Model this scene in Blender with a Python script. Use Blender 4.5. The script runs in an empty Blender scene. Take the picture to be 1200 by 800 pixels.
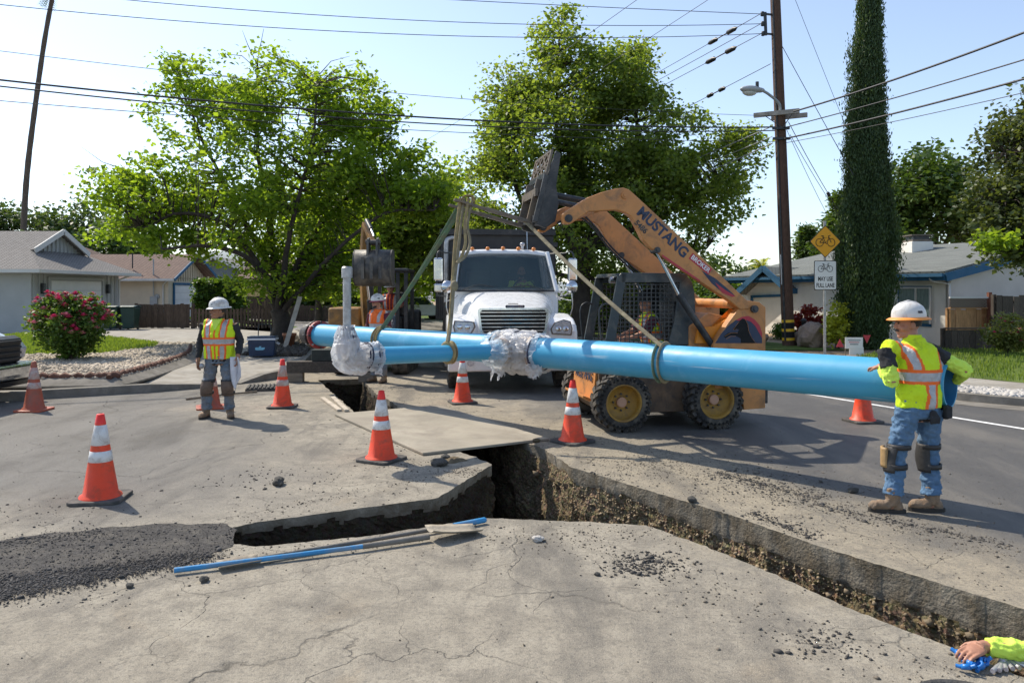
import bpy, bmesh, math, random
import numpy as np
from mathutils import Vector, Matrix, noise
from mathutils.geometry import delaunay_2d_cdt
random.seed(7); rng = np.random.default_rng(7)
SC = bpy.context.scene; COL = SC.collection
R = math.radians; PI = math.pi
V = Vector
# ------------------------------------------------------------- camera, sky, sun, exposure
F = 900.0; HOR = 340.0; CH = 1.8        # focal length in photo pixels, horizon row, eye height
cd = bpy.data.cameras.new('camera'); cam = bpy.data.objects.new('camera', cd); COL.objects.link(cam)
cd.sensor_width = 36; cd.lens = 36*F/1200; cd.shift_y = -(400-HOR)/1200
cd.clip_start = .05; cd.clip_end = 20000
cam.location = (0, 0, CH); cam.rotation_euler = (R(90), 0, 0); SC.camera = cam
W = bpy.data.worlds.new('World'); SC.world = W; W.use_nodes = True
nt = W.node_tree; bg = nt.nodes['Background']
sk = nt.nodes.new('ShaderNodeTexSky'); sk.sky_type = 'NISHITA'; sk.sun_disc = False
SUN_AZ, SUN_EL = math.atan2(-.77, .64), R(48)
sk.sun_elevation = SUN_EL; sk.sun_rotation = SUN_AZ
sk.air_density = 1.0; sk.dust_density = .7; sk.ozone_density = 3.6; sk.altitude = 50
hs=nt.nodes.new('ShaderNodeHueSaturation'); hs.inputs['Saturation'].default_value=.80; nt.links.new(sk.outputs[0],hs.inputs['Color']); nt.links.new(hs.outputs[0], bg.inputs[0]); bg.inputs[1].default_value = 0.145
sl = bpy.data.lights.new('sun', 'SUN'); so = bpy.data.objects.new('sun', sl); COL.objects.link(so)
sl.energy = 3.9; sl.angle = R(.53); sl.color = (1, .91, .77)
sdir = V((math.sin(SUN_AZ)*math.cos(SUN_EL), math.cos(SUN_AZ)*math.cos(SUN_EL), math.sin(SUN_EL)))
so.rotation_euler = sdir.to_track_quat('Z', 'Y').to_euler(); so.location = sdir*50
SC.view_settings.view_transform = 'Standard'; SC.view_settings.look = 'None'
SC.view_settings.exposure = 0.58; SC.view_settings.gamma = 1
SC.render.engine = 'CYCLES'
SC.cycles.max_bounces = 7; SC.cycles.transparent_max_bounces = 8

# ------------------------------------------------------------- helpers
def P(px, py, Y):                       # a photo pixel at distance Y
    return V(((px-600)/F*Y, Y, CH-(py-HOR)/F*Y))
def G(px, py, z=0.0):                   # a photo pixel on the level z
    Y = (CH-z)*F/(py-HOR); return V(((px-600)/F*Y, Y, z))

def raw_mesh(name, v, f, mi=None, smooth=False):
    me = bpy.data.meshes.new(name)
    v = np.asarray(v, np.float32)
    if isinstance(f, np.ndarray):
        n, k = f.shape
        me.vertices.add(len(v)); me.vertices.foreach_set('co', v.ravel())
        me.loops.add(n*k); me.loops.foreach_set('vertex_index', f.astype(np.int32).ravel())
        me.polygons.add(n); me.polygons.foreach_set('loop_start', np.arange(0, n*k, k, dtype=np.int32))
        me.update(calc_edges=True)
    else:
        me.from_pydata([tuple(x) for x in v], [], f)
    if mi is not None: me.polygons.foreach_set('material_index', np.asarray(mi, np.int32))
    if smooth is True: me.polygons.foreach_set('use_smooth', np.ones(len(me.polygons), bool))
    elif smooth is not False: me.polygons.foreach_set('use_smooth', np.asarray(smooth, bool))
    me.update(); return me

class MB:
    """collects shapes into one mesh"""
    def __init__(s, M=None): s.v=[]; s.f=[]; s.mi=[]; s.sm=[]; s.m=0; s.s=False; s.M=M
    def add(s, vs, fs, smooth=None):
        o = len(s.v); M = s.M
        for p in vs:
            p = V(p); s.v.append(M @ p if M else p)
        for f in fs:
            s.f.append(tuple(i+o for i in f)); s.mi.append(s.m); s.sm.append(s.s if smooth is None else smooth)
        return s
    def box(s, c, d, rot=None):
        c = V(c); x,y,z = d[0]/2, d[1]/2, d[2]/2
        vs = [V((a*x,b*y,e*z)) for a in(-1,1) for b in(-1,1) for e in(-1,1)]
        if rot is not None: vs = [rot @ p for p in vs]
        return s.add([p+c for p in vs], [(0,1,3,2),(4,6,7,5),(0,4,5,1),(2,3,7,6),(0,2,6,4),(1,5,7,3)], False)
    def lim(s, x0,x1,y0,y1,z0,z1): return s.box(((x0+x1)/2,(y0+y1)/2,(z0+z1)/2),(x1-x0,y1-y0,z1-z0))
    def bar(s, a, b, w, h, up=(0,0,1)):
        a=V(a); b=V(b); d=(b-a); L=d.length; d.normalize(); u=V(up)
        if abs(d.dot(u))>.98: u=V((1,0,0))
        sd=d.cross(u).normalized(); u=sd.cross(d)
        rot=Matrix((d,sd,u)).transposed(); return s.box((a+b)/2,(L,w,h),rot)
    def tube(s, path, r, n=8, cap=True, closed=False, flat=None, up=None):
        path=[V(p) for p in path]; N=len(path); rr=r if hasattr(r,'__len__') else [r]*N
        vs=[]; pu=None
        for i,p in enumerate(path):
            a=path[i-1] if (i>0 or closed) else p; b=path[(i+1)%N] if (i<N-1 or closed) else p
            t=(b-a).normalized()
            if pu is None:
                u=V(up) if up else (V((0,0,1)) if abs(t.z)<.9 else V((1,0,0)))
            else: u=pu
            sd=t.cross(u)
            if sd.length<1e-5: sd=t.orthogonal()
            sd.normalize(); u=sd.cross(t).normalized(); pu=u
            rx,ry=(rr[i] if hasattr(rr[i],'__len__') else (rr[i],rr[i]*(flat or 1)))
            for k in range(n):
                a_=2*PI*k/n; vs.append(p+sd*(math.cos(a_)*rx)+u*(math.sin(a_)*ry))
        fs=[]
        for i in range(N if closed else N-1):
            j=(i+1)%N
            for k in range(n):
                l=(k+1)%n; fs.append((i*n+k,i*n+l,j*n+l,j*n+k))
        s.add(vs,fs,n>4)
        if cap and not closed:
            s.add(vs[:n],[tuple(range(n))[::-1]],False); s.add(vs[-n:],[tuple(range(n))],False)
        return s
    def lathe(s, prof, n=16, M=None, smooth=True, a0=0, a1=2*PI):
        vs=[]; full=abs(a1-a0-2*PI)<1e-6; m=n if full else n+1
        for (r,z) in prof:
            for k in range(m):
                a=a0+(a1-a0)*k/n; p=V((r*math.cos(a),r*math.sin(a),z)); vs.append(M@p if M else p)
        fs=[]
        for i in range(len(prof)-1):
            for k in range(n):
                l=(k+1)%m; fs.append((i*m+k,i*m+l,(i+1)*m+l,(i+1)*m+k))
        return s.add(vs,fs,smooth)
    def prism(s, poly, h0, h1, M=None):
        """poly in local xy, extruded from h0 to h1 along local z"""
        n=len(poly); vs=[V((x,y,h0)) for x,y in poly]+[V((x,y,h1)) for x,y in poly]
        if M: vs=[M@p for p in vs]
        fs=[tuple(range(n))[::-1],tuple(range(n,2*n))]+[(i,(i+1)%n,n+(i+1)%n,n+i) for i in range(n)]
        return s.add(vs,fs,False)
    def grid(s, nu, nv, fn, smooth=True, cu=False):
        vs=[fn(i/(nu if cu else nu-1), j/(nv-1)) for j in range(nv) for i in range(nu)]
        fs=[]
        for j in range(nv-1):
            for i in range(nu if cu else nu-1):
                k=(i+1)%nu; fs.append((j*nu+i,j*nu+k,(j+1)*nu+k,(j+1)*nu+i))
        return s.add(vs,fs,smooth)
    def ell(s, c, r, n=12, rot=None):
        c=V(c); vs=[]; fs=[]; m=max(4,n//2+1)
        for j in range(m+1):
            t=PI*j/m
            for k in range(n):
                a=2*PI*k/n; p=V((r[0]*math.sin(t)*math.cos(a),r[1]*math.sin(t)*math.sin(a),r[2]*math.cos(t)))
                vs.append(c+(rot@p if rot else p))
        for j in range(m):
            for k in range(n):
                l=(k+1)%n; fs.append((j*n+k,(j+1)*n+k,(j+1)*n+l,j*n+l))
        return s.add(vs,fs,True)
    def torus(s, c, Rr, r, nrm=(0,0,1), n=24, k=6):
        q=V(nrm).to_track_quat('Z','Y').to_matrix(); c=V(c)
        return s.tube([c+q@V((Rr*math.cos(2*PI*i/n),Rr*math.sin(2*PI*i/n),0)) for i in range(n)],r,k,closed=True)
    def mesh(s,name): return raw_mesh(name,s.v,s.f,s.mi,s.sm)
    def build(s, name, mats, parent=None, bevel=0, seg=2, clean=True):
        me=s.mesh(name)
        if clean:
            b=bmesh.new(); b.from_mesh(me); bmesh.ops.recalc_face_normals(b,faces=b.faces); b.to_mesh(me); b.free()
        o=link(name,me,mats,parent)
        if bevel:
            m=o.modifiers.new('bevel','BEVEL'); m.width=bevel; m.segments=seg; m.limit_method='ANGLE'; m.angle_limit=R(40)
        return o
def link(name, me, mats, parent=None):
    o=bpy.data.objects.new(name,me); COL.objects.link(o)
    for m in (mats if isinstance(mats,(list,tuple)) else [mats]): me.materials.append(m)
    if parent: o.parent=parent
    return o
def tag(o,label=None,cat=None,group=None,kind=None):
    if label: o['label']=label
    if cat: o['category']=cat
    if group: o['group']=group
    if kind: o['kind']=kind
    return o
def thing(name,label,cat,loc=(0,0,0),rz=0,group=None):
    o=bpy.data.objects.new(name,None); COL.objects.link(o); o.empty_display_size=.2
    o.location=loc; o.rotation_euler=(0,0,rz); return tag(o,label,cat,group)
KIDS={}
def dup(o,parent=None):
    c=o.copy(); COL.objects.link(c)
    if parent: c.parent=parent
    for ch in o.children: dup(ch,c)
    return c
def struct(o): return tag(o,kind='structure')

# ------------------------------------------------------------- materials
def ramp(n,stops):
    r=n.new('ShaderNodeValToRGB'); e=r.color_ramp.elements
    while len(e)<len(stops): e.new(.5)
    for i,(p,c) in enumerate(stops):
        e[i].position=p; e[i].color=(c,c,c,1) if not hasattr(c,'__len__') else (*c,1)
    return r
def mixc(nt,fac,a,b,mode='MIX'):
    m=nt.nodes.new('ShaderNodeMix'); m.data_type='RGBA'; m.blend_type=mode
    for sock,val in ((m.inputs[0],fac),(m.inputs[6],a),(m.inputs[7],b)):
        if hasattr(val,'is_linked'): nt.links.new(val,sock)
        elif hasattr(val,'__len__'): sock.default_value=(*val,1)
        else: sock.default_value=val
    return m.outputs[2]
def nz(nt,co,scale,detail=5,rough=.6,dist=0):
    n=nt.nodes.new('ShaderNodeTexNoise'); n.inputs['Scale'].default_value=scale; n.inputs['Detail'].default_value=detail
    n.inputs['Roughness'].default_value=rough; n.inputs['Distortion'].default_value=dist
    nt.links.new(co,n.inputs['Vector']); return n.outputs['Fac']
def rmp(nt,fac,stops):
    r=ramp(nt.nodes,stops); nt.links.new(fac,r.inputs[0]); return r.outputs[0]
def mth(nt,op,a,b=None):
    m=nt.nodes.new('ShaderNodeMath'); m.operation=op
    for i,val in enumerate((a,b)):
        if val is None: continue
        if hasattr(val,'is_linked'): nt.links.new(val,m.inputs[i])
        else: m.inputs[i].default_value=val
    return m.outputs[0]
def newmat(name):
    m=bpy.data.materials.new(name); m.use_nodes=True; nt=m.node_tree
    return m,nt,nt.nodes['Principled BSDF']
def coords(nt,world=False):
    if world:
        g=nt.nodes.new('ShaderNodeNewGeometry'); return g.outputs['Position']
    t=nt.nodes.new('ShaderNodeTexCoord'); oi=nt.nodes.new('ShaderNodeObjectInfo')
    mm=mth(nt,'MULTIPLY',oi.outputs['Random'],37.0)
    a=nt.nodes.new('ShaderNodeVectorMath'); a.operation='ADD'; nt.links.new(t.outputs['Object'],a.inputs[0])
    nt.links.new(mm,a.inputs[1]); return a.outputs[0]
def addbump(nt,bs,h,strength,dist=.02):
    b=nt.nodes.new('ShaderNodeBump'); b.inputs['Strength'].default_value=strength; b.inputs['Distance'].default_value=dist
    nt.links.new(h,b.inputs['Height']); nt.links.new(b.outputs[0],bs.inputs['Normal'])
_mc={}
def mat(name,col,rough=.6,var=.15,vs=5,bump=.15,bs=50,metal=0,dirt=None,da=.5,ds=3,coat=0,orand=0,spec=.5,stretch=None):
    """generic worn surface: base colour with noise variation, optional dirt blotches, fine bump"""
    if name in _mc: return _mc[name]
    m,nt,b=newmat(name); co=coords(nt)
    if stretch:
        mp=nt.nodes.new('ShaderNodeMapping'); mp.inputs['Scale'].default_value=stretch; nt.links.new(co,mp.inputs[0]); co=mp.outputs[0]
    n1=nz(nt,co,vs,7)
    lo=tuple(c*(1-var*1.5) for c in col); hi=tuple(min(1,c*(1+var*1.5)) for c in col)
    c=rmp(nt,n1,[(.25,lo),(.75,hi)])
    if dirt:
        d=rmp(nt,nz(nt,co,ds,9,.7,.6),[(.62-da*.3,0.0),(.80-da*.2,1.0)]); c=mixc(nt,mth(nt,'MULTIPLY',d,.85),c,dirt)
    if orand:
        oi=nt.nodes.new('ShaderNodeObjectInfo'); c=mixc(nt,1.0,c,rmp(nt,oi.outputs['Random'],[(0,1-orand),(1,1.0)]),'MULTIPLY')
    nt.links.new(c,b.inputs['Base Color'])
    nt.links.new(rmp(nt,nz(nt,co,vs*2.3,4),[(.3,max(.03,rough-.1)),(.75,min(1,rough+.12))]),b.inputs['Roughness'])
    b.inputs['Metallic'].default_value=metal; b.inputs['Coat Weight'].default_value=coat; b.inputs['Specular IOR Level'].default_value=spec
    if bump: addbump(nt,b,nz(nt,co,bs,4),bump)
    _mc[name]=m; return m
def leafmat(name,col,col2,trans=.45,rough=.5):
    m,nt,b=newmat(name); g=nt.nodes.new('ShaderNodeNewGeometry')
    c=mixc(nt,rmp(nt,g.outputs['Random Per Island'],[(0,0.0),(1,1.0)]),col,col2)
    nt.links.new(c,b.inputs['Base Color']); b.inputs['Roughness'].default_value=rough; b.inputs['Specular IOR Level'].default_value=.35
    t=nt.nodes.new('ShaderNodeBsdfTranslucent'); nt.links.new(mixc(nt,1.0,c,(1.7,1.6,.5),'MULTIPLY'),t.inputs[0])
    mx=nt.nodes.new('ShaderNodeMixShader'); mx.inputs[0].default_value=trans
    nt.links.new(b.outputs[0],mx.inputs[1]); nt.links.new(t.outputs[0],mx.inputs[2])
    nt.links.new(mx.outputs[0],nt.nodes['Material Output'].inputs[0]); return m
def glassmat(name,col,rough=.03,alpha=.35):
    m,nt,b=newmat(name); b.inputs['Base Color'].default_value=(*col,1); b.inputs['Roughness'].default_value=rough
    b.inputs['Alpha'].default_value=alpha; b.inputs['Specular IOR Level'].default_value=.7; b.inputs['IOR'].default_value=1.5
    return m

# scatter: one mesh out of many small copies
def scatter(name,pts,pv,pf,scale,mats,parent=None,zrot=False,sq=(1,1,1),mi=None,smooth=False):
    pts=np.asarray(pts,np.float32); n=len(pts); pv=np.asarray(pv,np.float32)*np.asarray(sq,np.float32); pf=np.asarray(pf,np.int32); k=len(pv)
    a=rng.uniform(0,2*PI,n)
    ca,sa=np.cos(a),np.sin(a)
    q=np.repeat(pv[None],n,0)
    if not zrot:
        b=rng.uniform(-.9,.9,n); cb,sb=np.cos(b),np.sin(b)
        y=q[:,:,1]*cb[:,None]-q[:,:,2]*sb[:,None]; z=q[:,:,1]*sb[:,None]+q[:,:,2]*cb[:,None]; q[:,:,1]=y; q[:,:,2]=z
    x=q[:,:,0]*ca[:,None]-q[:,:,1]*sa[:,None]; y=q[:,:,0]*sa[:,None]+q[:,:,1]*ca[:,None]; q[:,:,0]=x; q[:,:,1]=y
    q=q*np.asarray(scale,np.float32).reshape(-1,1,1)+pts[:,None,:]
    f=(pf[None]+(np.arange(n)*k)[:,None,None]).reshape(-1,pf.shape[1])
    me=raw_mesh(name,q.reshape(-1,3),f,smooth=smooth)
    if mi is not None: me.polygons.foreach_set('material_index',np.repeat(np.asarray(mi,np.int32),len(pf)))
    return link(name,me,mats,parent)
ROCK_V=[(1,0,.1),(.3,.9,-.1),(-.8,.6,.1),(-.9,-.5,0),(.2,-1,.15),(.15,.1,.8),(0,0,-.6),(.7,-.6,.45)]
ROCK_F=[(0,1,5),(1,2,5),(2,3,5),(3,4,5),(4,7,5),(7,0,5),(0,7,4),(1,0,6),(2,1,6),(3,2,6),(4,3,6),(0,4,6)]
def rock_mesh(name,seed,sub=2,amp=.35):
    b=bmesh.new(); bmesh.ops.create_icosphere(b,subdivisions=sub,radius=1)
    for v in b.verts:
        d=noise.noise(v.co*1.3+V((seed*7.1,seed*3.3,0)))*amp+noise.noise(v.co*3.1+V((seed,0,seed)))*amp*.4
        v.co*=1+d
    me=bpy.data.meshes.new(name); b.to_mesh(me); b.free(); return me
def inpoly(x,y,poly):
    c=False; n=len(poly); j=n-1
    for i in range(n):
        xi,yi=poly[i][0],poly[i][1]; xj,yj=poly[j][0],poly[j][1]
        if (yi>y)!=(yj>y) and x<(xj-xi)*(y-yi)/(yj-yi)+xi: c=not c
        j=i
    return c
def pts_in(poly,n,z=0,reject=None):
    xs=[p[0] for p in poly]; ys=[p[1] for p in poly]; out=[]; t=0
    while len(out)<n and t<n*40:
        t+=1; x=random.uniform(min(xs),max(xs)); y=random.uniform(min(ys),max(ys))
        if inpoly(x,y,poly) and not (reject and reject(x,y)): out.append((x,y,z))
    return out
def resample(pl,step):
    out=[]
    for a,b in zip(pl[:-1],pl[1:]):
        a=V(a); b=V(b); n=max(1,round((b-a).length/step))
        out+=[a.lerp(b,i/n) for i in range(n)]
    return out+[V(pl[-1])]
def smoothline(pl,k=6):
    """Catmull-Rom through the points"""
    p=[V(q) for q in pl]; p=[p[0]*2-p[1]]+p+[p[-1]*2-p[-2]]; out=[]
    for i in range(1,len(p)-2):
        for j in range(k):
            t=j/k; a,b,c,d=p[i-1],p[i],p[i+1],p[i+2]
            out.append(.5*((2*b)+(c-a)*t+(2*a-5*b+4*c-d)*t*t+(3*b-a-3*c+d)*t**3))
    return out+[p[-2]]
def text(name,body,size,M,material,parent,depth=.002,font_bold=0.0,sx=1.0,align='CENTER',fit=None):
    c=bpy.data.curves.new(name,'FONT'); c.body=body; c.size=size; c.extrude=depth; c.align_x=align; c.align_y='CENTER'; c.offset=font_bold
    o=bpy.data.objects.new(name,c); COL.objects.link(o); dg=bpy.context.evaluated_depsgraph_get()
    me=bpy.data.meshes.new_from_object(o.evaluated_get(dg)); bpy.data.objects.remove(o); bpy.data.curves.remove(c)
    if fit:
        xs=[v.co.x for v in me.vertices]; sx=fit/(max(xs)-min(xs))
    me.transform(M @ Matrix.Diagonal((sx,1,1,1))); return link(name,me,material,parent)
def frame(o,u,n):
    """matrix with x along u, z along n, origin o"""
    u=V(u).normalized(); n=V(n).normalized(); v=n.cross(u).normalized(); u=v.cross(n)
    M=Matrix((u,v,n)).transposed().to_4x4(); M.translation=V(o); return M
# ------------------------------------------------------------- the ground with the open trench
HOLE=[(-3.88,15.4),(-3.05,15.6),(-2.45,13.6),(-1.66,11.65),(-.6,10.1),(.32,8.85),(.62,7.79),(1.81,6.07),(2.12,5.47),(2.9,4.34),(3.9,2.85),
      (3.05,2.35),(2.18,3.94),(1.93,4.31),(1.74,4.71),(1.36,5.4),(1.03,5.89),(.53,5.98),(-.22,6.07),(-1.04,5.63),(-1.8,5.4),(-2.13,5.5),
      (-2.12,5.83),(-1.99,5.96),(-.64,6.67),(-.2,7.95),(-.75,8.85),(-2.32,11.3)]
loop=[]
for i in range(len(HOLE)):
    a=V((*HOLE[i],0)); b=V((*HOLE[(i+1)%len(HOLE)],0)); near=min(a.y,b.y)<7
    n=max(2,round((b-a).length/(.035 if near else .08))); nn=V(((b-a).y,-(b-a).x,0)).normalized()
    for k in range(n):
        p=a.lerp(b,k/n); w=.018 if near else .03
        p=p+nn*(noise.noise(p*6)*w*.6+noise.noise(p*1.7)*w*.7+noise.noise(p*19)*w*.8+max(0,noise.noise(p*11+V((3,3,3)))-.25)*w*2.2); loop.append(p)
area=sum(loop[i-1].x*loop[i].y-loop[i].x*loop[i-1].y for i in range(len(loop)))/2
def ground_mat():
    m,nt,b=newmat('worn_street'); co=coords(nt,True); L=nt.links
    sp=nt.nodes.new('ShaderNodeSeparateXYZ'); L.new(co,sp.inputs[0]); x,y=sp.outputs[0],sp.outputs[1]
    s=mth(nt,'ADD',mth(nt,'MULTIPLY',x,.914),mth(nt,'MULTIPLY',y,.405))
    mp=nt.nodes.new('ShaderNodeMapping'); mp.inputs['Rotation'].default_value=(0,0,R(-24)); mp.inputs['Scale'].default_value=(1.0,.28,1); L.new(co,mp.inputs[0])
    nst=nz(nt,mp.outputs[0],1.3,8,.65,.4); nb=nz(nt,co,.55,8,.62,.3); nm=nz(nt,co,2.6,8,.7,.2); nf=nz(nt,co,38,4,.75); nff=nz(nt,co,150,2,.8)
    tan=mixc(nt,rmp(nt,nb,[(.3,0.0),(.7,1.0)]),(.275,.243,.190),(.40,.36,.285))
    tan=mixc(nt,rmp(nt,nm,[(.5,0.0),(.72,.75)]),tan,(.125,.112,.095))
    tan=mixc(nt,rmp(nt,nz(nt,co,.9,6,.6,1),[(.6,0.0),(.75,.55)]),tan,(.29,.225,.145))
    # ochre spoil trodden out along the cut
    tx=mth(nt,'ADD',mth(nt,'MULTIPLY',mth(nt,'SUBTRACT',x,.32),.855),mth(nt,'MULTIPLY',mth(nt,'SUBTRACT',y,8.85),.52)); td=mth(nt,'ABSOLUTE',mth(nt,'SUBTRACT',tx,.35))
    md=nt.nodes.new('ShaderNodeMapRange'); md.interpolation_type='SMOOTHSTEP'; L.new(mth(nt,'ADD',td,mth(nt,'MULTIPLY',mth(nt,'SUBTRACT',nm,.5),3.4)),md.inputs[0]); md.inputs[1].default_value=1.7; md.inputs[2].default_value=.25
    tan=mixc(nt,mth(nt,'MULTIPLY',md.outputs[0],.7),tan,mixc(nt,nf,(.25,.205,.14),(.41,.35,.25)))
    nv=nz(nt,co,5.5,9,.75,.5); tan=mixc(nt,rmp(nt,nv,[(.42,.45),(.54,0.0)]),tan,(.17,.152,.122)); tan=mixc(nt,rmp(nt,nv,[(.58,0.0),(.76,.45)]),tan,(.44,.41,.345))
    gry=mixc(nt,rmp(nt,nst,[(.3,0.0),(.7,1.0)]),(.105,.10,.092),(.215,.205,.187))
    drk=mixc(nt,rmp(nt,nst,[(.35,0.0),(.75,1.0)]),(.05,.05,.052),(.088,.086,.084))
    drk=mixc(nt,rmp(nt,nst,[(.50,0.0),(.72,.7)]),drk,(.2,.18,.15)); drk=mixc(nt,rmp(nt,nm,[(.52,0.0),(.75,.4)]),drk,(.15,.14,.125))
    wob=mth(nt,'MULTIPLY',mth(nt,'SUBTRACT',nb,.5),3.2); wob2=mth(nt,'MULTIPLY',mth(nt,'SUBTRACT',nst,.5),2.2)
    sw=mth(nt,'ADD',mth(nt,'ADD',s,wob),wob2)
    mr=nt.nodes.new('ShaderNodeMapRange'); mr.interpolation_type='SMOOTHSTEP'; L.new(sw,mr.inputs[0]); mr.inputs[1].default_value=4.75; mr.inputs[2].default_value=6.0
    mg=nt.nodes.new('ShaderNodeMapRange'); mg.interpolation_type='SMOOTHSTEP'; L.new(sw,mg.inputs[0]); mg.inputs[1].default_value=2.0; mg.inputs[2].default_value=-.4
    my=nt.nodes.new('ShaderNodeMapRange'); my.interpolation_type='SMOOTHSTEP'; L.new(mth(nt,'ADD',y,wob),my.inputs[0]); my.inputs[1].default_value=5.2; my.inputs[2].default_value=7.2
    c=mixc(nt,mth(nt,'MULTIPLY',mg.outputs[0],my.outputs[0]),tan,gry)
    gst=rmp(nt,nst,[(.36,.6),(.47,0.0)]); c=mixc(nt,gst,c,(.085,.08,.074)); c=mixc(nt,mr.outputs[0],c,drk)
    # aggregate speckle
    c=mixc(nt,mth(nt,'MULTIPLY',rmp(nt,nf,[(.38,1.0),(.5,0.0)]),.5),c,(.10,.095,.086))
    c=mixc(nt,mth(nt,'MULTIPLY',rmp(nt,nff,[(.52,0.0),(.68,1.0)]),.6),c,(.44,.40,.33)); c=mixc(nt,mth(nt,'MULTIPLY',rmp(nt,nff,[(.30,1.0),(.46,0.0)]),.6),c,(.11,.10,.085))
    c=mixc(nt,mth(nt,'MULTIPLY',rmp(nt,nz(nt,co,1.35,7,.65,.8),[(.56,0.0),(.68,.42)]),mth(nt,'SUBTRACT',1.0,mr.outputs[0])),c,(.12,.108,.09))
    # cracks: two sizes of cells with bent edges
    h=None
    for sc,w,amt in ((.36,.006,.8),(1.05,.0075,.5)):
        wv=nt.nodes.new('ShaderNodeTexNoise'); wv.inputs['Scale'].default_value=1.6; wv.inputs['Detail'].default_value=6; L.new(co,wv.inputs[0])
        ad=nt.nodes.new('ShaderNodeVectorMath'); ad.operation='MULTIPLY_ADD'; L.new(wv.outputs['Color'],ad.inputs[0]); ad.inputs[1].default_value=(.9,.9,0); L.new(co,ad.inputs[2])
        vo=nt.nodes.new('ShaderNodeTexVoronoi'); vo.feature='DISTANCE_TO_EDGE'; vo.inputs['Scale'].default_value=sc; vo.voronoi_dimensions='2D'; L.new(ad.outputs[0],vo.inputs[0])
        cr=rmp(nt,vo.outputs[0],[(0,1.0),(w*.35,1.0),(w*.75,0.0)])
        gate=rmp(nt,nz(nt,co,.35+sc*.2,4,.6,.5),[(.42,0.0),(.56,1.0)]) if sc>1 else rmp(nt,nz(nt,co,.7,3),[(.45,.12),(.62,1.0)])
        gate=mth(nt,'MULTIPLY',gate,mth(nt,'SUBTRACT',1.0,mr.outputs[0]))
        cr=mth(nt,'MULTIPLY',mth(nt,'MULTIPLY',cr,gate),amt); c=mixc(nt,cr,c,(.045,.04,.033)); h=cr if h is None else mth(nt,'ADD',h,cr)
    L.new(c,b.inputs['Base Color'])
    ro=mixc(nt,mr.outputs[0],(.93,.93,.93),(.62,.62,.62)); L.new(ro,b.inputs['Roughness']); b.inputs['Specular IOR Level'].default_value=.35
    hh=mth(nt,'ADD',mth(nt,'MULTIPLY',nf,.5),mth(nt,'MULTIPLY',nff,.35)); hh=mth(nt,'ADD',hh,mth(nt,'MULTIPLY',nm,1.2)); hh=mth(nt,'SUBTRACT',hh,mth(nt,'MULTIPLY',h,.8))
    addbump(nt,b,hh,.8,.02); return m
M_street=ground_mat()
far=[V((-4500,-400,0)),V((4500,-400,0)),V((4500,4500,0)),V((-4500,4500,0))]
ring=[V((-30,-4,0)),V((30,-4,0)),V((30,60,0)),V((-30,60,0))]
pts=[p.to_2d() for p in far+ring]+[p.to_2d() for p in loop]; n0=8; nl=len(loop)
ed=[(i,(i+1)%4) for i in range(4)]+[(4+i,4+(i+1)%4) for i in range(4)]+[(n0+i,n0+(i+1)%nl) for i in range(nl)]
cv,ce,cf,_,_,_=delaunay_2d_cdt(pts,ed,[],0,1e-6)
lp2=[(p.x,p.y) for p in loop]; keep=[]
for f in cf:
    q=sum((V(cv[i]) for i in f),V((0,0)))/len(f)
    if not inpoly(q.x,q.y,lp2): keep.append(tuple(f))
struct(link('street',raw_mesh('street',[(p.x,p.y,0) for p in cv],keep),M_street))

# trench walls: sawn pavement slab on top, raw earth below
def earth_mat():
    m,nt,b=newmat('raw_earth'); co=coords(nt,True)
    n1=nz(nt,co,3,8,.7,.3); n2=nz(nt,co,30,6,.75); vo=nt.nodes.new('ShaderNodeTexVoronoi'); vo.inputs['Scale'].default_value=34; nt.links.new(co,vo.inputs[0])
    c=mixc(nt,rmp(nt,n1,[(.3,0.0),(.7,1.0)]),(.19,.145,.085),(.38,.30,.19))
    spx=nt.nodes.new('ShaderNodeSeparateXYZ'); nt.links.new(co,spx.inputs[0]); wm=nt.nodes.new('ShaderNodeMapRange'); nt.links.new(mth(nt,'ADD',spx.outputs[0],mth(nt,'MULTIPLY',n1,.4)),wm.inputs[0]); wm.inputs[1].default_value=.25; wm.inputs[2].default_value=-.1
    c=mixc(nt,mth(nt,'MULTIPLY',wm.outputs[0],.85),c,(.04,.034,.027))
    c=mixc(nt,rmp(nt,n2,[(.36,.8),(.55,0.0)]),c,(.055,.04,.025))
    hs=mixc(nt,.35,c,vo.outputs['Color'],'OVERLAY'); c=mixc(nt,.35,c,hs)
    nt.links.new(c,b.inputs['Base Color']); b.inputs['Roughness'].default_value=1; b.inputs['Specular IOR Level'].default_value=.1
    addbump(nt,b,mth(nt,'ADD',mth(nt,'MULTIPLY',vo.outputs['Distance'],-1.0),mth(nt,'MULTIPLY',n2,1.5)),1.0,.03); return m
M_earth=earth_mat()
M_slab=mat('sawn_slab',(.25,.222,.175),.95,.3,2.5,.8,45,dirt=(.10,.075,.045),da=.8,ds=4,spec=.15)
rows=[0,.02,.05,.08,.11,.14,.17,.2,.23,.26,.29,.32,.36,.4,.45,.5,.55,.6,.66,.72,.78,.85,.92,1.0,1.08,1.16,1.25,1.35,1.45]
vs=[];fs=[];mi=[]; WALLP=[]
sg=1 if area>0 else -1
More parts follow.
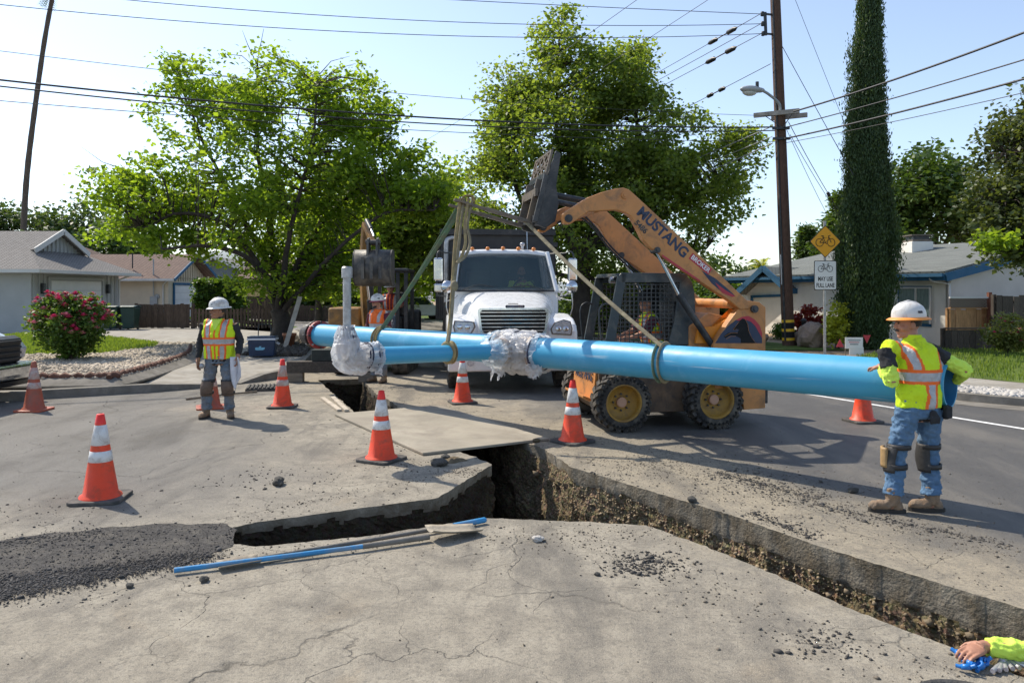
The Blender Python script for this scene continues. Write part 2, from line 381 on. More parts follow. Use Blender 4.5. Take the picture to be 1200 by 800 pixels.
for i,p in enumerate(loop):
    t=(loop[(i+1)%nl]-loop[i-1]).normalized(); out=V((t.y,-t.x,0))*sg   # away from the hole
    for d in rows:
        q=V((p.x,p.y,-d)); th=.09+.05*max(0,p.x)+.07*noise.noise(p*2.2)+.03*noise.noise(p*9)
        if d<th: o=noise.noise(q*9)*.006*min(1,d*20)
        else:
            dd=d-th
            o=.012-min(dd,.6)*.16+noise.noise(q*3.1)*.07*min(1,dd*6)+noise.noise(q*9)*.045*min(1,dd*8)+noise.noise(q*23)*.022
        if d>.03: q=q+V((0,0,noise.noise(q*13+V((5,1,0)))*.016))
        vs.append(q+out*o)
        if d>=th and d<1.1: WALLP.append((q+out*(o-.004)))
k=len(rows)
for i in range(nl):
    j=(i+1)%nl
    th=.09+.05*max(0,loop[i].x)+.07*noise.noise(loop[i]*2.2)+.03*noise.noise(loop[i]*9)+.02*noise.noise(loop[i]*21)
    for r in range(k-1):
        fs.append((i*k+r,j*k+r,j*k+r+1,i*k+r+1)); mi.append(0 if (rows[r]+rows[r+1])/2<th else 1)
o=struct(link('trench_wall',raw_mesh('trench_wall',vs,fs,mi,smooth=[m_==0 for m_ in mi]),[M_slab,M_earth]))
fl=MB(); fl.grid(60,90,lambda u,v:V((-4.6+9*u,1.8+14.4*v,-1.36+.09*noise.noise(V((u*40,v*60,0))))))
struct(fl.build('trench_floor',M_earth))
random.shuffle(WALLP)
near=[p for p in WALLP if p.y<9 and not (p.x<.1 and p.y<8.3)][:6500]
M_peb=mat('pebble',(.27,.21,.135),.9,.4,1.3,.3,40)
tag(scatter('earth_stones',[tuple(p) for p in near],ROCK_V,ROCK_F,rng.gamma(1.3,.0046,len(near))+.0025,M_peb),kind='stuff')

# loose crumbs and pebbles on the road
in_hole=lambda x,y:inpoly(x,y,lp2)
crumb=[]
D_=V((.52,-.855,0)); N_=V((.855,.52,0))
def near_line(a,b,n,w,bias=1.6):
    a=V((*a,0));b=V((*b,0)); d=(b-a).normalized(); nn=V((d.y,-d.x,0)); o=[]
    while len(o)<n:
        p=a.lerp(b,random.random())+nn*(abs(random.gauss(0,1))**bias*w*random.choice((1,-1)))
        if not in_hole(p.x,p.y): o.append((p.x,p.y,.002))
    return o
crumb+=near_line((-3.0,15.4),(2.9,4.6),1500,.5)+near_line((1.2,8.8),(4.6,3.8),1300,.35)+near_line((-2.2,5.3),(1.2,5.8),700,.25)+near_line((-2.2,6.1),(-.3,7.8),500,.2)
crumb+=near_line((1.0,8.3),(3.4,5.2),700,.16)+near_line((.7,9.6),(3.9,6.2),500,.4)
for c_,n_,w_ in (((.62,5.5),160,.22),((1.25,4.55),160,.25),((1.45,7.9),420,.35),((-1.2,8.0),260,.18),((2.6,6.6),260,.35),((-.5,7.6),240,.15),((2.0,3.6),120,.2)):
    crumb+=[(c_[0]+random.gauss(0,w_),c_[1]+random.gauss(0,w_*.8),.002) for _ in range(n_)]
crumb+=pts_in([(-9,3.2),(4,3.2),(6,9),(-3,13),(-9,12)],1500,.002)
crumb=[c for c in crumb if not in_hole(c[0],c[1])]
M_crumb=mat('loose_crumbs',(.13,.11,.085),.95,.45,.9,.3,60)
tag(scatter('loose_gravel',crumb,ROCK_V,ROCK_F,rng.gamma(1.2,.0024,len(crumb))+.0016,M_crumb,sq=(1,1,.7)),kind='stuff')

dk=near_line(tuple(G(838,553).xy),tuple(G(960,585).xy),1500,.16)+near_line(tuple(G(950,590).xy),tuple(G(1185,640).xy),650,.05)+near_line(tuple(G(880,600).xy),tuple(G(955,632).xy),420,.05)
for c_,n_,w_ in ((G(755,662),700,.15),(G(972,755),220,.14),(G(640,600),160,.12),(G(700,560),200,.2),(G(330,560),200,.35),(G(480,520),260,.3),(G(60,600),160,.4)): dk+=[(c_.x+random.gauss(0,w_),c_.y+random.gauss(0,w_*.8),.002) for _ in range(n_)]
dk=[c for c in dk if not in_hole(c[0],c[1])]
tag(scatter('asphalt_crumbs',dk,ROCK_V,ROCK_F,rng.gamma(1.1,.0036,len(dk))+.0018,mat('dark_crumbs',(.075,.068,.06),.95,.4,1.5,.3,60),sq=(1,1,.7)),kind='stuff')
# low heaps of spilled earth along the cut
M_dirt=mat('spilled_dirt',(.20,.16,.105),1,.3,6,.9,45,dirt=(.10,.078,.05),da=.7,ds=9,spec=.1)
def heap(cx,cy,rx,ry,h,seed,rot=0):
    b=MB(); c,s=math.cos(rot),math.sin(rot)
    def fn(u,v):
        a=2*PI*u; rr=1-v; e=1+.45*noise.noise(V((math.cos(a)*1.6+seed,math.sin(a)*1.6,seed)))
        x=rx*rr*e*math.cos(a); y=ry*rr*e*math.sin(a); X=cx+c*x-s*y; Y=cy+s*x+c*y
        z=h*(1-rr**1.5)*(.6+.8*noise.noise(V((X*9,Y*9,seed)))+.4*noise.noise(V((X*22,Y*22,1))))
        return V((X,Y,max(z,0)*(1 if rr<.98 else 0)+(.001 if rr<.98 else -.004)))
    b.grid(26,9,fn,cu=True); return b
for i,(cx,cy,rx,ry,h,rot) in enumerate([(-.62,8.12,.20,.11,.045,.6),(1.05,8.35,.5,.2,.02,-.8),(.75,5.95,.3,.05,.02,-.1),(3.0,6.0,.5,.1,.012,-1.),(-3.1,16.6,.6,.4,.12,.2),(-2.2,13.9,.5,.25,.05,-1.0)]):
    if i==0: tag(heap(cx,cy,rx,ry,h,i*3.7,rot).build('dirt_heap',M_dirt),kind='stuff')

# asphalt patch at the left with loose black crumbs at its edge
M_patch=mat('black_patch',(.075,.07,.065),.95,.45,38,1.0,90,dirt=(.17,.155,.13),da=.45,ds=6,spec=.3)
pp=[G(-60,662),G(0,634),G(60,625),G(130,618),G(200,614),G(262,613),G(278,622),G(272,640),G(235,652),G(170,661),G(120,670),G(60,682),G(0,700),G(-80,730)]
pl=resample([tuple(p) for p in pp]+[tuple(pp[0])],.06)[:-1]
pl=[V((p.x+noise.noise(p*6)*.05,p.y+noise.noise(p*6+V((9,9,9)))*.05,.004)) for p in pl]
b=MB(); b.add(pl,[tuple(range(len(pl)))]); struct(b.build('asphalt_patch',M_patch))
q=[]
for _ in range(14000):
    a,b_=random.choice([(G(-60,704),G(120,676)),(G(-60,690),G(130,668)),(G(120,672),G(240,652))]+([(G(-20,640),G(120,622))] if random.random()<.15 else []))
    t=random.random(); p=a.lerp(b_,t)+V((random.gauss(0,.1),random.gauss(-.02,.075),0)); q.append((p.x,p.y,.006))
pq_=[(p.x,p.y) for p in pl]; q+=[(x,y,.006) for x,y,z in pts_in(pq_,2600)]
q+=[tuple(G(random.uniform(-20,160),random.uniform(690,712))) for _ in range(160)]
M_blk=mat('black_crumbs',(.06,.057,.055),.9,.4,1.5,.3,60)
tag(scatter('asphalt_crumbs',q,ROCK_V,ROCK_F,rng.gamma(1.1,.0024,len(q))+.001,M_blk,sq=(1,1,.8)),kind='stuff')
M_white=mat('white_road_paint',(.72,.72,.70),.7,.15,6,.2,60,dirt=(.25,.24,.22),da=.35,ds=7)
a=G(905,455); c_=G(1200,502.5); dv=(c_-a).normalized(); nn=V((dv.y,-dv.x,0))*.05
b=MB(); L0=a-dv*14; L1=c_+dv*9; N=60
for i in range(N):
    p=L0.lerp(L1,i/N); q_=L0.lerp(L1,(i+1)/N); b.add([p-nn+V((0,0,.004)),q_-nn+V((0,0,.004)),q_+nn+V((0,0,.004)),p+nn+V((0,0,.004))],[(0,1,2,3)])
struct(b.build('white_edge_line',M_white))

# ------------------------------------------------------------- kerbs, walks, lawns, beds
M_conc=mat('pale_concrete',(.32,.30,.262),.9,.2,2.2,.35,60,dirt=(.22,.19,.15),da=.55,ds=1.5,spec=.2)
M_kerb=mat('kerb_concrete',(.22,.205,.18),.92,.22,3,.35,60,dirt=(.13,.12,.10),da=.7,ds=2.5,spec=.2)
M_soil=mat('garden_soil',(.10,.078,.055),1,.35,3,.8,30,spec=.1)
M_yard=mat('yard_earth',(.36,.27,.18),1,.2,1.2,.5,30,dirt=(.2,.15,.1),da=.5,ds=1,spec=.1)
M_lawnb=mat('lawn_base',(.10,.14,.035),1,.3,2,.5,40,spec=.1)
def offset(pl,d):
    out=[]
    for i,p in enumerate(pl):
        a=V(pl[max(0,i-1)]); b=V(pl[min(len(pl)-1,i+1)]); t=(b-a); t.z=0; t.normalize(); out.append(V(p)+V((t.y,-t.x,0))*d)   # d>0: right of travel
    return out
def band(name,pl,d0,d1,z0,z1,m,zb=None):
    """strip along a line between two offsets; z per offset; zb closes it down as a solid"""
    A=offset(pl,d0); B=offset(pl,d1); n=len(pl); b=MB()
    zz=lambda z,i:z(i/(n-1)) if callable(z) else z
    a=[V((p.x,p.y,zz(z0,i))) for i,p in enumerate(A)]; c=[V((p.x,p.y,zz(z1,i))) for i,p in enumerate(B)]
    b.add(a+c,[(i,i+1,n+i+1,n+i) for i in range(n-1)],False)
    if zb is not None:
        lo=[V((p.x,p.y,zb)) for p in a]; b.add(lo+a,[(i,i+1,n+i+1,n+i) for i in range(n-1)],False)
        lo=[V((p.x,p.y,zb)) for p in c]; b.add(lo+c,[(i,i+1,n+i+1,n+i) for i in range(n-1)],False)
    return struct(b.build(name,m))
def sheet(name,poly,m,z=None):
    b=MB(); b.add([V((p[0],p[1],p[2] if z is None else z)) for p in poly],[tuple(range(len(poly)))]); return struct(b.build(name,m))
K1=smoothline([(-20,11.4,0),(-14,11.9,0),(-8.3,12.46,0),(-7.77,12.76,0),(-6.57,13.43,0),(-5.7,14.09,0),(-5.25,14.62,0)])
fade=lambda t:.13*max(0,min(1,(.97-t)/.28))+.012
band('kerb',K1,0,-.16,fade,lambda t:fade(t)+.004,M_kerb,-.05)
drive=[(-20,11.6,.125),(-14,12.08,.125),(-8.45,12.6,.125),(-7.9,12.9,.12),(-6.65,13.56,.06),(-5.75,14.22,.012),(-5.15,14.85,.02),(-4.85,15.9,.10),(-5.0,17.2,.13),(-5.15,18.8,.13),
       (-6.5,26,.13),(-9.8,34,.13),(-18.6,37.2,.13),(-19.2,30.4,.13),(-20,24,.13),(-20,14,.13)]
b=MB(); b.add([V(p) for p in drive],[tuple(range(len(drive)))])
bmx=b.build('driveway',M_conc); struct(bmx)
# saw joints across the driveway
KR0=smoothline([(-5.2,14.7,0),(-4.68,15.88,0),(-4.72,17.2,0),(-4.97,18.6,0),(-5.4,21,0),(-5.9,23.5,0),(-8.6,30,0),(-14,42,0)])
band('kerb',KR0,0,-.17,lambda t:min(.15,.02+t*1.6),lambda t:min(.155,.025+t*1.6),M_kerb,-.05)
K2=smoothline([(-20,12.9,.13),(-12,13.1,.13),(-8.2,13.35,.13),(-7.04,13.48,.13),(-6.87,14.05,.13),(-7.1,16.2,.13),(-7.6,18.7,.13),(-8.7,21.6,.13)])
band('kerb',K2,0,-.26,.135,lambda t:.25,M_kerb,.1)
bed=[(p.x,p.y,.235) for p in offset(K2,-.24)]+[(-9.2,22.5,.2),(-10.9,23.2,.2),(-12.9,24.8,.2),(-14.6,25.7,.2),(-19.2,27,.2),(-20,26,.2)]
sheet('gravel_bed',bed,M_conc)
lawn=[(-20,18.4),(-12,18.5),(-11.2,18.7),(-10.1,18.9),(-9.9,20.3),(-9.85,21.2),(-10.2,22.2),(-11.4,23.4),(-13.2,25.1),(-14.8,26.2),(-17.8,27.4),(-20,27.4)]
sheet('lawn',lawn,M_lawnb,.25)
M_stone=mat('pale_gravel',(.44,.375,.29),.9,.3,.8,.2,30)
q=pts_in(bed,15000,.24,lambda x,y:inpoly(x,y,lawn) or x<-12.8)
tag(scatter('bed_gravel',q,ROCK_V,ROCK_F,rng.gamma(3,.007,len(q))+.010,M_stone),kind='stuff')
GR_V=[(-.06,0,0),(.06,0,0),(.03,.25,.7),(-.1,.1,1.0)]; GR_F=[(0,1,2),(0,2,3)]
M_grass=leafmat('grass_blade',(.12,.19,.035),(.21,.28,.065),.4)
q=pts_in([p for p in lawn],15000,.25,lambda x,y:x<-14.6-.3*(y-18))
tag(scatter('grass',q,GR_V,GR_F,rng.uniform(.06,.12,len(q)),M_grass,zrot=True),kind='stuff')
# scalloped brick edging, each brick its own piece
M_edge=mat('edging_brick',(.16,.075,.05),.9,.25,4,.4,40,orand=.35)
ed_=thing('garden_edging','dark red brick edging curving along the front of the pale gravel bed','edging',(-7.3,14.8,.2))
el=resample([tuple(p) for p in offset(K2,-.30)],.19)
bm_=MB(); bm_.tube([(-.088,0,0),(0,0,.02),(.088,0,0)],[(.05,.05),(.055,.075),(.05,.05)],8,flat=1); me_e=bm_.mesh('brick')
first=True
for i in range(len(el)-1):
    p=(el[i]+el[i+1])/2
    if p.x<-10 or p.y>21: continue
    o=bpy.data.objects.new('brick',me_e); COL.objects.link(o); o.parent=ed_
    if first: me_e.materials.append(M_edge); first=False
    o.location=V((p.x+7.3,p.y-14.8,.05+random.uniform(-.008,.008))); d=el[i+1]-el[i]; o.rotation_euler=(0,0,math.atan2(d.y,d.x)+random.uniform(-.06,.06))
# tree bed and house yards at the left
sheet('tree_bed',[(-5.2,19.3),(-5.55,21),(-6.05,23.5),(-8.75,30),(-13,38),(-17,38),(-9.9,33.5),(-8,27),(-7.2,22),(-7.0,19.7)],M_soil,.155)
q=pts_in([(-5.2,19.3),(-5.55,21),(-6.05,23.5),(-8.75,30),(-8,27),(-7.2,22),(-7.0,19.7)],900,.16)
tag(scatter('bed_mulch',q,ROCK_V,ROCK_F,rng.gamma(3,.012,len(q))+.01,mat('mulch',(.10,.085,.07),1,.4,1,.2)),kind='stuff')
sheet('yard_ground',[(-60,27),(-20,27.4),(-19.2,30.3),(-19.2,37.3),(-9.9,34.2),(-14,46),(-30,90),(-120,90)],mat('gravel_yard',(.28,.26,.235),1,.25,3,.6,20),.10)
# right-hand corner: gutter, kerb, white stones, walk, lawn
KR=smoothline([(-14,58,0),(-6.5,42,0),(-1.1,30,0),(3.4,20.2,0),(5.1,16.4,0),(6.0,13.9,0),(6.85,12.35,0),(7.62,11.5,0),(8.9,10.5,0),(11.5,9.3,0),(18,7.6,0)])
band('gutter',KR,.02,-.42,.004,.012,M_kerb)
band('kerb',KR,-.42,-.58,.13,.135,M_kerb,-.02)
band('stone_strip',KR,-.58,-1.42,.11,.11,M_kerb)
band('sidewalk',KR,-1.42,-2.75,.13,.135,M_conc,0)
A=offset(KR,-.60);B=offset(KR,-1.40); q=[]
for _ in range(3800):
    i=random.randrange(30,len(KR)-1); t=random.random(); u=random.random(); p=(A[i].lerp(A[i+1],t)).lerp(B[i].lerp(B[i+1],t),u); q.append((p.x,p.y,.125))
tag(scatter('white_stones',q,ROCK_V,ROCK_F,rng.gamma(4,.007,len(q))+.012,mat('white_stone',(.45,.43,.40),.85,.2,.8,.2,30)),kind='stuff')
yr=[(p.x,p.y) for p in offset(KR,-2.75)]
sheet('yard_ground',[(x,y) for x,y in yr]+[(60,5),(60,120),(-30,120)],M_yard,.12)
lawn2=[(x,y) for x,y in yr if 8.2<x]+[(26,7),(26,22.3),(11.6,22.3),(8.4,19)]
sheet('lawn',lawn2,M_lawnb,.14)
q=pts_in([(8.5,14.6),(9.5,12.5),(13,11),(18,11),(18,22),(11.6,22.2),(8.5,19)],17000,.14,lambda x,y:not inpoly(x,y,lawn2))
tag(scatter('grass',q,GR_V,GR_F,rng.uniform(.05,.11,len(q)),M_grass,zrot=True),kind='stuff')
yl=[(-.6,29.5),(4.5,19.6),(7.8,19.6),(3,33),(-9,52),(-13,58)]
sheet('lawn',[(p[0]+1.6,p[1]+1.6) for p in yl],M_lawnb,.15)
# distant hills
hb=MB()
hp=[(-2600,20),(-2100,60),(-1750,75),(-1500,105),(-1250,118),(-1080,148),(-960,150),(-850,128),(-700,120),(-500,90),(-250,60),(0,40),(500,30),(1600,25)]
hs=smoothline([(x,0,z) for x,z in hp],8); n=len(hs)
vs=[]
for j,(yy,kz) in enumerate(((2300,0),(2500,.55),(2750,1),(3100,.6))):
    vs+=[V((p.x,yy+60*noise.noise(V((p.x*.004,j,0))),p.z*kz*(1+.10*noise.noise(V((p.x*.01,j*3,0))))-3)) for p in hs]
hb.add(vs,[(j*n+i,j*n+i+1,(j+1)*n+i+1,(j+1)*n+i) for j in range(3) for i in range(n-1)],True)
struct(hb.build('hills',mat('hazy_scrub',(.24,.27,.27),1,.2,.004,0)))  # scrub tone greyed towards blue: the distance haze is in the base colour
# ------------------------------------------------------------- the blue water main hanging in its slings
MXZ=Matrix(((1,0,0,0),(0,0,1,0),(0,1,0,0),(0,0,0,1)))       # poly (x,z) extruded along y
M_blue=mat('blue_pvc',(.05,.34,.56),.46,.05,2.5,.02,30,dirt=(.16,.45,.68),da=.30,ds=2.2,coat=.08)
def scuff(m,ang):
    nt=m.node_tree; b=nt.nodes['Principled BSDF']; src=b.inputs['Base Color'].links[0].from_socket; co=coords(nt)
    r=nt.nodes.new('ShaderNodeMapping'); r.inputs['Rotation'].default_value=(0,0,ang); nt.links.new(co,r.inputs[0])
    s=nt.nodes.new('ShaderNodeMapping'); s.inputs['Scale'].default_value=(1.1,26,26); nt.links.new(r.outputs[0],s.inputs[0])
    g=rmp(nt,nz(nt,co,1.6,5,.6,.5),[(.45,0.0),(.7,1.0)]); f=mth(nt,'MULTIPLY',rmp(nt,nz(nt,s.outputs[0],1.0,3,.5),[(.66,0.0),(.70,.75)]),g)
    c=mixc(nt,f,src,(.50,.62,.68)); d=rmp(nt,nz(nt,co,7,8,.75),[(.60,0.0),(.72,.55)]); c=mixc(nt,mth(nt,'MULTIPLY',d,rmp(nt,nz(nt,co,.9,3),[(.45,0.0),(.62,1.0)])),c,(.20,.22,.20))
    nt.links.new(c,b.inputs['Base Color'])
scuff(M_blue,R(45.8))
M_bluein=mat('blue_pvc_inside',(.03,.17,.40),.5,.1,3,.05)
M_iron=mat('black_iron',(.03,.03,.033),.55,.3,8,.3,60,dirt=(.12,.085,.05),da=.4,ds=6)
M_redp=mat('red_gland',(.30,.03,.03),.5,.2,8,.15,60,dirt=(.1,.05,.03),da=.4)
M_steel=mat('galvanised_steel',(.42,.42,.42),.5,.25,14,.15,60,metal=.55,dirt=(.26,.25,.23),da=.5,ds=9)
M_twine=mat('dark_twine',(.03,.035,.07),.8,.3,20,.3)
def plastic():
    m,nt,b=newmat('plastic_film'); co=coords(nt); 
    b.inputs['Base Color'].default_value=(.80,.82,.85,1); b.inputs['Roughness'].default_value=.22; b.inputs['Specular IOR Level'].default_value=.7
    nt.links.new(rmp(nt,nz(nt,co,6,3,.5,1.0),[(.36,.25),(.62,.75)]),b.inputs['Alpha'])
    w=nt.nodes.new('ShaderNodeTexVoronoi'); w.feature='DISTANCE_TO_EDGE'; w.inputs['Scale'].default_value=8
    ad=nt.nodes.new('ShaderNodeVectorMath'); ad.operation='MULTIPLY_ADD'; n3=nt.nodes.new('ShaderNodeTexNoise'); n3.inputs['Scale'].default_value=7; nt.links.new(co,n3.inputs[0]); nt.links.new(n3.outputs['Color'],ad.inputs[0]); ad.inputs[1].default_value=(.25,.25,.25); nt.links.new(co,ad.inputs[2]); nt.links.new(ad.outputs[0],w.inputs[0])
    addbump(nt,b,mth(nt,'ADD',mth(nt,'MULTIPLY',w.outputs[0],2.0),mth(nt,'MULTIPLY',nz(nt,co,18,3,.5,2),.4)),.7,.03)
    t=nt.nodes.new('ShaderNodeBsdfTranslucent'); t.inputs[0].default_value=(.9,.92,.95,1); mx=nt.nodes.new('ShaderNodeMixShader'); mx.inputs[0].default_value=.45
    nt.links.new(b.outputs[0],mx.inputs[1]); nt.links.new(t.outputs[0],mx.inputs[2]); nt.links.new(mx.outputs[0],nt.nodes['Material Output'].inputs[0]); return m
M_film=plastic()
pa=V((-3.38,13.5,1.015)); pb=V((3.61,6.32,1.02)); axd=(pb-pa).normalized(); PR=.19
tee=pa+(pb-pa)*.4986; brd=V((-.718,-.697,.022)).normalized(); be=tee+V((0,0,.02))+brd*2.34
WM=thing('water_main','long sky-blue water main with branch, wrapped joints and riser hanging in slings over the trench','pipe',(tee.x,tee.y,0))
O=lambda p:V(p)-V((tee.x,tee.y,0))
def hollow(name,a,b_,r,t,parent,m,n=40):
    mb=MB(); a=V(a);b_=V(b_); q=(b_-a).to_track_quat('Z','Y').to_matrix().to_4x4(); q.translation=a; L=(b_-a).length
    k=max(2,int(L/.4)); mb.m=0
    mb.lathe([(r,L*i/k) for i in range(k+1)],n,q)
    mb.lathe([(r,L),(r-t,L)],n,q,False); mb.lathe([(r-t,0),(r,0)],n,q,False)
    mb.m=1; mb.lathe([(r-t,L),(r-t,0)],n,q)
    return mb.build(name,m,parent,clean=False)
hollow('main_pipe',O(pa),O(pb),PR,.016,WM,[M_blue,M_bluein])
hollow('branch_pipe',O(tee+brd*.12),O(be),.098,.01,WM,[M_blue,M_bluein],28)
# flange at the far end
mb=MB(); q=(-axd).to_track_quat('Z','Y').to_matrix().to_4x4(); q.translation=O(pa)
mb.lathe([(PR+.004,-.03),(PR+.055,-.03),(PR+.055,.02),(PR+.02,.05),(PR,.05)],28,q,False); fl_=mb.build('flange',M_redp,WM)
mb=MB(); mb.lathe([(PR-.02,.09),(PR+.055,.09),(PR+.055,.13),(PR+.02,.17),(PR-.01,.40),(PR-.03,.40)],28,q,False); fl2=mb.build('flange',M_iron,WM)
for i in range(8):
    a=2*PI*i/8; c=V(((PR+.035)*math.cos(a),(PR+.035)*math.sin(a),0)); mb=MB()
    mb.tube([q@(c+V((0,0,-.06))),q@(c+V((0,0,.2)))],.010,6); mb.tube([q@(c+V((0,0,-.05))),q@(c+V((0,0,-.03)))],.02,6); mb.tube([q@(c+V((0,0,.13))),q@(c+V((0,0,.15)))],.02,6)
    mb.build('bolt',M_steel if i%2 else M_iron,fl_)
M_fit=mat('pale_casting',(.42,.37,.33),.6,.2,7,.2,60,dirt=(.25,.12,.08),da=.4,ds=5)
# tee casting and elbow casting under the film
mb=MB(); mb.tube([O(tee-axd*.34),O(tee-axd*.3),O(tee-axd*.3),O(tee+axd*.3),O(tee+axd*.3),O(tee+axd*.34)],[.20,.24,.205,.205,.24,.20],20); mb.tube([O(tee),O(tee+brd*.3),O(tee+brd*.3),O(tee+brd*.36)],[.12,.12,.17,.17],16)
mb.build('tee_fitting',M_fit,WM)
riser=V((-1.74,8.10,0)); zr=be.z
mb=MB(); mb.tube(smoothline([O(be-brd*.02),O(be+brd*.08),O((riser.x,riser.y,zr+.03)),O((riser.x,riser.y,zr+.2))],5),.105,14); mb.build('elbow_fitting',M_fit,WM)
mb=MB(); mb.tube([O((riser.x,riser.y,zr+.1)),O((riser.x-.0,riser.y,2.0))],.043,16); mb.build('riser_pipe',M_steel,WM)
mb=MB(); mb.tube([O((riser.x,riser.y,1.93)),O((riser.x,riser.y,2.035))],.058,8); mb.tube([O((riser.x,riser.y,2.035)),O((riser.x,riser.y,2.05))],[.058,.045],8); mb.build('riser_cap',M_steel,WM)
def crumple(p,amp,s):
    n1=1-abs(noise.noise(p*4.2+V((s,0,0))))*2.2; n2=1-abs(noise.noise(p*9.5+V((0,s,0))))*2.2; n3=noise.noise(p*21)*.22
    return amp*(n1*.8+n2*.28+n3*.35-.35)
def wrap(path,rad,amp,seed,nu=70,nv=56):
    path=smoothline(path,8); mb=MB()
    Ls=[0]
    for a,b in zip(path[:-1],path[1:]): Ls.append(Ls[-1]+(b-a).length)
    def at(t):
        d=t*Ls[-1]
        for i in range(len(path)-1):
            if Ls[i+1]>=d: f=(d-Ls[i])/max(1e-6,Ls[i+1]-Ls[i]); return path[i].lerp(path[i+1],f),(path[i+1]-path[i]).normalized()
        return path[-1],(path[-1]-path[-2]).normalized()
    def fn(u,v):
        c,t=at(v); up=V((0,0,1)) if abs(t.z)<.8 else V((0,1,0)); sd=t.cross(up).normalized(); up=sd.cross(t)
        a=2*PI*u; d=sd*math.cos(a)+up*math.sin(a); r=rad(v) if callable(rad) else rad
        sag=.045*max(0,-math.sin(a))**2*math.sin(PI*v)
        p=c+d*r; fo=V((math.cos(a)*2.6,math.sin(a)*2.6,v*2.2+seed)); fold=(1-2.4*abs(noise.noise(fo)))*.9+(1-2.2*abs(noise.noise(fo*2.3+V((4,0,0)))))*.5
        return c+d*max(r*.86,r+amp*(fold*.62-.15)+crumple(p*1.3+V((0,0,seed)),amp,seed)*.45+sag)
    mb.grid(int(nu*1.5),int(nv*1.5),fn,smooth=True,cu=True); return mb
def cinch(v,spots,w=.05,d=.06):
    return -sum(d*math.exp(-((v-s_)/w)**2) for s_ in spots)
wr=wrap([O(tee-axd*.50),O(tee-axd*.2),O(tee+axd*.15),O(tee+axd*.46)],lambda v:.212+.025*math.sin(PI*v)+cinch(v,(.13,.5,.86),.045,.03),.06,3.3); wr.build('plastic_wrap',M_film,WM)
wr=wrap([O(tee+brd*.15),O(tee+brd*.4),O(tee+brd*.62)],lambda v:.165-.06*v+cinch(v,(.75,),.1,.02),.055,8.1,40,26); wr.build('plastic_wrap',M_film,WM)
wr=wrap([O(be-brd*.15),O(be-brd*.05),O(be+brd*.05),O((riser.x,riser.y,zr+.04)),O((riser.x,riser.y,zr+.16)),O((riser.x-.01,riser.y,zr+.34))],
     lambda v:.108+.030*math.sin(PI*min(1,v*1.35))-.05*max(0,v-.75)*4*.95+cinch(v,(.2,.42),.03,.02)+(.02 if v<.06 else 0),.042,5.7); wr.build('plastic_wrap',M_film,WM)
# torn flaps of film
for k,(c,wd,hg,sd) in enumerate([(tee-axd*.34+V((-.05,-.25,-.12)),.34,.26,1),(tee+axd*.30+V((-.05,-.22,-.14)),.3,.2,4),(be-brd*.14+V((.03,-.06,-.08)),.14,.14,7),(tee+V((-.1,-.2,.25)),.3,.14,9),(tee+axd*.28+V((-.02,-.05,.22)),.25,.14,12),(V((riser.x-.09,riser.y-.02,zr+.24)),.1,.14,15)]):
    mb=MB(); c=O(c)
    mb.grid(14,12,lambda u,v:c+V((axd.x*(u-.5)*wd*(1-.3*v)+noise.noise(V((u*4,v*4,sd)))*.06,axd.y*(u-.5)*wd*.6+noise.noise(V((u*3,v*3,sd+5)))*.09,-v*hg*(.8+.5*noise.noise(V((u*5,sd,0))))+noise.noise(V((u*6,v*6,sd)))*.03)),smooth=False)
    mb.build('film_flap',M_film,WM)
for c,d,r in [(tee-axd*.39,axd,.228),(tee-axd*.02,axd,.255),(tee+axd*.36,axd,.232),(be-brd*.10,brd,.132),(be+brd*.02,brd,.145),(V((riser.x,riser.y,zr+.22)),V((0,0,1)),.098),(V((riser.x,riser.y,zr+.31)),V((.1,0,1)),.07)]:
    mb=MB(); 
    for j in (-.012,.012): mb.torus(O(c+d*j),r,.009,d+V((random.uniform(-.1,.1),0,random.uniform(-.1,.1))),26,5)
    mb.build('twine_band',M_twine,WM)
# worn scuffs: chalky mark along the top of the pipe comes from the material; a stencil line is printed on its side
M_print=mat('pipe_print',(.35,.42,.45),.6,.1,5,0)

# ------------------------------------------------------------- skid steer loader
FX,FY=-.982,-.190; SKO=V((1.84,10.63,0)); SKR=math.atan2(FY,FX)
def skw(x,y,z): return V((SKO.x+FX*x-FY*y, SKO.y+FY*x+FX*y, z))
def skl(px,py,ly):
    """photo pixel on the machine's plane y=ly -> local x, z"""
    k=(px-600)/F; bx=SKO.x-FY*ly; by=SKO.y+FX*ly
    x=(bx-k*by)/(k*FY-FX); Y=by+FY*x; return (x,CH-(py-HOR)/F*Y)
M_org=mat('machine_orange',(.55,.235,.07),.48,.12,3,.08,50,dirt=(.12,.085,.055),da=.42,ds=3.4)
M_orgd=mat('dirty_orange_steel',(.20,.115,.06),.75,.3,4,.2,50,dirt=(.055,.045,.038),da=.95,ds=3)
M_orgb=mat('bright_orange_paint',(.75,.26,.02),.4,.05,3,.05)
M_blk=mat('black_machine_paint',(.022,.026,.03),.45,.2,5,.1,50,dirt=(.10,.09,.08),da=.45,ds=5)
M_cab=mat('dark_cab_paint',(.030,.042,.050),.4,.15,5,.06,50,dirt=(.13,.12,.10),da=.35,ds=4)
M_rub=mat('tyre_rubber',(.032,.03,.029),.9,.25,6,.3,40,dirt=(.18,.155,.12),da=.62,ds=5)
M_yrim=mat('yellow_rim',(.40,.225,.035),.6,.18,5,.12,50,dirt=(.15,.095,.05),da=.6,ds=5)
M_chr=mat('chrome_rod',(.62,.63,.65),.18,.05,5,0,metal=1)
M_hub=mat('hub_primer',(.52,.30,.20),.7,.1,6,.1)
M_navy=mat('navy_lettering',(.02,.035,.075),.5,.05,5,0)
M_redl=mat('red_lettering',(.45,.03,.05),.5,.05,5,0)
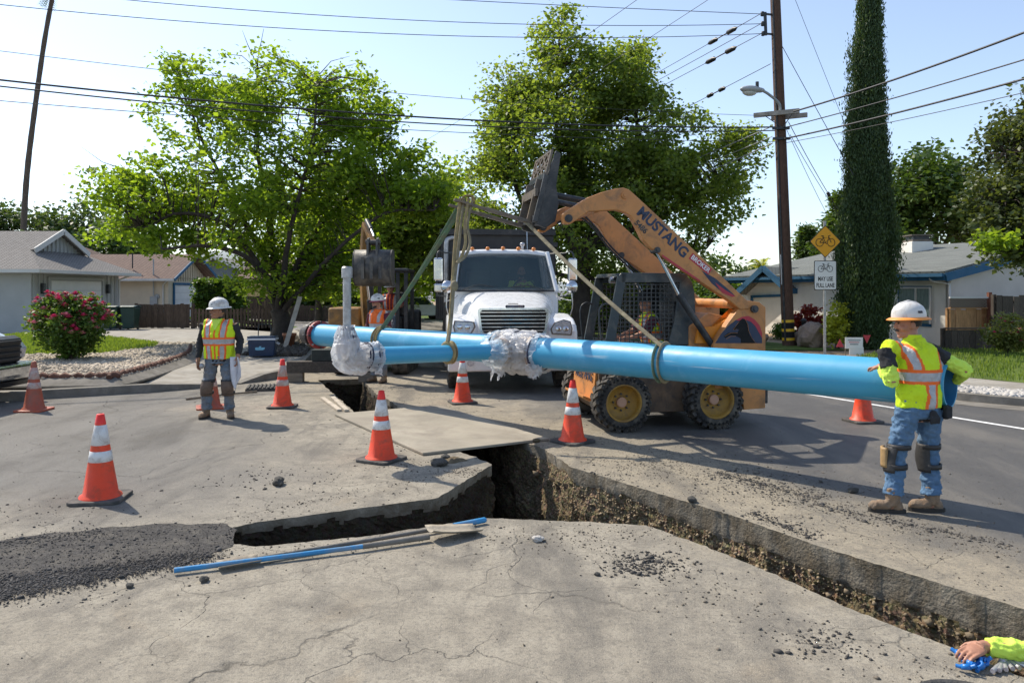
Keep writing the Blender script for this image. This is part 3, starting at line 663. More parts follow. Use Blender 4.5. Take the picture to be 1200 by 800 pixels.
M_wht=mat('white_lettering',(.75,.75,.73),.5,.05,5,0)
M_hole=mat('black_and_hole_shade',(.008,.008,.008),.9,.1,5,0)
M_hose=mat('rubber_hose',(.02,.02,.022),.5,.2,9,.1)
M_worn=mat('worn_steel',(.14,.12,.10),.55,.3,7,.25,40,metal=.4,dirt=(.22,.16,.10),da=.6,ds=5)
SKD=thing('skid_steer_loader','orange skid steer loader on four solid tyres with pallet forks raised over the pipe','skid steer',SKO,SKR)
def skwheel(x,y):
    w=MB(); Mw=Matrix.Rotation(R(-90),4,'X')          # lathe axis z -> +y
    W2=.14; r=.345
    w.lathe([(.24,-W2),(.30,-W2),(r,-W2+.03),(r+.005,0),(r,W2-.03),(.30,W2),(.24,W2)],40,Mw,False)
    for i in range(22):
        for sgn in (-1,1):
            a=2*PI*(i+(.5 if sgn>0 else 0))/22
            rot=Matrix.Rotation(a,3,'Y')@Matrix.Rotation(sgn*R(24),3,'Z')
            c=Matrix.Rotation(a,3,'Y')@V((0,sgn*.070,r+.004)); w.box(c,(.058,.142,.04),rot.to_3x3())
    tw=w.build('wheel',M_rub,SKD); tw.location=(x,y,.375)
    s_=1 if y>0 else -1; Mo=Matrix.Rotation(R(-90*s_),4,'X')
    rb=MB(); rb.lathe([(.245,-.13),(.245,.125),(.235,.14),(.222,.14),(.215,.07),(.205,.02),(.10,.0),(.0,.0)],36,Mo); rb.build('rim',M_yrim,tw)
    hb=MB(); hb.lathe([(.065,-.01),(.065,.05),(.05,.058),(0,.058)],20,Mo,False); hb.build('hub',M_hub,tw)
    nb=MB()
    for i in range(8):
        a=2*PI*i/8; p=Mo@V((.105*math.cos(a),.105*math.sin(a),0)); e=Mo@V((.105*math.cos(a),.105*math.sin(a),.028)); nb.tube([p,e],.013,6)
    tag(nb.build('lug_nuts',M_blk,tw),kind='stuff')
    cb=MB()
    for i in range(34):
        a=2*PI*i/34; p=Mo@V((.302*math.cos(a),.302*math.sin(a),W2-.02)); e=Mo@V((.302*math.cos(a),.302*math.sin(a),W2+.0025)); cb.tube([p,e],.0165,8)
    tag(cb.build('tyre_hole_discs',M_hole,tw),kind='stuff')  # near-black raised discs paint in the shade of the sidewall holes
    return tw
for (x,y) in ((.60,.72),(-.66,.72),(.60,-.72),(-.66,-.72)): skwheel(x,y)
b=MB(); b.prism([(-1.15,.28),(-.95,.2),(.75,.2),(.84,.32),(.84,.78),(.45,.88),(-1.15,.9)],-.56,.56,MXZ); b.build('chassis',M_orgd,SKD,.01)
b=MB(); b.prism([(-1.36,.24),(-1.05,.22),(-1.0,.32),(-1.0,1.0),(-1.36,1.0)],-.70,.70,MXZ); b.build('rear_frame',M_orgd,SKD,.015)
b=MB(); b.lim(-1.45,-1.362,-.72,.72,.30,.52); b.build('rear_bumper',M_blk,SKD,.01)
b=MB(); b.prism([(.845,.30),(.90,.34),(.86,.80),(.80,.80)],-.50,.50,MXZ); b.prism([(.83,.30),(1.02,.40),(1.02,.43),(.83,.36)],-.45,.45,MXZ); fp=b.build('front_plate',M_org,SKD,.006)
text('lettering','MUSTANG',.17,frame((.886,0.02,.66),(0,1,0),(1,0,.085)),M_navy,fp,.002,.003)
# tower sides, arms, cylinders, both sides
tow=[skl(*p,.74) for p in [(836,404),(846,389),(858,372),(869,357),(876,352),(890,354),(897.5,360),(897,478),(872,480),(868,455),(838,455)]]
armp=[(659,251),(672,242),(690,231),(706,225),(722,221),(731,220),(737,222),(743,227),(770,252),(800,280),(840,318),(877,353),(878,362),(868,363),(856,353),(836,340),(816,327),(790,309),(776,300),(771,296),(762,290),(754,281),(746,265),(740,254),(733,249),(722,246),(705,247),(690,248),(677,257),(668,263),(661,262)]
armo=[skl(*p,.76) for p in armp]
for s_ in (1,-1):
    b=MB(); b.prism(tow,s_*.60,s_*.74,MXZ); tp=b.build('tower_plate',M_org,SKD,.008)
    b=MB(); b.prism(armo,s_*.635,s_*.76,MXZ); ap=b.build('lift_arm',M_org,SKD,.012)
    for (px,py,rr) in ((732,229,.045),(666,256,.05),(770,293,.04),(884,362,.05)):
        x,z=skl(px,py,.76); pb_=MB(); pb_.tube([(x,s_*.60,z),(x,s_*.785,z)],rr,12); pb_.tube([(x,s_*.785,z),(x,s_*.80,z)],rr*.5,8)
        pb_.build('pivot_pin',M_blk if px!=732 else M_org,ap)
    x0,z0=skl(771,296,.70); x1,z1=skl(796,345,.69); x2,z2=skl(838,408,.67)
    b=MB(); b.tube([(x0,s_*.68,z0),(x1,s_*.66,z1)],.024,10); cy_=b.build('cylinder_rod',M_chr,SKD)
    b=MB(); b.tube([(x1,s_*.66,z1),(x2,s_*.64,z2)],.045,12); b.build('cylinder_barrel',M_blk,SKD)
    if s_==1:
        p0=skl(749,247,.76); p1=skl(804,299,.76); pm=((p0[0]+p1[0])/2,.7625,(p0[1]+p1[1])/2); u=V((p1[0]-p0[0],0,p1[1]-p0[1])); Lw=u.length
        text('lettering','MUSTANG',.185,frame((pm[0]-.0,pm[1],pm[2]+.005),u,(0,1,0)),M_navy,ap,.002,.006,fit=Lw)
        p0=skl(742,257,.76); p1=skl(760,275,.76); text('lettering','5486',.10,frame(((p0[0]+p1[0])/2,.7625,(p0[1]+p1[1])/2),(p1[0]-p0[0],0,p1[1]-p0[1]),(0,1,0)),M_blk,ap,.002,.002)
        p0=skl(809,300,.76); p1=skl(832,319,.76); u=V((p1[0]-p0[0],0,p1[1]-p0[1])); Mx=frame(((p0[0]+p1[0])/2,.761,(p0[1]+p1[1])/2),u,(0,1,0))
        b=MB(); b.prism([(-u.length/2,-.04),(u.length/2,-.04),(u.length/2,.05),(-u.length/2,.05)],0,.002,Mx); b.build('decal',M_redl,ap)
        text('lettering','BROKER',.085,Mx@Matrix.Translation((0,.005,.003)),M_wht,ap,.001,.002,fit=u.length*.9)
        # dark swoosh with a red line towards the arm's rear
        sw=[skl(*p,.76) for p in [(822,317),(838,326),(850,336),(861,346),(848,344),(834,332)]]; b=MB(); b.prism(sw,.7605,.7625,MXZ); b.build('decal',M_navy,ap)
        sw=[skl(*p,.76) for p in [(838,331),(850,340),(862,347),(858,348),(846,343)]]; b=MB(); b.prism(sw,.7626,.764,MXZ); b.build('decal',M_redl,ap)
        sw=[skl(*p,.76) for p in [(776,298),(798,313),(820,328),(820,330),(798,316),(776,300.5)]]; b=MB(); b.prism(sw,.7605,.7625,MXZ); b.build('decal',M_redl,ap)
        # quarter round decal with a rearing horse
        q1=[(838,402),(845,391),(853,382),(862,375),(870,371),(877,370),(884,374),(890,381),(893,390),(893,402)]; b=MB(); b.prism([skl(*p,.74) for p in q1],.7405,.7425,MXZ); b.build('decal',M_navy,tp)
        rd=[(862,375),(870,371),(877,370),(884,374),(890,381),(893,390),(893,396),(889,389),(885,382),(880,377),(875,375),(868,376)]; b=MB(); b.prism([skl(*p,.74) for p in rd],.7427,.744,MXZ); b.build('decal',M_redl,tp)
        hs_=[(863,381),(866,376),(870,373),(873,374),(876,379),(877,386),(878,392),(881,397),(885,402),(868,402),(868,397),(862,393),(855,393),(850,396),(848,394),(853,390),(861,389),(864,390),(866,386),(863,385),(861,387),(859,385)]
        b=MB(); b.prism([skl(*p,.74) for p in hs_],.7427,.7445,MXZ); b.build('decal',M_hole,tp)
        for seg_ in ([(873,374),(876,380),(877,387),(881,396),(886,402)],[(866,377),(862,382),(859,386),(864,386)],[(864,390),(856,390),(849,394)],[(862,394),(856,394),(851,397)]):
            b=MB(); b.tube([V((skl(*p,.74)[0],.7445,skl(*p,.74)[1])) for p in seg_],.006,5,flat=.3); b.build('decal',M_org,tp)
for px_,py_ in ((700,243),(860,356)):
    b=MB(); x,z=skl(px_,py_,.7); b.tube([(x,-.64,z),(x,.64,z)],.065,10); b.build('cross_tube',M_org,SKD)
# hoses along the far arm
for dz in (0,.05):
    b=MB(); b.tube(smoothline([V((skl(px,py,.6)[0],-.60,skl(px,py,.6)[1]-dz)) for px,py in ((680,252),(708,240),(728,255),(752,285),(790,320),(830,352))],4),.014,6); b.build('hose',M_hose,SKD)
# engine cover behind the cab
b=MB(); b.prism([(-1.3,.9),(-.42,.9),(-.42,1.32),(-.7,1.50),(-1.1,1.42),(-1.3,1.2)],-.52,.52,MXZ); b.build('engine_cover',M_org,SKD,.02)
b=MB(); pz=[skl(*p,.55) for p in [(814,402),(818,384),(836,382),(853,372),(858,362),(848,378),(838,402)]]; b.prism(pz,.53,.59,MXZ); b.build('side_cover',M_orgb,SKD,.004)
# cab: posts, roof, wire mesh sides
def cabside(s_):
    for nm,pl in (('cab_post',[(709,404),(724,324),(728,320),(735,320),(720,404)]),('roof_rail',[(728,319.5),(798,320),(806,324),(800,331),(728,331)]),
                  ('side_panel',[(797,331),(806,324),(811,330),(814,342),(817,404),(783,404),(791,375)])):
        b=MB(); b.prism([skl(*p,.5) for p in pl],s_*.46,s_*.5,MXZ); b.build(nm,M_cab,SKD,.006)
    win=[skl(*p,.5) for p in [(720,404),(732,331),(797,331),(791,375),(783,404)]]; b=MB()
    xs=[p[0] for p in win]; zs=[p[1] for p in win]; n=15
    for i in range(n):
        x=min(xs)+(max(xs)-min(xs))*(i+.5)/n; zz=[z for z in np.linspace(min(zs),max(zs),60) if inpoly(x,z,win)]
        if zz: b.bar((x,s_*.48,min(zz)),(x,s_*.48,max(zz)),.012,.006,(0,1,0))
    for i in range(n):
        z=min(zs)+(max(zs)-min(zs))*(i+.5)/n; xx=[x for x in np.linspace(min(xs),max(xs),60) if inpoly(x,z,win)]
        if xx: b.bar((min(xx),s_*.478,z),(max(xx),s_*.478,z),.006,.012,(0,0,1))
    b.build('wire_mesh',M_blk,SKD)
cabside(1); cabside(-1)
x0,zt=skl(726,320,.5); x1,_=skl(806,322,.5)
b=MB(); b.lim(x1-.02,x0+.02,-.46,.46,zt-.05,zt-.004); b.build('cab_roof',M_cab,SKD,.01)
b=MB(); b.lim(x1-.02,x1+.03,-.46,.46,.95,zt-.052); b.build('cab_back',M_cab,SKD)
b=MB(); b.tube([(x0+.0,.30,zt-.09),(x0+.07,.30,zt-.09)],.045,12); b.build('work_light',M_chr,SKD)
b=MB(); b.lim(-.42,-.30,-.25,.25,.95,1.65); b.lim(-.42,.1,-.25,.25,.86,.96); b.build('seat',M_blk,SKD,.03)
for s_ in (1,-1):
    b=MB(); b.tube(smoothline([V((.75,s_*.44,1.0)),V((.80,s_*.44,1.5)),V((.72,s_*.44,1.62)),V((.62,s_*.44,1.6))],4),.014,6); b.build('hand_rail',M_blk,SKD)
# fork carriage with its load guard and two tines
ti=R(14); cx,cz=1.66,2.70
def fk(f,y,h): return V((cx+f*math.cos(ti)-h*math.sin(ti),y,cz+f*math.sin(ti)+h*math.cos(ti)))
b=MB()
for y in (-.46,.46): b.bar(fk(0,y,-.02),fk(0,y,.60),.06,.05,(0,1,0))
for h in (.03,.34,.60): b.bar(fk(0,-.46,h),fk(0,.46,h),.05,.07,(0,0,1))
b.build('fork_carriage',M_blk,SKD,.004)
for y_ in (-.30,.30):
    b=MB(); b.bar(fk(.03,y_,.0),fk(.03,y_,.55),.10,.04,(0,1,0)); b.build('fork_shank',M_worn,SKD)
b=MB(); b.bar(fk(.06,-.43,.36),fk(.06,.43,.36),.04,.10,(0,0,1)); b.build('carriage_bar',M_worn,SKD)
b=MB(); Mg=Matrix(((-math.sin(ti),0,0,cx),(0,1,0,0),(math.cos(ti),0,0,cz),(0,0,0,1)))
b.bar(fk(0,-.46,.93),fk(0,.46,.93),.03,.03)
for y in (-.46,.46): b.bar(fk(0,y,.6),fk(0,y,.93),.03,.03)
for i in range(4):
    a=-.46+i*.23
    for h in (.61,.77): b.bar(fk(0,a,h),fk(0,a+.23,h+.16),.018,.018); b.bar(fk(0.004,a,h+.16),fk(0.004,a+.23,h),.018,.018)
b.bar(fk(0.002,-.46,.77),fk(0.002,.46,.77),.014,.014)
b.build('load_guard',M_worn,SKD)
b=MB(); b.prism([(-.02,-.05),(-.16,-.06),(-.26,.05),(-.25,.28),(-.16,.50),(-.12,.92),(-.05,.94),(-.02,.60)],.40,.47,Matrix(((math.cos(ti),-math.sin(ti),0,cx),(0,0,1,0),(math.sin(ti),math.cos(ti),0,cz),(0,0,0,1))))
b.prism([(-.02,-.05),(-.16,-.06),(-.30,.05),(-.30,.30),(-.14,.40),(-.02,.40)],-.47,-.40,Matrix(((math.cos(ti),-math.sin(ti),0,cx),(0,0,1,0),(math.sin(ti),math.cos(ti),0,cz),(0,0,0,1))))
b.bar(fk(-.16,-.4,.18),fk(-.16,.4,.18),.16,.3,(0,0,1)); b.build('coupler',M_blk,SKD,.006)
for s_ in (1,-1):
    b=MB(); b.tube([fk(-.24,s_*.25,.42),V((*[skl(722,238,.6)[0]],s_*.3,skl(722,238,.6)[1]))],.04,10); b.build('tilt_cylinder',M_blk,SKD)
    b=MB(); a,c=fk(.02,s_*.30,-.02),fk(1.06,s_*.30,.0); b.bar(a,a.lerp(c,.6),.11,.045); b.bar(a.lerp(c,.6),c,.10,.03); b.build('fork_tine',M_worn,SKD,.004)

# ------------------------------------------------------------- webbing slings
def ring_pts(c,ax,r,a0,a1,n=14):
    ax=V(ax).normalized(); up=V((0,0,1)); s=ax.cross(up).normalized(); up=s.cross(ax)
    return [V(c)+s*(r*math.cos(a0+(a1-a0)*i/n))+up*(r*math.sin(a0+(a1-a0)*i/n)) for i in range(n+1)]
def web(name,cols): return mat(name,cols,.85,.25,12,.5,120,dirt=(.16,.13,.085),da=.6,ds=9)
M_wg=web('green_webbing',(.10,.18,.11)); M_wt=web('tan_webbing',(.36,.27,.12)); M_wk=web('khaki_webbing',(.28,.24,.15)); M_tape=web('green_tape',(.16,.26,.19))
tipN=skw(*fk(.92,.30,.02)); tipF=skw(*fk(.86,-.30,.02)); baseN=skw(*fk(.10,.30,-.02))
def on_main(px):
    k=(px-600)/F; t=(k*pa.y-pa.x)/((pb.x-pa.x)-k*(pb.y-pa.y)); return pa+(pb-pa)*t
def on_branch(px):
    k=(px-600)/F; t=(k*tee.y-tee.x)/(brd.x-k*brd.y); return tee+V((0,0,.02))+brd*t
gm=on_main(449); brp=on_branch(526); rm=on_main(777)
t_=thing('lifting_sling','green webbing sling running from the fork tips down to the left end of the main','sling',tipF,0,'lifting slings')
for a,c,w in ((tipF+V((0,0,.03)),gm+V((.0,-.12,.19)),.030),(tipF+V((-.06,.02,.03)),gm+V((.02,.05,.22)),.026)):
    pth=[p-V((0,0,.04*math.sin(PI*i/12))) for i,p in enumerate([a.lerp(c,i/12) for i in range(13)])]
    b=MB(); b.tube([p-tipF for p in pth],[(w,.006)]*13,8,up=(.3,-1,.1)); b.build('strap',M_wg,t_)
b_=thing('lifting_sling','tan rope-like choker loop wrapped around the left part of the blue main','sling',gm,0,'lifting slings')
for d in (-.05,.02,.07):
    b=MB(); b.tube([p-gm for p in ring_pts(gm+axd*d,axd+V((.18,0,0)),PR+.014,0,2*PI,26)],[(.022,.011)]*27,8,up=(axd.x,axd.y,0)); b.build('strap',M_wt,b_)
kn=tipN.lerp(brp,.58)+V((-.02,0,0))
t_=thing('lifting_sling','tan webbing sling hanging from the fork tips to the thinner branch pipe','sling',tipN,0,'lifting slings')
for dx,dy,w,k_ in ((-.055,0,.022,0),(-.01,.02,.02,1),(.05,-.01,.02,2),(.10,.03,.018,3)):
    top=tipN+V((dx,dy,.04)); 
    if k_<2: pth=smoothline([top,tipN.lerp(kn,.5)+V((dx*1.0,dy,0)),kn+V((dx*.4,0,0)),kn.lerp(brp,.5)+V((dx*.3,0,.0)),brp+V((dx*.25,-.03,.13))],5)
    else: pth=smoothline([top,tipN.lerp(kn,.28)+V((dx*.7,dy,0)),tipN.lerp(kn,.5)+V((dx*1.1+.02,dy,0)),tipN.lerp(kn,.66)+V((dx*.9,0,0)),tipN.lerp(kn,.74)+V((.0,-.02,0))],5)
    b=MB(); b.tube([p-tipN for p in pth],[(w,.007)]*len(pth),8,up=(.2,-1,.1)); b.build('strap',M_wt if k_ in(0,2) else M_wk,t_)
for d in (-.04,.02):
    b=MB(); b.tube([p-tipN for p in ring_pts(brp+brd*d,brd+V((.15*(1 if d>0 else -1),0,0)),.098+.012,0,2*PI,24)],[(.03,.010)]*25,8,up=(brd.x,brd.y,0)); b.build('choker_loop',M_wt,t_)
b=MB(); b.ell(kn-tipN,(.05,.04,.07),10); b.build('knot',M_wk,t_)
b=MB(); p=tipN.lerp(tipF,.5)-tipN; b.tube(smoothline([V((-.07,-.02,-.03)),V((0,-.04,.06)),V((.1,0,.05)),V((.09,.05,-.04)),V((0,.06,-.05)),V((-.07,-.02,-.03))],4),[(.025,.008)]*21,8); b.build('hitch',M_wt,t_)
t_=thing('lifting_sling','khaki webbing sling slanting across the loader cab to the right part of the main','sling',baseN,0,'lifting slings')
end=rm+V((-.02,-.10,.17)); pth=resample([tuple(baseN),tuple(end)],.25); pth=[p-V((0,0,.05*math.sin(PI*i/(len(pth)-1)))) for i,p in enumerate(pth)]
b=MB(); b.tube([p-baseN for p in pth],[(.028,.007)]*len(pth),8,up=(.2,-1,.3)); b.build('strap',M_wk,t_)
b=MB(); kk=pth[int(len(pth)*.62)]; b.tube([pth[int(len(pth)*.60)]-baseN,kk-baseN,pth[int(len(pth)*.66)]-baseN],[.034,.046,.034],10); b.build('knot',M_tape,t_)
for i_,d in enumerate((-.03,.035)):
    b=MB(); b.tube([p-baseN for p in ring_pts(rm+axd*d,axd+V((.22,.05,0)),PR+.013,.3,2*PI+.3,28)],[(.028,.010)]*29,8,up=(axd.x,axd.y,0)); b.build('choker_loop',M_wk if i_ else M_tape,t_)
# ------------------------------------------------------------- people
def remesh(mb,name,vox,it=3):
    me=raw_mesh(name,mb.v,mb.f); b=bmesh.new(); b.from_mesh(me); bmesh.ops.remove_doubles(b,verts=b.verts,dist=1e-5); bmesh.ops.recalc_face_normals(b,faces=b.faces); b.to_mesh(me); b.free()
    o=bpy.data.objects.new(name,me); COL.objects.link(o)
    m=o.modifiers.new('r','REMESH'); m.mode='VOXEL'; m.voxel_size=vox
    if it: s=o.modifiers.new('s','SMOOTH'); s.factor=.5; s.iterations=it
    out=bpy.data.meshes.new_from_object(o.evaluated_get(bpy.context.evaluated_depsgraph_get()))
    bpy.data.objects.remove(o); bpy.data.meshes.remove(me); out.name=name
    out.polygons.foreach_set('use_smooth',np.ones(len(out.polygons),bool)); return out
def wrinkle(me,amp,sc,seed,zs=1.0):
    nv=[v.normal.copy() for v in me.vertices]
    for v,n in zip(me.vertices,nv):
        p=V((v.co.x*sc,v.co.y*sc,v.co.z*sc*zs))+V((seed,seed*2,0))
        v.co+=n*(amp*(noise.noise(p)+.6*noise.noise(p*2.3)-abs(noise.noise(p*1.4+V((5,5,5))))*.8))
    me.update()
def hand(mb,w,d,n,curl,ts,size=1.0):
    d=V(d).normalized(); n=V(n); n=(n-d*n.dot(d)).normalized(); s=d.cross(n)
    rot=Matrix((s,d,n)).transposed()
    mb.ell(w+d*.048*size,(.043*size,.056*size,.017*size),12,rot); mb.tube([w-d*.02,w+d*.03*size],[.027,.032*size],10)
    for i,(o,l) in enumerate(((-.033,.066),(-.011,.078),(.011,.082),(.033,.074))):
        p=w+d*.092*size+s*o*size*ts; pth=[p-d*.03]; a=.25*curl; cur=p
        pth.append(cur)
        for k in range(3):
            dd=d*math.cos(a)+n*math.sin(a); cur=cur+dd*l*size*(.42,.32,.26)[k]; pth.append(cur); a+=curl*(.75+.1*i)
        mb.tube(pth,[.009*size,.0092*size,.0086*size,.008*size,.0062*size],7)
    b_=w+d*.022*size+s*.036*size*ts; t1=(d*.62+s*.62*ts+n*.35).normalized(); t2=(d*.85+s*.15*ts+n*.4).normalized()
    mb.tube([b_-t1*.02,b_,b_+t1*.032*size,b_+t1*.032*size+t2*.032*size],[.013*size,.013*size,.0105*size,.008*size],7)
def head_shape(mb,Mh,slim=1.0):
    def E(c,r,rot=None): mb.ell(Mh@V(c),r,14,Mh.to_3x3() if rot is None else Mh.to_3x3()@rot)
    E((0,-.012,.025),(.074,.094,.095)); E((0,.012,-.02),(.066*slim,.078,.085)); E((0,.028,-.075),(.05*slim,.055,.045)); E((0,.07,-.098),(.023,.022,.018))
    E((0,.083,.032),(.055,.016,.014)); E((.037,.055,-.03),(.03,.03,.028)); E((-.037,.055,-.03),(.03,.03,.028))
    mb.tube([Mh@V((0,.082,.02)),Mh@V((0,.100,-.010)),Mh@V((0,.108,-.022))],[.011,.014,.016],8); E((.011,.094,-.026),(.011,.012,.009)); E((-.011,.094,-.026),(.011,.012,.009))
    E((0,.088,-.058),(.026,.012,.008)); E((0,.085,-.071),(.023,.012,.008))
    for s in (1,-1): E((.077*s,-.008,-.012),(.010,.024,.034)); 
M_skin=mat('sunburnt_skin',(.40,.195,.125),.5,.10,14,.12,90,spec=.4)
M_skin2=mat('tan_skin',(.34,.165,.10),.5,.10,14,.12,90,spec=.4)
M_hair=mat('dark_hair',(.018,.014,.012),.6,.3,40,.5,150)
M_eye=mat('eye',(.015,.012,.01),.15,.05,5,0)
M_hvy=mat('hi_vis_yellow',(.60,.80,.01),.75,.06,5,.25,160,dirt=(.22,.26,.03),da=.22,ds=7)
M_hvo=mat('hi_vis_orange',(.90,.16,.02),.75,.06,5,.2,160)
M_slv=mat('reflective_tape',(.42,.42,.42),.45,.12,18,.15,90,metal=.15)
M_neon=mat('neon_sleeve',(.62,.86,.10),.75,.06,6,.3,160)
M_black=mat('black_cloth',(.022,.023,.026),.85,.25,8,.4,140)
M_jean=mat('worn_denim',(.095,.185,.31),.85,.14,5,.5,190,dirt=(.17,.25,.34),da=.35,ds=3)
M_jean2=mat('faded_denim',(.12,.165,.22),.85,.25,7,.4,190,dirt=(.24,.20,.16),da=.7,ds=4)
M_purp=mat('maroon_cloth',(.10,.02,.035),.85,.2,8,.4,140)
M_red=mat('red_cloth',(.24,.03,.04),.85,.2,8,.4,140)
M_boot=mat('tan_boot_leather',(.25,.165,.10),.75,.25,9,.4,80,dirt=(.16,.13,.1),da=.6,ds=8)
M_sole=mat('boot_sole',(.035,.03,.025),.85,.2,9,.3)
M_pad=mat('knee_pad',(.035,.033,.032),.6,.2,10,.2)
M_padt=mat('tan_knee_pad',(.36,.23,.10),.6,.2,10,.2,dirt=(.08,.06,.04),da=.4)
M_padb=mat('brown_knee_pad',(.13,.085,.06),.7,.3,10,.3)
M_hat=mat('white_hard_hat',(.66,.65,.62),.38,.08,6,.05,60,dirt=(.28,.22,.17),da=.38,ds=9)
M_hato=mat('orange_brim',(.85,.30,.05),.45,.08,6,.05)
M_stk=mat('blue_sticker',(.02,.10,.35),.4,.1,5,0)
M_dark=mat('dark_print',(.03,.03,.035),.5,.1,5,0)
def vest_zones(c,back,hem,belt):
    x,y,z=c
    if abs(z-belt)<.058: return 2 if abs(z-belt)<.032 else 1
    if back:
        if z<belt:
            if abs(x)<.062: return 2 if abs(x)<.034 else 1
            return 0
        xc=.105+.06*(z-belt)/.25
        d=abs(abs(x)-xc)
    else:
        xc=.10+.015*(z-belt)/.25
        d=abs(abs(x)-xc)
        if abs(x)<.012 and z<1.25: return 3
    if d<.050: return 2 if d<.027 else 1
    return 0
def person(label,loc,rz,o):
    root=thing('person',label,'person',loc,rz,o.get('group')); vox=o.get('vox',.012); inv=Matrix.Rotation(-rz,4,'Z')@Matrix.Translation(-V(loc))
    L=lambda p:inv@V(p)
    pel=V(o.get('pel',(0,0,.86))); ch=V(o.get('chest',(0,.02,1.22))); nk=V(o.get('neck',(0,.03,1.40))); b_=o.get('bulk',1.0)
    arms=o['arms']; legs=o.get('legs',{}); sh=o.get('shw',.185); hd=V(o.get('head',(0,.055,1.545)))
    Mh=Matrix.Translation(hd)@Matrix.Rotation(o.get('yaw',0),4,'Z')@Matrix.Rotation(o.get('pitch',0),4,'X'); skin=o.get('skin',M_skin)
    wst=pel.lerp(ch,.5)
    def torso(mb,e,hem=None,top=1.0):
        mb.tube([pel+V((0,0,-.10 if hem is None else hem-pel.z)),pel,wst,ch,ch.lerp(nk,.62),nk,nk+V((0,.005,.03*top))],
            [(.135*b_+e,.10*b_+e),(.165*b_+e,.125*b_+e),(.16*b_+e,.125*b_+e),(.185*b_+e*1.1,.128*b_+e),(.165*b_+e,.105+e),(.085+e*.8,.07+e*.8),(.055+e*.6,.055+e*.6)],20,up=(0,1,0))
    mb=MB(); torso(mb,0); mb.tube([nk-V((0,0,.05)),nk.lerp(hd,.6)],[.062,.056],14); head_shape(mb,Mh,o.get('slim',1.0))
    S={}
    for k,a in arms.items():
        s0=V(a.get('sh',(sh if k=='R' else -sh,nk.y-.02,nk.z-.055))); el=L(a['el']) if a.get('w') else V(a['el']); wr=L(a['wr']) if a.get('w') else V(a['wr']); S[k]=(s0,el,wr)
        mb.tube([s0,s0.lerp(el,.4),el,el.lerp(wr,.35),wr],[.056,.05,.040,.040,.028],12)
        hand(mb,wr,a.get('hd',(wr-el)),a.get('pn',(1 if k=='L' else -1,0,0)),a.get('curl',.5),a.get('ts',1),a.get('hs',1.0))
    for k,(h,kn,an,td) in legs.items():
        mb.tube([V(h),V(h).lerp(V(kn),.4),V(kn),V(kn).lerp(V(an),.35),V(an)],[.07,.062,.044,.044,.036],14)
        if td: td=V(td).normalized(); mb.tube([V(an)-td*.04+V((0,0,-.02)),V(an)+td*.12+V((0,0,-.06))],[.035,.03],8)
    me=remesh(mb,'body',o.get('bvox',vox),2); link('body',me,skin,root)
    for s in (1,-1):
        e=MB(); e.ell(Mh@V((.030*s,.087,.012)),(.013,.008,.006),8,Mh.to_3x3()); e.build('eye',M_eye,root)
        if o.get('brow',True): e=MB(); e.tube([Mh@V((.012*s,.101,.026)),Mh@V((.032*s,.099,.031)),Mh@V((.050*s,.086,.026))],[.004,.006,.003],6); e.build('eyebrow',M_hair,root)
    # hair under the hat
    hb_=MB(); hb_.grid(18,7,lambda u,v:Mh@(V((0,-.012,.02))+V((.081*math.cos(PI*1.12*(u-.5)-PI/2)*math.cos(.75-1.2*v),.102*math.sin(PI*1.12*(u-.5)-PI/2)*math.cos(.75-1.2*v),.098*math.sin(.75-1.2*v))))); hb_.build('hair',M_hair,root)
    if o.get('beard'):
        e=MB(); e.grid(16,6,lambda u,v:Mh@(V((0,.018,-.045))+V((.066*math.sin(2.6*(u-.5)),.072*math.cos(2.6*(u-.5))+.006,-.02-.05*v+.03*abs(u-.5)*2)))); e.build('beard',M_hair,root)
    if o.get('moustache'):
        e=MB(); e.tube([Mh@V((-.032,.088,-.054)),Mh@V((-.015,.101,-.043)),Mh@V((.015,.101,-.043)),Mh@V((.032,.088,-.054))],[.004,.008,.008,.004],6); e.build('moustache',M_hair,root)
    # shirt with sleeves
    mb=MB(); torso(mb,.003,top=.2)
    for k,(s0,el,wr) in S.items():
        f=arms[k].get('sleeve',1.0); r=[.071,.063,.055,.052,.041]
        if f>=1: mb.tube([s0-V((0,0,0)),s0.lerp(el,.4),el,el.lerp(wr,.35),el.lerp(wr,.93)],r,12)
        else: mb.tube([s0,s0.lerp(el,.4),s0.lerp(el,f)],[.071,.066,.066],12)
    me=remesh(mb,'shirt',vox*.9,1); wrinkle(me,.011,17,3); link('shirt',me,o['shirt'],root)
    if o.get('collar'):
        e=MB(); e.tube([nk+V((0,0,-.03)),nk+V((0,.005,.055))],[(.078,.075),(.066,.068)],16,up=(0,1,0),cap=False); e.build('collar',o['collar'],root)
    for k,(s0,el,wr) in S.items():
        if arms[k].get('neon'):
            e=MB(); e.tube([s0.lerp(el,.52),s0.lerp(el,.8),el,el.lerp(wr,.3),el.lerp(wr,.95)],[.062,.064,.061,.057,.043],14); me=remesh(e,'sleeve',.008,1); wrinkle(me,.012,17,9); wrinkle(me,.005,40,2); link('sleeve',me,M_neon,root)
    if o.get('vest'):
        hem=o.get('hem',.86); belt=o.get('belt',1.115); mb=MB()
        mb.tube([V((pel.x,pel.y,hem)),V((pel.x,pel.y,hem+.08)),wst,ch,ch.lerp(nk,.62),nk+V((0,-.004,-.005)),nk+V((0,0,.035))],
           [(.185*b_,.15*b_),(.187*b_,.15*b_),(.182*b_,.152*b_),(.205*b_,.158*b_),(.19*b_,.137),(.10,.092),(.074,.078)],26,up=(0,1,0))
        for k,(s0,el,wr) in S.items(): mb.tube([s0*.5+nk*.5-V((0,0,.035)),s0*.82+nk*.18-V((0,0,.01)),s0*.98+nk*.02],[.07,.079,.076],14)
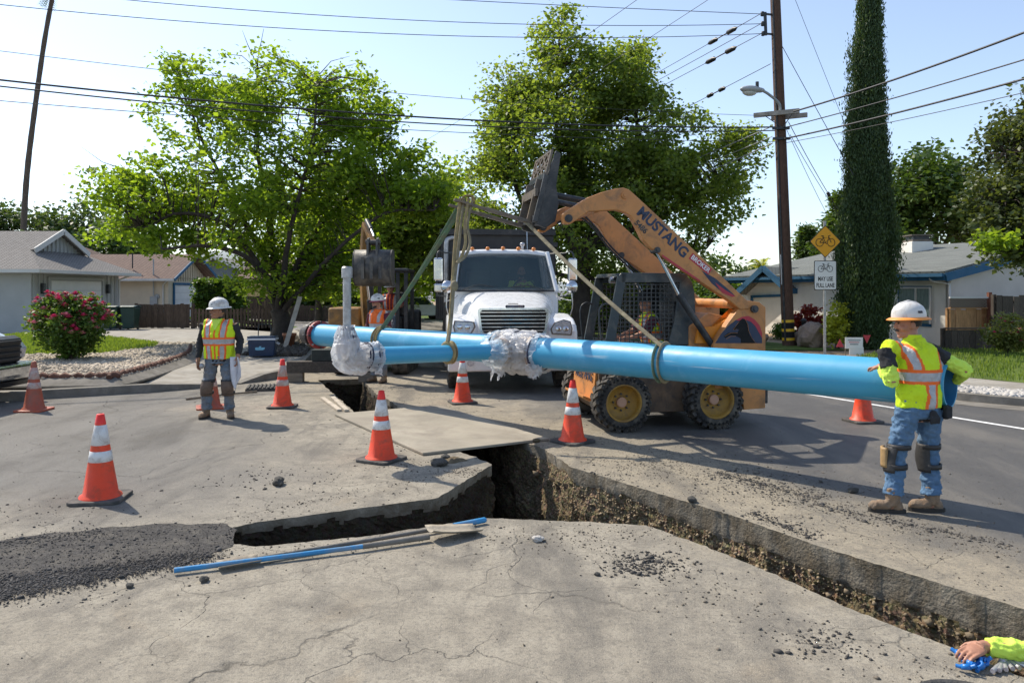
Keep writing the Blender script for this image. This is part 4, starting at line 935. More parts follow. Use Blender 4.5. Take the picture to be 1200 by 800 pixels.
        me=remesh(mb,'vest',o.get('vvox',.0085),3); wrinkle(me,.012,10,o.get('seed',1),.6); wrinkle(me,.004,34,o.get('seed',1)+4,.8)
        mi=[vest_zones(V((p.center.x-(pel.x+(ch.x-pel.x)*max(0,min(1,(p.center.z-pel.z)/(ch.z-pel.z)))),p.center.y,p.center.z)),(p.center.y<ch.y-.01 if not o.get('flip') else True),hem,belt) for p in me.polygons]
        vo=link('vest',me,[o.get('vcol',M_hvy),M_hvo,M_slv,M_hvo],root); me.polygons.foreach_set('material_index',np.asarray(mi,np.int32))
        if o.get('scrub'):
            e=MB(); e.prism([(-.085,1.475-.0),(.085,1.475),(.0,1.27)],0,.01,Matrix.Translation((0,ch.y+.165,0))@MXZ); 
    # trousers
    if legs:
        mb=MB(); mb.tube([pel+V((0,0,-.08)),pel,pel+V((0,0,.09))],[(.15*b_,.125*b_),(.172*b_,.14*b_),(.17*b_,.135*b_)],18,up=(0,1,0))
        for k,(h,kn,an,td) in legs.items():
            h=V(h);kn=V(kn);an=V(an); mb.tube([h+V((0,0,.03)),h.lerp(kn,.45),kn,kn.lerp(an,.4),kn.lerp(an,.86)],[.104,.089,.074,.073,.080],16)
        me=remesh(mb,'trousers',vox*.8,1); wrinkle(me,.015,12,5,1.5); wrinkle(me,.005,38,8,1.2); link('trousers',me,o['trousers'],root)
        for k,(h,kn,an,td) in legs.items():
            if not td: continue
            h=V(h);kn=V(kn);an=V(an); td=V(td).normalized(); s=td.cross(V((0,0,1))); z0=0
            bm_=MB(); rot=Matrix((s,td,V((0,0,1)))).transposed(); g=V((an.x,an.y,0))
            bm_.tube([an+V((0,0,.12)),an+V((0,0,.02)),g+V((0,0,.06))],[.060,.056,.052],12); bm_.ell(g+td*.075+V((0,0,.055)),(.05,.085,.045),12,rot); bm_.ell(g+td*.125+V((0,0,.05)),(.049,.065,.043),12,rot); bm_.ell(g-td*.035+V((0,0,.05)),(.043,.05,.048),12,rot)
            me=remesh(bm_,'boot',.009,2); wrinkle(me,.006,24,4); bo=link('boot',me,M_boot,root)
            sp_=[(math.cos(a)*.053*(1 if math.sin(a)>0 else .9),.045+math.sin(a)*.145) for a in np.linspace(0,2*PI,19)[:-1]]
            e=MB(); Ms=rot.to_4x4(); Ms.translation=g; e.prism(sp_,.0,.03,Ms); e.build('boot_sole',M_sole,bo)
            pad=o.get('pads')
            if pad:
                fw=td if o.get('padtd') else V((0,1,0)); sd=fw.cross(V((0,0,1)))
                lf=lambda z:(kn.lerp(h,(z-kn.z)/(h.z-kn.z)) if z>kn.z else kn.lerp(an,(kn.z-z)/(kn.z-an.z)))
                e=MB()
                for i in range(9):
                    pass
                e.grid(14,10,lambda u,v:lf(kn.z+.10-.22*v)+(fw*math.cos((u-.5)*2.6)+sd*math.sin((u-.5)*2.6))*(.088+.014*math.sin(PI*v)*math.cos((u-.5)*2.6)))
                po=e.build('knee_pad',pad,root); m=po.modifiers.new('t','SOLIDIFY'); m.thickness=.016
                for dz in (.085,-.075):
                    e=MB(); c=lf(kn.z+dz); e.tube([c+V((0,0,-.02)),c+V((0,0,.02))],[.092,.092],16,cap=False); so_=e.build('strap',M_pad,po); m=so_.modifiers.new('t','SOLIDIFY'); m.thickness=.008
    # hard hat with a full brim
    if o.get('hat'):
        hc=Mh@Matrix.Translation((0,-.012,.055))@Matrix.Rotation(o.get('htilt',R(-4)),4,'X')@Matrix.Diagonal((1,1.14,1,1))
        e=MB(); e.lathe([(.118,0),(.119,.02),(.114,.055),(.098,.09),(.068,.116),(.03,.129),(0,.132)],28,hc); hh=e.build('hard_hat',o['hat'],root)
        e=MB(); e.lathe([(.112,.004),(.135,-.004),(.149,-.013),(.153,-.020),(.148,-.022),(.132,-.014),(.110,-.006)],32,hc); e.build('brim',o.get('brim',o['hat']),hh)
        e=MB(); e.tube([hc@V((0,y,z)) for y,z in ((.085,.085),(.06,.118),(.0,.136),(-.06,.118),(-.085,.085))],[.010,.016,.018,.016,.010],8,flat=.45); e.build('ridge',o['hat'],hh)
        for a,z,w,m in o.get('stickers',()):
            n=V((math.cos(a),math.sin(a),.35)); c=V((.1165*math.cos(a),.1165*math.sin(a),z)) if z<.05 else V((.106*math.cos(a),.106*math.sin(a),z)); e=MB(); Ms=hc@frame(c*1.006,V((-math.sin(a),math.cos(a),0)),n)
            e.prism([(-w,-w*.55),(w,-w*.55),(w,w*.55),(-w,w*.55)],0,.002,Ms); e.build('sticker',m,hh)
    return root
# right-hand worker, seen from behind, hands on the pipe
RM=V((3.25,6.27,0))
rm_=person('man seen from behind in yellow vest and orange-brimmed hard hat leaning on the pipe',RM,R(14),dict(
    bvox=.0055,vox=.011,pel=(.06,-.02,.84),chest=(.115,.03,1.18),neck=(.095,.075,1.375),head=(.065,.10,1.52),yaw=R(72),pitch=R(-4),bulk=1.0,shw=.192,skin=M_skin,moustache=True,
    arms={'L':dict(w=1,el=P(1045,447,6.18),wr=P(1033,430,6.42),hd=(.10,.99,-.1),pn=(.1,-.1,-1),curl=.55,ts=1,sleeve=.6,neon=1),
          'R':dict(w=1,el=P(1132,434,6.26),wr=P(1120,447,6.50),hd=(-.2,.95,-.1),pn=(-.2,0,-1),curl=.5,ts=-1,sleeve=.55,neon=1)},
    legs={'L':((-.035,-.02,.80),(-.11,.03,.445),(-.165,.0,.085),(-.86,.42,0)),'R':((.165,-.02,.80),(.18,-.0,.44),(.17,-.05,.085),(-.80,.30,0))},padtd=True,pads=M_pad,
    shirt=M_black,vest=1,hem=.85,belt=1.10,trousers=M_jean,collar=M_hvy,hat=M_hat,brim=M_hato,seed=2,flip=True,htilt=R(2),
    stickers=[(R(250),.05,.022,M_stk),(R(200),.045,.018,M_dark),(R(300),.04,.014,M_slv)]))
e=MB(); e.lim(.20,.26,-.17,-.12,.77,.87); e.build('belt_pouch',M_black,rm_,.012)
e=MB(); e.lim(.255,.295,-.10,-.02,.75,.87); e.build('belt_pouch',M_black,rm_,.012)
e=MB(); 
for i in range(5): e.tube([V((.05+.012*i,-.165,.82)),V((.04+.018*i,-.185,.78)),V((.035+.02*i,-.18,.735))],[.011,.011,.008],7)
e.ell((.07,-.17,.815),(.035,.02,.03),10); link('glove',remesh(e,'glove',.007,1),M_black,rm_)
# tan shell on the outer knee pad
e=MB(); e.grid(9,9,lambda u,v:V((-.11,.03,.45))+V((-.86*math.cos((u-.5)*1.5)*.122+.42*math.sin((u-.5)*1.5)*.1,.42*math.cos((u-.5)*1.5)*.122+.86*math.sin((u-.5)*1.5)*.1,.07-.16*v))); po=e.build('knee_pad',M_padt,rm_); m=po.modifiers.new('t','SOLIDIFY'); m.thickness=.02
# left-hand worker facing the camera
LM=V((-4.13,10.85,0))
lm_=person('man facing the camera in white hard hat, hi-vis vest and black sleeves',LM,R(180),dict(
    bvox=.0055,vox=.011,pel=(0,0,.85),chest=(0,.03,1.19),neck=(0,.03,1.375),head=(-.0,.06,1.51),yaw=R(-52),bulk=1.16,shw=.20,skin=M_skin2,
    arms={'R':dict(el=(.275,-.02,1.08),wr=(.285,.05,.83),hd=(-.05,.12,-1),pn=(-1,.1,0),curl=.5,ts=1,sleeve=1),
          'L':dict(el=(-.28,-.03,1.09),wr=(-.295,.10,.88),hd=(.0,.2,-1),pn=(1,.1,0),curl=.7,ts=-1,sleeve=1)},
    legs={'R':((.10,0,.80),(.155,.05,.44),(.19,.0,.085),(.10,1,0)),'L':((-.10,0,.80),(-.135,.05,.44),(-.14,-.02,.085),(-.45,.9,0))},pads=M_padb,
    shirt=M_black,vest=1,hem=.84,belt=1.085,trousers=M_jean2,collar=M_black,hat=M_hat,seed=6,stickers=[(R(85),.05,.014,M_dark),(R(120),.045,.010,M_dark)]))
# neon shirt showing in the open neck, zip, cloth rag, tape measure
e=MB(); e.grid(8,8,lambda u,v:V(((u-.5)*.13*(1-v)+(u-.5)*.01,.118+.075*v,1.40-.155*v))); m=e.build('shirt_front',M_neon,lm_).modifiers.new('t','SOLIDIFY'); m.thickness=.01
e=MB(); e.grid(10,14,lambda u,v:V((-.20-.13*u-.02*v+.018*math.sin(u*9+v*3),.10+.05*u+.03*math.sin(u*7),.87-.46*v*(.8+.2*math.sin(u*5))))); po=e.build('rag',mat('white_rag',(.62,.62,.66),.9,.15,8,.4,100),lm_); m=po.modifiers.new('t','SOLIDIFY'); m.thickness=.008
e=MB(); e.ell((.215,.10,.74),(.035,.03,.04),12); e.build('tape_measure',M_steel,lm_)
# worker behind the main, by the excavator bucket
person('bearded worker in orange-yellow vest and maroon sleeves standing behind the blue main',(-2.60,15.0,0),R(150),dict(
    vox=.013,pel=(0,0,.87),yaw=R(-22),skin=M_skin,beard=True,
    arms={'R':dict(el=(.26,.02,1.10),wr=(.20,.24,1.0),curl=.8),'L':dict(el=(-.26,.02,1.10),wr=(-.27,.16,.88),curl=.6,ts=-1)},
    legs={'R':((.10,0,.80),(.13,.03,.44),(.13,.0,.085),(.1,1,0)),'L':((-.10,0,.80),(-.13,.03,.44),(-.13,0,.085),(-.2,1,0))},
    shirt=M_purp,vest=1,vcol=M_hvo,belt=1.12,trousers=M_jean2,hat=M_hat,brim=mat('maroon_brim',(.25,.03,.06),.5,.1),stickers=[(R(60),.045,.03,M_dark),(R(115),.05,.03,M_dark),(R(165),.045,.02,M_dark)]))
# man standing down in the near trench, one arm laid over the edge
TM=V((2.90,3.62,-1.36))
tm_=person('arm in neon yellow sleeve reaching over the near trench edge at the lower right',TM,R(80),dict(
    bvox=.0042,vox=.010,yaw=R(10),skin=M_skin,neck=(0,.05,1.40),
    arms={'R':dict(w=1,sh=(.185,.05,1.35),el=V((2.60,3.68,.06)),wr=P(1152,757,3.72),hd=(-.55,.83,-.10),pn=(.0,.30,-1),curl=.62,ts=-1,sleeve=.5,neon=1),
          'L':dict(el=(-.28,.0,1.08),wr=(-.26,.2,.95),curl=.5,sleeve=.5,neon=1)},
    legs={'R':((.10,0,.80),(.12,.03,.44),(.12,.0,.085),(.1,1,0)),'L':((-.10,0,.80),(-.12,.03,.44),(-.12,0,.085),(-.1,1,0))},
    shirt=M_black,vest=1,trousers=M_jean,hat=M_hat))

# ------------------------------------------------------------- white dump truck
TO=V((.02,13.45,0)); TR=math.atan2(-.995,.0995)
M_tw=mat('white_truck_paint',(.74,.75,.75),.28,.015,3,.02,40,dirt=(.42,.40,.37),da=.06,ds=2.5,coat=.3)
M_tb=mat('black_dump_body',(.012,.012,.014),.45,.2,3,.08,40,dirt=(.05,.045,.04),da=.3,ds=3)
M_tg=glassmat('windscreen_glass',(.05,.085,.095),.03,.40)
M_lens=mat('lamp_lens',(.45,.46,.48),.12,.25,22,.3,60,metal=.35,coat=.6)
M_amb=mat('amber_lens',(.75,.22,.02),.3,.1,5,0,coat=.4)
M_int=mat('grey_cab_trim',(.055,.058,.062),.75,.15,6,.1)
T=thing('dump_truck','white dump truck with black dump body parked facing the camera behind the pipe','truck',TO,TR)
mb=MB(); secs=[(.0,.60,1.46,.74),(-.10,.66,1.50,.72),(-.35,.74,1.55,.72),(-.8,.83,1.65,.75),(-1.2,.91,1.74,.8),(-1.50,.97,1.80,.85)]
def hoodpt(u,v):
    f=v*(len(secs)-1); i=min(int(f),len(secs)-2); t=f-i; a=[secs[i][k]*(1-t)+secs[i+1][k]*t for k in range(4)]
    th=PI*u; c,s=math.cos(th),math.sin(th); y=a[1]*math.copysign(abs(c)**.38,c); z=a[3]+(a[2]-a[3])*abs(s)**.42
    return V((a[0]-.05*(1-s)*0,y,z+.02*math.exp(-(y/.25)**2)))
mb.grid(40,24,hoodpt); n=40; mb.add([hoodpt(i/(n-1),0) for i in range(n)],[tuple(range(n))],False)
hood=mb.build('hood',M_tw,T,clean=False)
e=MB(); e.prism([(-.09,-.011),(.09,-.011),(.09,.011),(-.09,.011)],0,.01,frame((-.20,0.02,1.555),(0,1,0),(.15,0,1))); e.build('hood_vent',M_worn,hood)
# grille
def rr(w0,w1,h,r=.04): return [(-w0+r,-h),(w0-r,-h),(w0,-h+r),(w1,h-r),(w1-r,h),(-w1+r,h),(-w1,h-r),(-w0,-h+r)]
Mg_=frame((.012,0,1.255),(0,1,0),(1,0,.03))
e=MB(); e.prism(rr(.56,.60,.215),-.05,.02,Mg_); gr=e.build('grille',M_hole,T)
e=MB(); o_=rr(.585,.625,.235); i_=rr(.545,.585,.20); nn_=len(o_); e.add([Mg_@V((x,y,.015)) for x,y in o_]+[Mg_@V((x,y,.04)) for x,y in o_]+[Mg_@V((x,y,.04)) for x,y in i_]+[Mg_@V((x,y,.015)) for x,y in i_],[(k*nn_+j,k*nn_+(j+1)%nn_,(k+1)*nn_+(j+1)%nn_,(k+1)*nn_+j) for k in range(3) for j in range(nn_)],False); e.build('grille_surround',M_chr,gr)
for k in range(6):
    z=-.16+k*.064; w=.55+.035*(k/6); e=MB(); e.bar(Mg_@V((-w,z,.03)),Mg_@V((w,z,.03)),.03,.022,(0,0,1)); e.build('grille_bar',M_chr,gr)
e=MB(); e.prism(rr(.17,.17,.024,.015),0,.012,frame((.03,0.03,1.515),(0,1,0),(1,0,.2))); bd=e.build('badge',M_dark,T)
text('lettering','FREIGHTLINER',.042,frame((.044,.03,1.516),(0,1,0),(1,0,.2)),M_chr,bd,.001)
# fenders with wheel arches
arch=[(-.92+.60*math.cos(a),.52+.60*math.sin(a)) for a in np.linspace(PI,0,13)]
fp_=[(.0,.50),(.015,.9),(.0,1.08),(-.10,1.20),(-.35,1.30),(-.8,1.36),(-1.3,1.36),(-1.62,1.28),(-1.70,1.1),(-1.70,.52)]+arch
for s_ in (1,-1):
    e=MB(); e.prism(fp_,s_*.60,s_*1.15,MXZ); e.build('fender',M_tw,T,.07,4)
    e=MB(); hp_=[(-.16,-.10),(.15,-.12),(.17,-.02),(.14,.10),(.03,.13),(-.12,.08),(-.18,-.02)]; Mx=frame((.015,s_*.86,1.14),(0,s_*1,0),(1,0,.06)); 
    e.prism([(x*1.12,y*1.12) for x,y in hp_],-.02,.008,Mx); hl=e.build('headlight',M_worn,T)
    e=MB(); e.prism(hp_,-.01,.02,Mx); e.build('lens',M_lens,hl,.01)
    for q_ in (-.06,.07): e=MB(); e.lathe([(.05,.022),(.045,.03),(.02,.034),(0,.035)],14,Mx@Matrix.Translation((q_,-.02,0))); e.build('bulb',M_chr,hl)
e=MB(); e.prism([(0,.38),(.14,.40),(.16,.66),(.10,.72),(0,.72)],-1.14,1.14,MXZ); e.build('bumper',M_tw,T,.03)
for s_ in (-.75,.75): e=MB(); e.tube([(.15,s_,.55),(.175,s_,.55)],.06,14); e.build('fog_light',M_lens,T)
# cab shell
ws=dict(b=(-1.42,1.78),t=(-1.98,2.52))
def cabw(z): return 1.03-.15*max(0,(z-1.7))/.9
e=MB(); e.prism([(-1.5,.80),(-1.5,1.74),(-1.42,1.79),(-1.50,1.82),(-3.05,1.82),(-3.05,.80)],-1.03,1.03,MXZ); e.build('cab_body',M_tw,T,.03)
e=MB(); nR=12
def roofpt(u,v):
    x=-1.93-1.14*v; y=(u-.5)*2; w=.90; z=2.63-.05*abs(y)**3-.07*max(0,1-v*6)**2-.06*max(0,v*5-4)**2
    return V((x,y*w,z))
e.grid(20,14,roofpt); po=e.build('roof',M_tw,T,clean=False); m=po.modifiers.new('t','SOLIDIFY'); m.thickness=.08; m.offset=-1
for s_ in (1,-1):
    e=MB(); e.bar((-1.42,s_*1.0,1.76),(-1.98,s_*.885,2.56),.08,.09); e.build('pillar',M_tw,T,.02)
    e=MB(); e.bar((-2.98,s_*1.0,1.8),(-2.98,s_*.88,2.56),.12,.08); e.build('pillar',M_tw,T,.02)
    e=MB(); e.bar((-2.55,s_*1.005,1.8),(-2.55,s_*.885,2.56),.05,.05); e.build('pillar',M_tw,T)
    e=MB(); e.add([V((-1.46,s_*1.0,1.80)),V((-2.95,s_*1.0,1.80)),V((-2.95,s_*.885,2.54)),V((-2.0,s_*.885,2.54))],[(0,1,2,3)]); po=e.build('side_window',M_tg,T); m=po.modifiers.new('t','SOLIDIFY'); m.thickness=.006
    e=MB(); e.prism([(-1.55,.95),(-1.55,1.72),(-2.5,1.72),(-2.5,.95)],s_*1.032,s_*1.045,MXZ); d_=e.build('door',M_tw,T,.006)
    e=MB(); e.bar((-2.40,s_*1.06,1.55),(-2.25,s_*1.06,1.55),.03,.04); e.build('handle',M_blk,d_)
    # tall mirror on its bracket and round spot mirror on the fender
    e=MB(); e.lim(-1.45,-1.33,s_*1.30-.09,s_*1.30+.09,1.98,2.42); mr=e.build('mirror',M_chr,T,.03)
    e=MB(); e.lim(-1.455,-1.45,s_*1.30-.075,s_*1.30+.075,2.0,2.40); e.build('mirror_glass',M_tg,mr)
    e=MB(); e.lim(-1.44,-1.33,s_*1.30-.08,s_*1.30+.08,1.76,1.93); e.build('mirror',M_chr,T,.03)
    e=MB(); e.tube(smoothline([V((-1.42,s_*1.32,1.68)),V((-1.38,s_*1.32,2.48)),V((-1.5,s_*1.15,2.52)),V((-1.75,s_*.92,2.52))],5),.016,6); e.build('mirror_arm',M_blk,T)
    e=MB(); e.tube([(-1.42,s_*1.32,1.70),(-1.6,s_*1.02,1.66)],.014,6); e.build('mirror_arm',M_blk,T)
    c=V((-.55,s_*1.14,1.86)); e=MB(); e.lathe([(0,.045),(.06,.035),(.10,.012),(.115,-.005),(.10,-.02),(0,-.028)],22,Matrix.Translation(c)@Matrix.Rotation(R(92),4,'Y')); e.build('spot_mirror',M_chr,T)
    e=MB(); e.tube(smoothline([c+V((-.02,0,-.11)),c+V((-.03,s_*.02,-.35)),c+V((-.05,-s_*.02,-.52))],5),.010,6); e.build('mirror_stalk',M_chr,T)
    e=MB(); e.tube(smoothline([c+V((-.03,0,-.25)),c+V((-.35,-s_*.12,-.22)),c+V((-.62,-s_*.2,-.16))],5),.008,6); e.build('mirror_stalk',M_chr,T)
e=MB(); e.grid(16,8,lambda u,v:V((-1.43-.55*v+.10*(1-(2*u-1)**2)*(1-v*.4),(2*u-1)*(.965-.10*v),1.79+.74*v))); po=e.build('windscreen',M_tg,T); m=po.modifiers.new('t','SOLIDIFY'); m.thickness=.008
e=MB(); e.tube([V((-1.36+.02,-.93,1.80))]+[V((-1.43-.02+.11*(1-(2*u-1)**2),(2*u-1)*.97,1.79)) for u in np.linspace(0,1,13)],.022,6); e.build('window_seal',M_blk,T)
for y0,y1,z1 in ((-.85,-.25,1.93),(.75,.1,1.92)):
    e=MB(); e.tube(smoothline([V((-1.33,y0,1.80)),V((-1.37,(y0+y1)/2,z1-.03)),V((-1.37,y1,z1-.06))],5),.010,6); e.build('wiper',M_blk,T)
e=MB(); e.prism([(-1.55,1.60),(-1.50,1.80),(-1.72,1.86),(-1.95,1.78),(-1.95,1.5)],-.95,.95,MXZ); e.build('dashboard',M_int,T,.03)
e=MB(); e.torus((-1.98,.42,1.86),.21,.016,(-.75,0,.65),24,6); e.build('steering_wheel',M_blk,T)
for y in (-.45,.42):
    e=MB(); e.lim(-2.85,-2.70,y-.26,y+.26,1.45,2.22); e.lim(-2.85,-2.3,y-.26,y+.26,1.35,1.5); e.build('seat',M_int,T,.05)
e=MB(); e.lim(-3.06,-3.0,-.9,.9,1.8,2.56); e.build('cab_back',M_int,T)
for i,y in enumerate((-.62,-.31,0,.31,.62)):
    e=MB(); e.ell((-2.02,y,2.645-.02*abs(y)),(.05,.045,.035),10); e.build('marker_light',M_amb,T)
e=MB(); e.tube([(-2.1,.50,2.62),(-2.15,.50,3.05)],.006,5); e.build('antenna',M_chr,T)
e=MB(); e.tube([(-2.1,.40,2.63),(-2.1,.40,2.70)],.03,8); e.ell((-2.1,.40,2.73),(.055,.055,.04),10); e.build('beacon',M_lens,T)
# exhaust stack, tanks and steps on the passenger side
e=MB(); e.tube(smoothline([V((-3.22,-1.12,.9)),V((-3.22,-1.12,2.2)),V((-3.22,-1.12,2.80)),V((-3.24,-1.05,2.92)),V((-3.3,-.90,2.95))],6),.05,10); e.build('exhaust_stack',M_steel,T)
for s_ in (1,-1):
    e=MB(); e.tube([(-1.85,s_*.95,.72),(-3.1,s_*.95,.72)],.27,16); e.build('fuel_tank',M_worn,T)
    e=MB(); e.lim(-2.6,-1.85,s_*1.0,s_*1.18,.42,.46); e.lim(-2.6,-1.85,s_*1.0,s_*1.16,.74,.78); e.build('cab_step',M_blk,T)
    e=MB(); e.lim(-3.9,-3.12,s_*.75,s_*1.18,.55,1.55); e.build('tool_box',M_tb,T,.02)
    e=MB(); e.lim(-7.6,-.1,s_*.42-.05,s_*.42+.05,.72,.98); e.build('frame_rail',M_tb,T)
e=MB(); e.tube([(-.92,-1.0,.5),(-.92,1.0,.5)],.07,10); e.build('axle',M_tb,T)
# dump body
bw,bt=1.23,3.10
e=MB(); e.lim(-3.42,-3.34,-bw,bw,1.15,bt); dbd=e.build('dump_body',M_tb,T,.01)
for s_ in (1,-1):
    e=MB(); e.lim(-7.4,-3.43,s_*bw-.04,s_*bw+.04,1.15,2.75); e.build('side_wall',M_tb,dbd)
    for k in range(6): e=MB(); e.lim(-3.9-.62*k,-3.8-.62*k,s_*(bw+.045),s_*(bw+.12),1.15,2.72); e.build('rib',M_tb,dbd)
    e=MB(); e.lim(-7.4,-3.3,s_*bw-.08,s_*bw+.09,2.755,2.85); e.build('top_rail',M_tb,dbd)
e=MB(); e.lim(-7.4,-3.43,-bw+.045,bw-.045,1.10,1.2); e.build('floor_plate',M_tb,dbd)
e=MB(); e.lim(-7.45,-7.402,-bw,bw,1.15,2.6); e.build('tailgate',M_tb,dbd)
e=MB(); e.lim(-3.33,-3.2,-bw-.03,bw+.03,bt-.10,bt+.02); e.build('cab_guard',M_tb,dbd)
def twheel(x,y,w=.28,r=.50):
    e=MB(); Mw=Matrix.Rotation(R(-90),4,'X'); e.lathe([(.29,-w/2),(.40,-w/2),(r-.03,-w/2+.02),(r,-w/2+.06),(r,w/2-.06),(r-.03,w/2-.02),(.40,w/2),(.29,w/2)],36,Mw,False)
    for i in range(36):
        for sg_ in (-1,1):
            a=2*PI*(i+.25*sg_)/36; rot=Matrix.Rotation(a,3,'Y'); e.box(rot@V((0,sg_*.065,r-.004)),(.05,.10,.022),rot)
    o=e.build('wheel',M_rub,T); o.location=(x,y,r); s_=1 if y>0 else -1; Mo=Matrix.Rotation(R(-90*s_),4,'X')
    e=MB(); e.lathe([(.295,-w/2),(.295,w/2-.01),(.27,w/2-.015),(.25,w/2-.10),(.17,w/2-.06),(.12,w/2-.03),(.11,w/2+.04),(0,w/2+.05)],28,Mo); e.build('rim',M_steel,o); return o
for y in (-1.0,1.0): twheel(-.92,y)
for y in (-1.05,-.72,.72,1.05): twheel(-5.9,y,.26)
person('truck driver in lime shirt with dark beard behind the windscreen',TO+Matrix.Rotation(TR,3,'Z')@V((-2.52,.42,.78)),TR-R(90),dict(vox=.013,pel=(0,0,.72),chest=(0,.05,1.05),neck=(0,.07,1.24),head=(0,.09,1.39),beard=True,yaw=0,
    arms={'R':dict(el=(.26,.2,1.0),wr=(.16,.46,1.06),hd=(0,1,.1),curl=1.0,sleeve=.7),'L':dict(el=(-.26,.2,1.0),wr=(-.16,.46,1.06),hd=(0,1,.1),curl=1.0,ts=-1,sleeve=.7)},
    legs={'R':((.1,.05,.70),(.14,.45,.76),(.14,.62,.42),None),'L':((-.1,.05,.70),(-.14,.45,.76),(-.14,.62,.42),None)},shirt=M_neon,trousers=M_jean2))
p_=skw(-.12,0,.25)
person('loader operator in lime and orange vest and dark cap behind the cab mesh',p_,SKR-R(90),dict(vox=.013,pel=(0,0,.72),chest=(0,.05,1.05),neck=(0,.08,1.22),head=(0,.10,1.37),yaw=R(10),skin=M_skin,
    arms={'R':dict(el=(.25,.2,.98),wr=(.2,.42,.9),hd=(0,1,-.2),curl=1.0,sleeve=.9),'L':dict(el=(-.25,.2,.98),wr=(-.2,.42,.9),hd=(0,1,-.2),curl=1.0,ts=-1,sleeve=.9)},
    legs={'R':((.1,.05,.70),(.13,.45,.72),(.13,.60,.35),None),'L':((-.1,.05,.70),(-.13,.45,.72),(-.13,.60,.35),None)},shirt=M_purp,trousers=M_jean,vest=1,hem=.75,belt=.93,hat=M_black))

# ------------------------------------------------------------- mini excavator behind the trench end
EO=V((-3.0,17.3,0)); X=thing('mini_excavator','small orange-yellow excavator with its dark bucket raised behind the main','excavator',EO)
E_=lambda x,y,z:V((x,y,z))-EO
M_ey=mat('excavator_yellow',(.34,.17,.035),.55,.2,3,.12,40,dirt=(.09,.06,.035),da=.75,ds=4)
for x in (-.62,.62):
    e=MB(); pts_=[(-.85+.24*math.cos(a),.25+.24*math.sin(a)) for a in np.linspace(PI*1.5,PI*.5,9)]+[(.85+.24*math.cos(a),.25+.24*math.sin(a)) for a in np.linspace(PI*.5,-PI*.5,9)]
    e.prism([(a,b) for a,b in pts_],x-.16,x+.16,Matrix(((0,0,1,0),(1,0,0,0),(0,1,0,0),(0,0,0,1)))); tr=e.build('track',M_rub,X)
    e=MB()
    for k in range(9): e.box((x,-.8+.2*k,.50),(.33,.06,.03))
    tag(e.build('track_lugs',M_rub,tr),kind='stuff')
e=MB(); e.lim(-.48,.48,-.5,.5,.30,.55); e.build('undercarriage',M_blk,X)
e=MB(); e.lim(-1.02,-.30,-.55,.75,.62,1.42); e.build('engine_housing',M_ey,X,.06,3)
e=MB(); e.lim(-.30,.85,-.4,.75,.60,.80); e.build('deck',M_blk,X,.02)
e=MB(); e.lim(-1.02,.85,.76,.98,.60,1.35); e.build('counterweight',M_blk,X,.08,3)
for x,y in ((-.1,-.35),(.48,-.35),(.66,-.35),(-.1,.7),(.66,.7)):
    e=MB(); e.bar((x,y,.8),(x,y,2.2),.08,.08,(1,0,0)); e.build('cab_post',M_blk,X)
e=MB(); e.lim(-.16,.72,-.45,.78,2.202,2.28); e.build('canopy',M_blk,X,.03)
e=MB(); e.lim(.02,.50,.15,.60,.81,1.2); e.lim(.02,.50,.5,.62,1.2,1.75); e.build('seat',M_blk,X,.04)
b0=E_(-3.16,16.7,.75); b1=E_(-3.17,16.3,2.35); b2=E_(-3.02,15.75,3.12)
e=MB(); e.tube([b0,b0.lerp(b1,.5)+V((0,-.05,0)),b1,b1.lerp(b2,.5),b2],[(.085,.16),(.085,.17),(.085,.17),(.08,.13),(.07,.09)],4,up=(0,-1,0)); e.build('boom',M_ey,X,.01)
bk=E_(-2.74,15.25,2.72)
e=MB(); e.tube([b2+V((0,0,.02)),b2.lerp(bk,.5),bk],[(.07,.10),(.065,.10),(.06,.07)],4,up=(0,-1,0)); e.build('stick',M_ey,X,.01)
e=MB(); e.tube([b2+V((.06,-.12,.10)),b2.lerp(bk,.5)+V((.06,-.14,.10))],.045,10); e.build('cylinder_barrel',M_blk,X)
e=MB(); e.tube([b2.lerp(bk,.5)+V((.06,-.14,.10)),bk+V((.02,-.12,.14))],.025,8); e.build('cylinder_rod',M_chr,X)
e=MB(); e.tube([E_(-3.0,16.55,.75),E_(-3.0,16.15,1.6)],.055,10); e.build('cylinder_barrel',M_blk,X)
e=MB(); e.tube([E_(-3.0,16.15,1.6),E_(-3.05,15.95,2.3)],.03,8); e.build('cylinder_rod',M_chr,X)
# bucket: curved shell and two cheeks, back turned to the camera
bc=E_(-2.73,15.15,2.24); M_bkt=mat('bucket_steel',(.05,.05,.052),.5,.3,5,.3,40,metal=.3,dirt=(.17,.15,.12),da=.7,ds=5)
prof=[(.24,.34),(.02,.36),(-.16,.28),(-.24,.08),(-.22,-.14),(-.10,-.30),(.12,-.36),(.30,-.34)]
ps=smoothline([V((0,y,z)) for y,z in prof],4)
e=MB(); nP=len(ps); e.add([bc+V((x,p.y,p.z)) for x in (-.355,.355) for p in ps],[(i,i+1,nP+i+1,nP+i) for i in range(nP-1)],True); po=e.build('bucket',M_bkt,X); m=po.modifiers.new('t','SOLIDIFY'); m.thickness=.03
for x in (-.36,.36):
    e=MB(); e.prism([(p.y,p.z) for p in ps],x-.015,x+.015,Matrix.Translation(bc)@Matrix(((0,0,1,0),(1,0,0,0),(0,1,0,0),(0,0,0,1)))); e.build('bucket_cheek',M_bkt,po)
for k in range(3):
    e=MB(); e.lim(bc.x-.20+.17*k,bc.x-.14+.17*k,bc.y-.262,bc.y-.235,bc.z-.22,bc.z+.2); e.build('wear_strip',M_bkt,po)
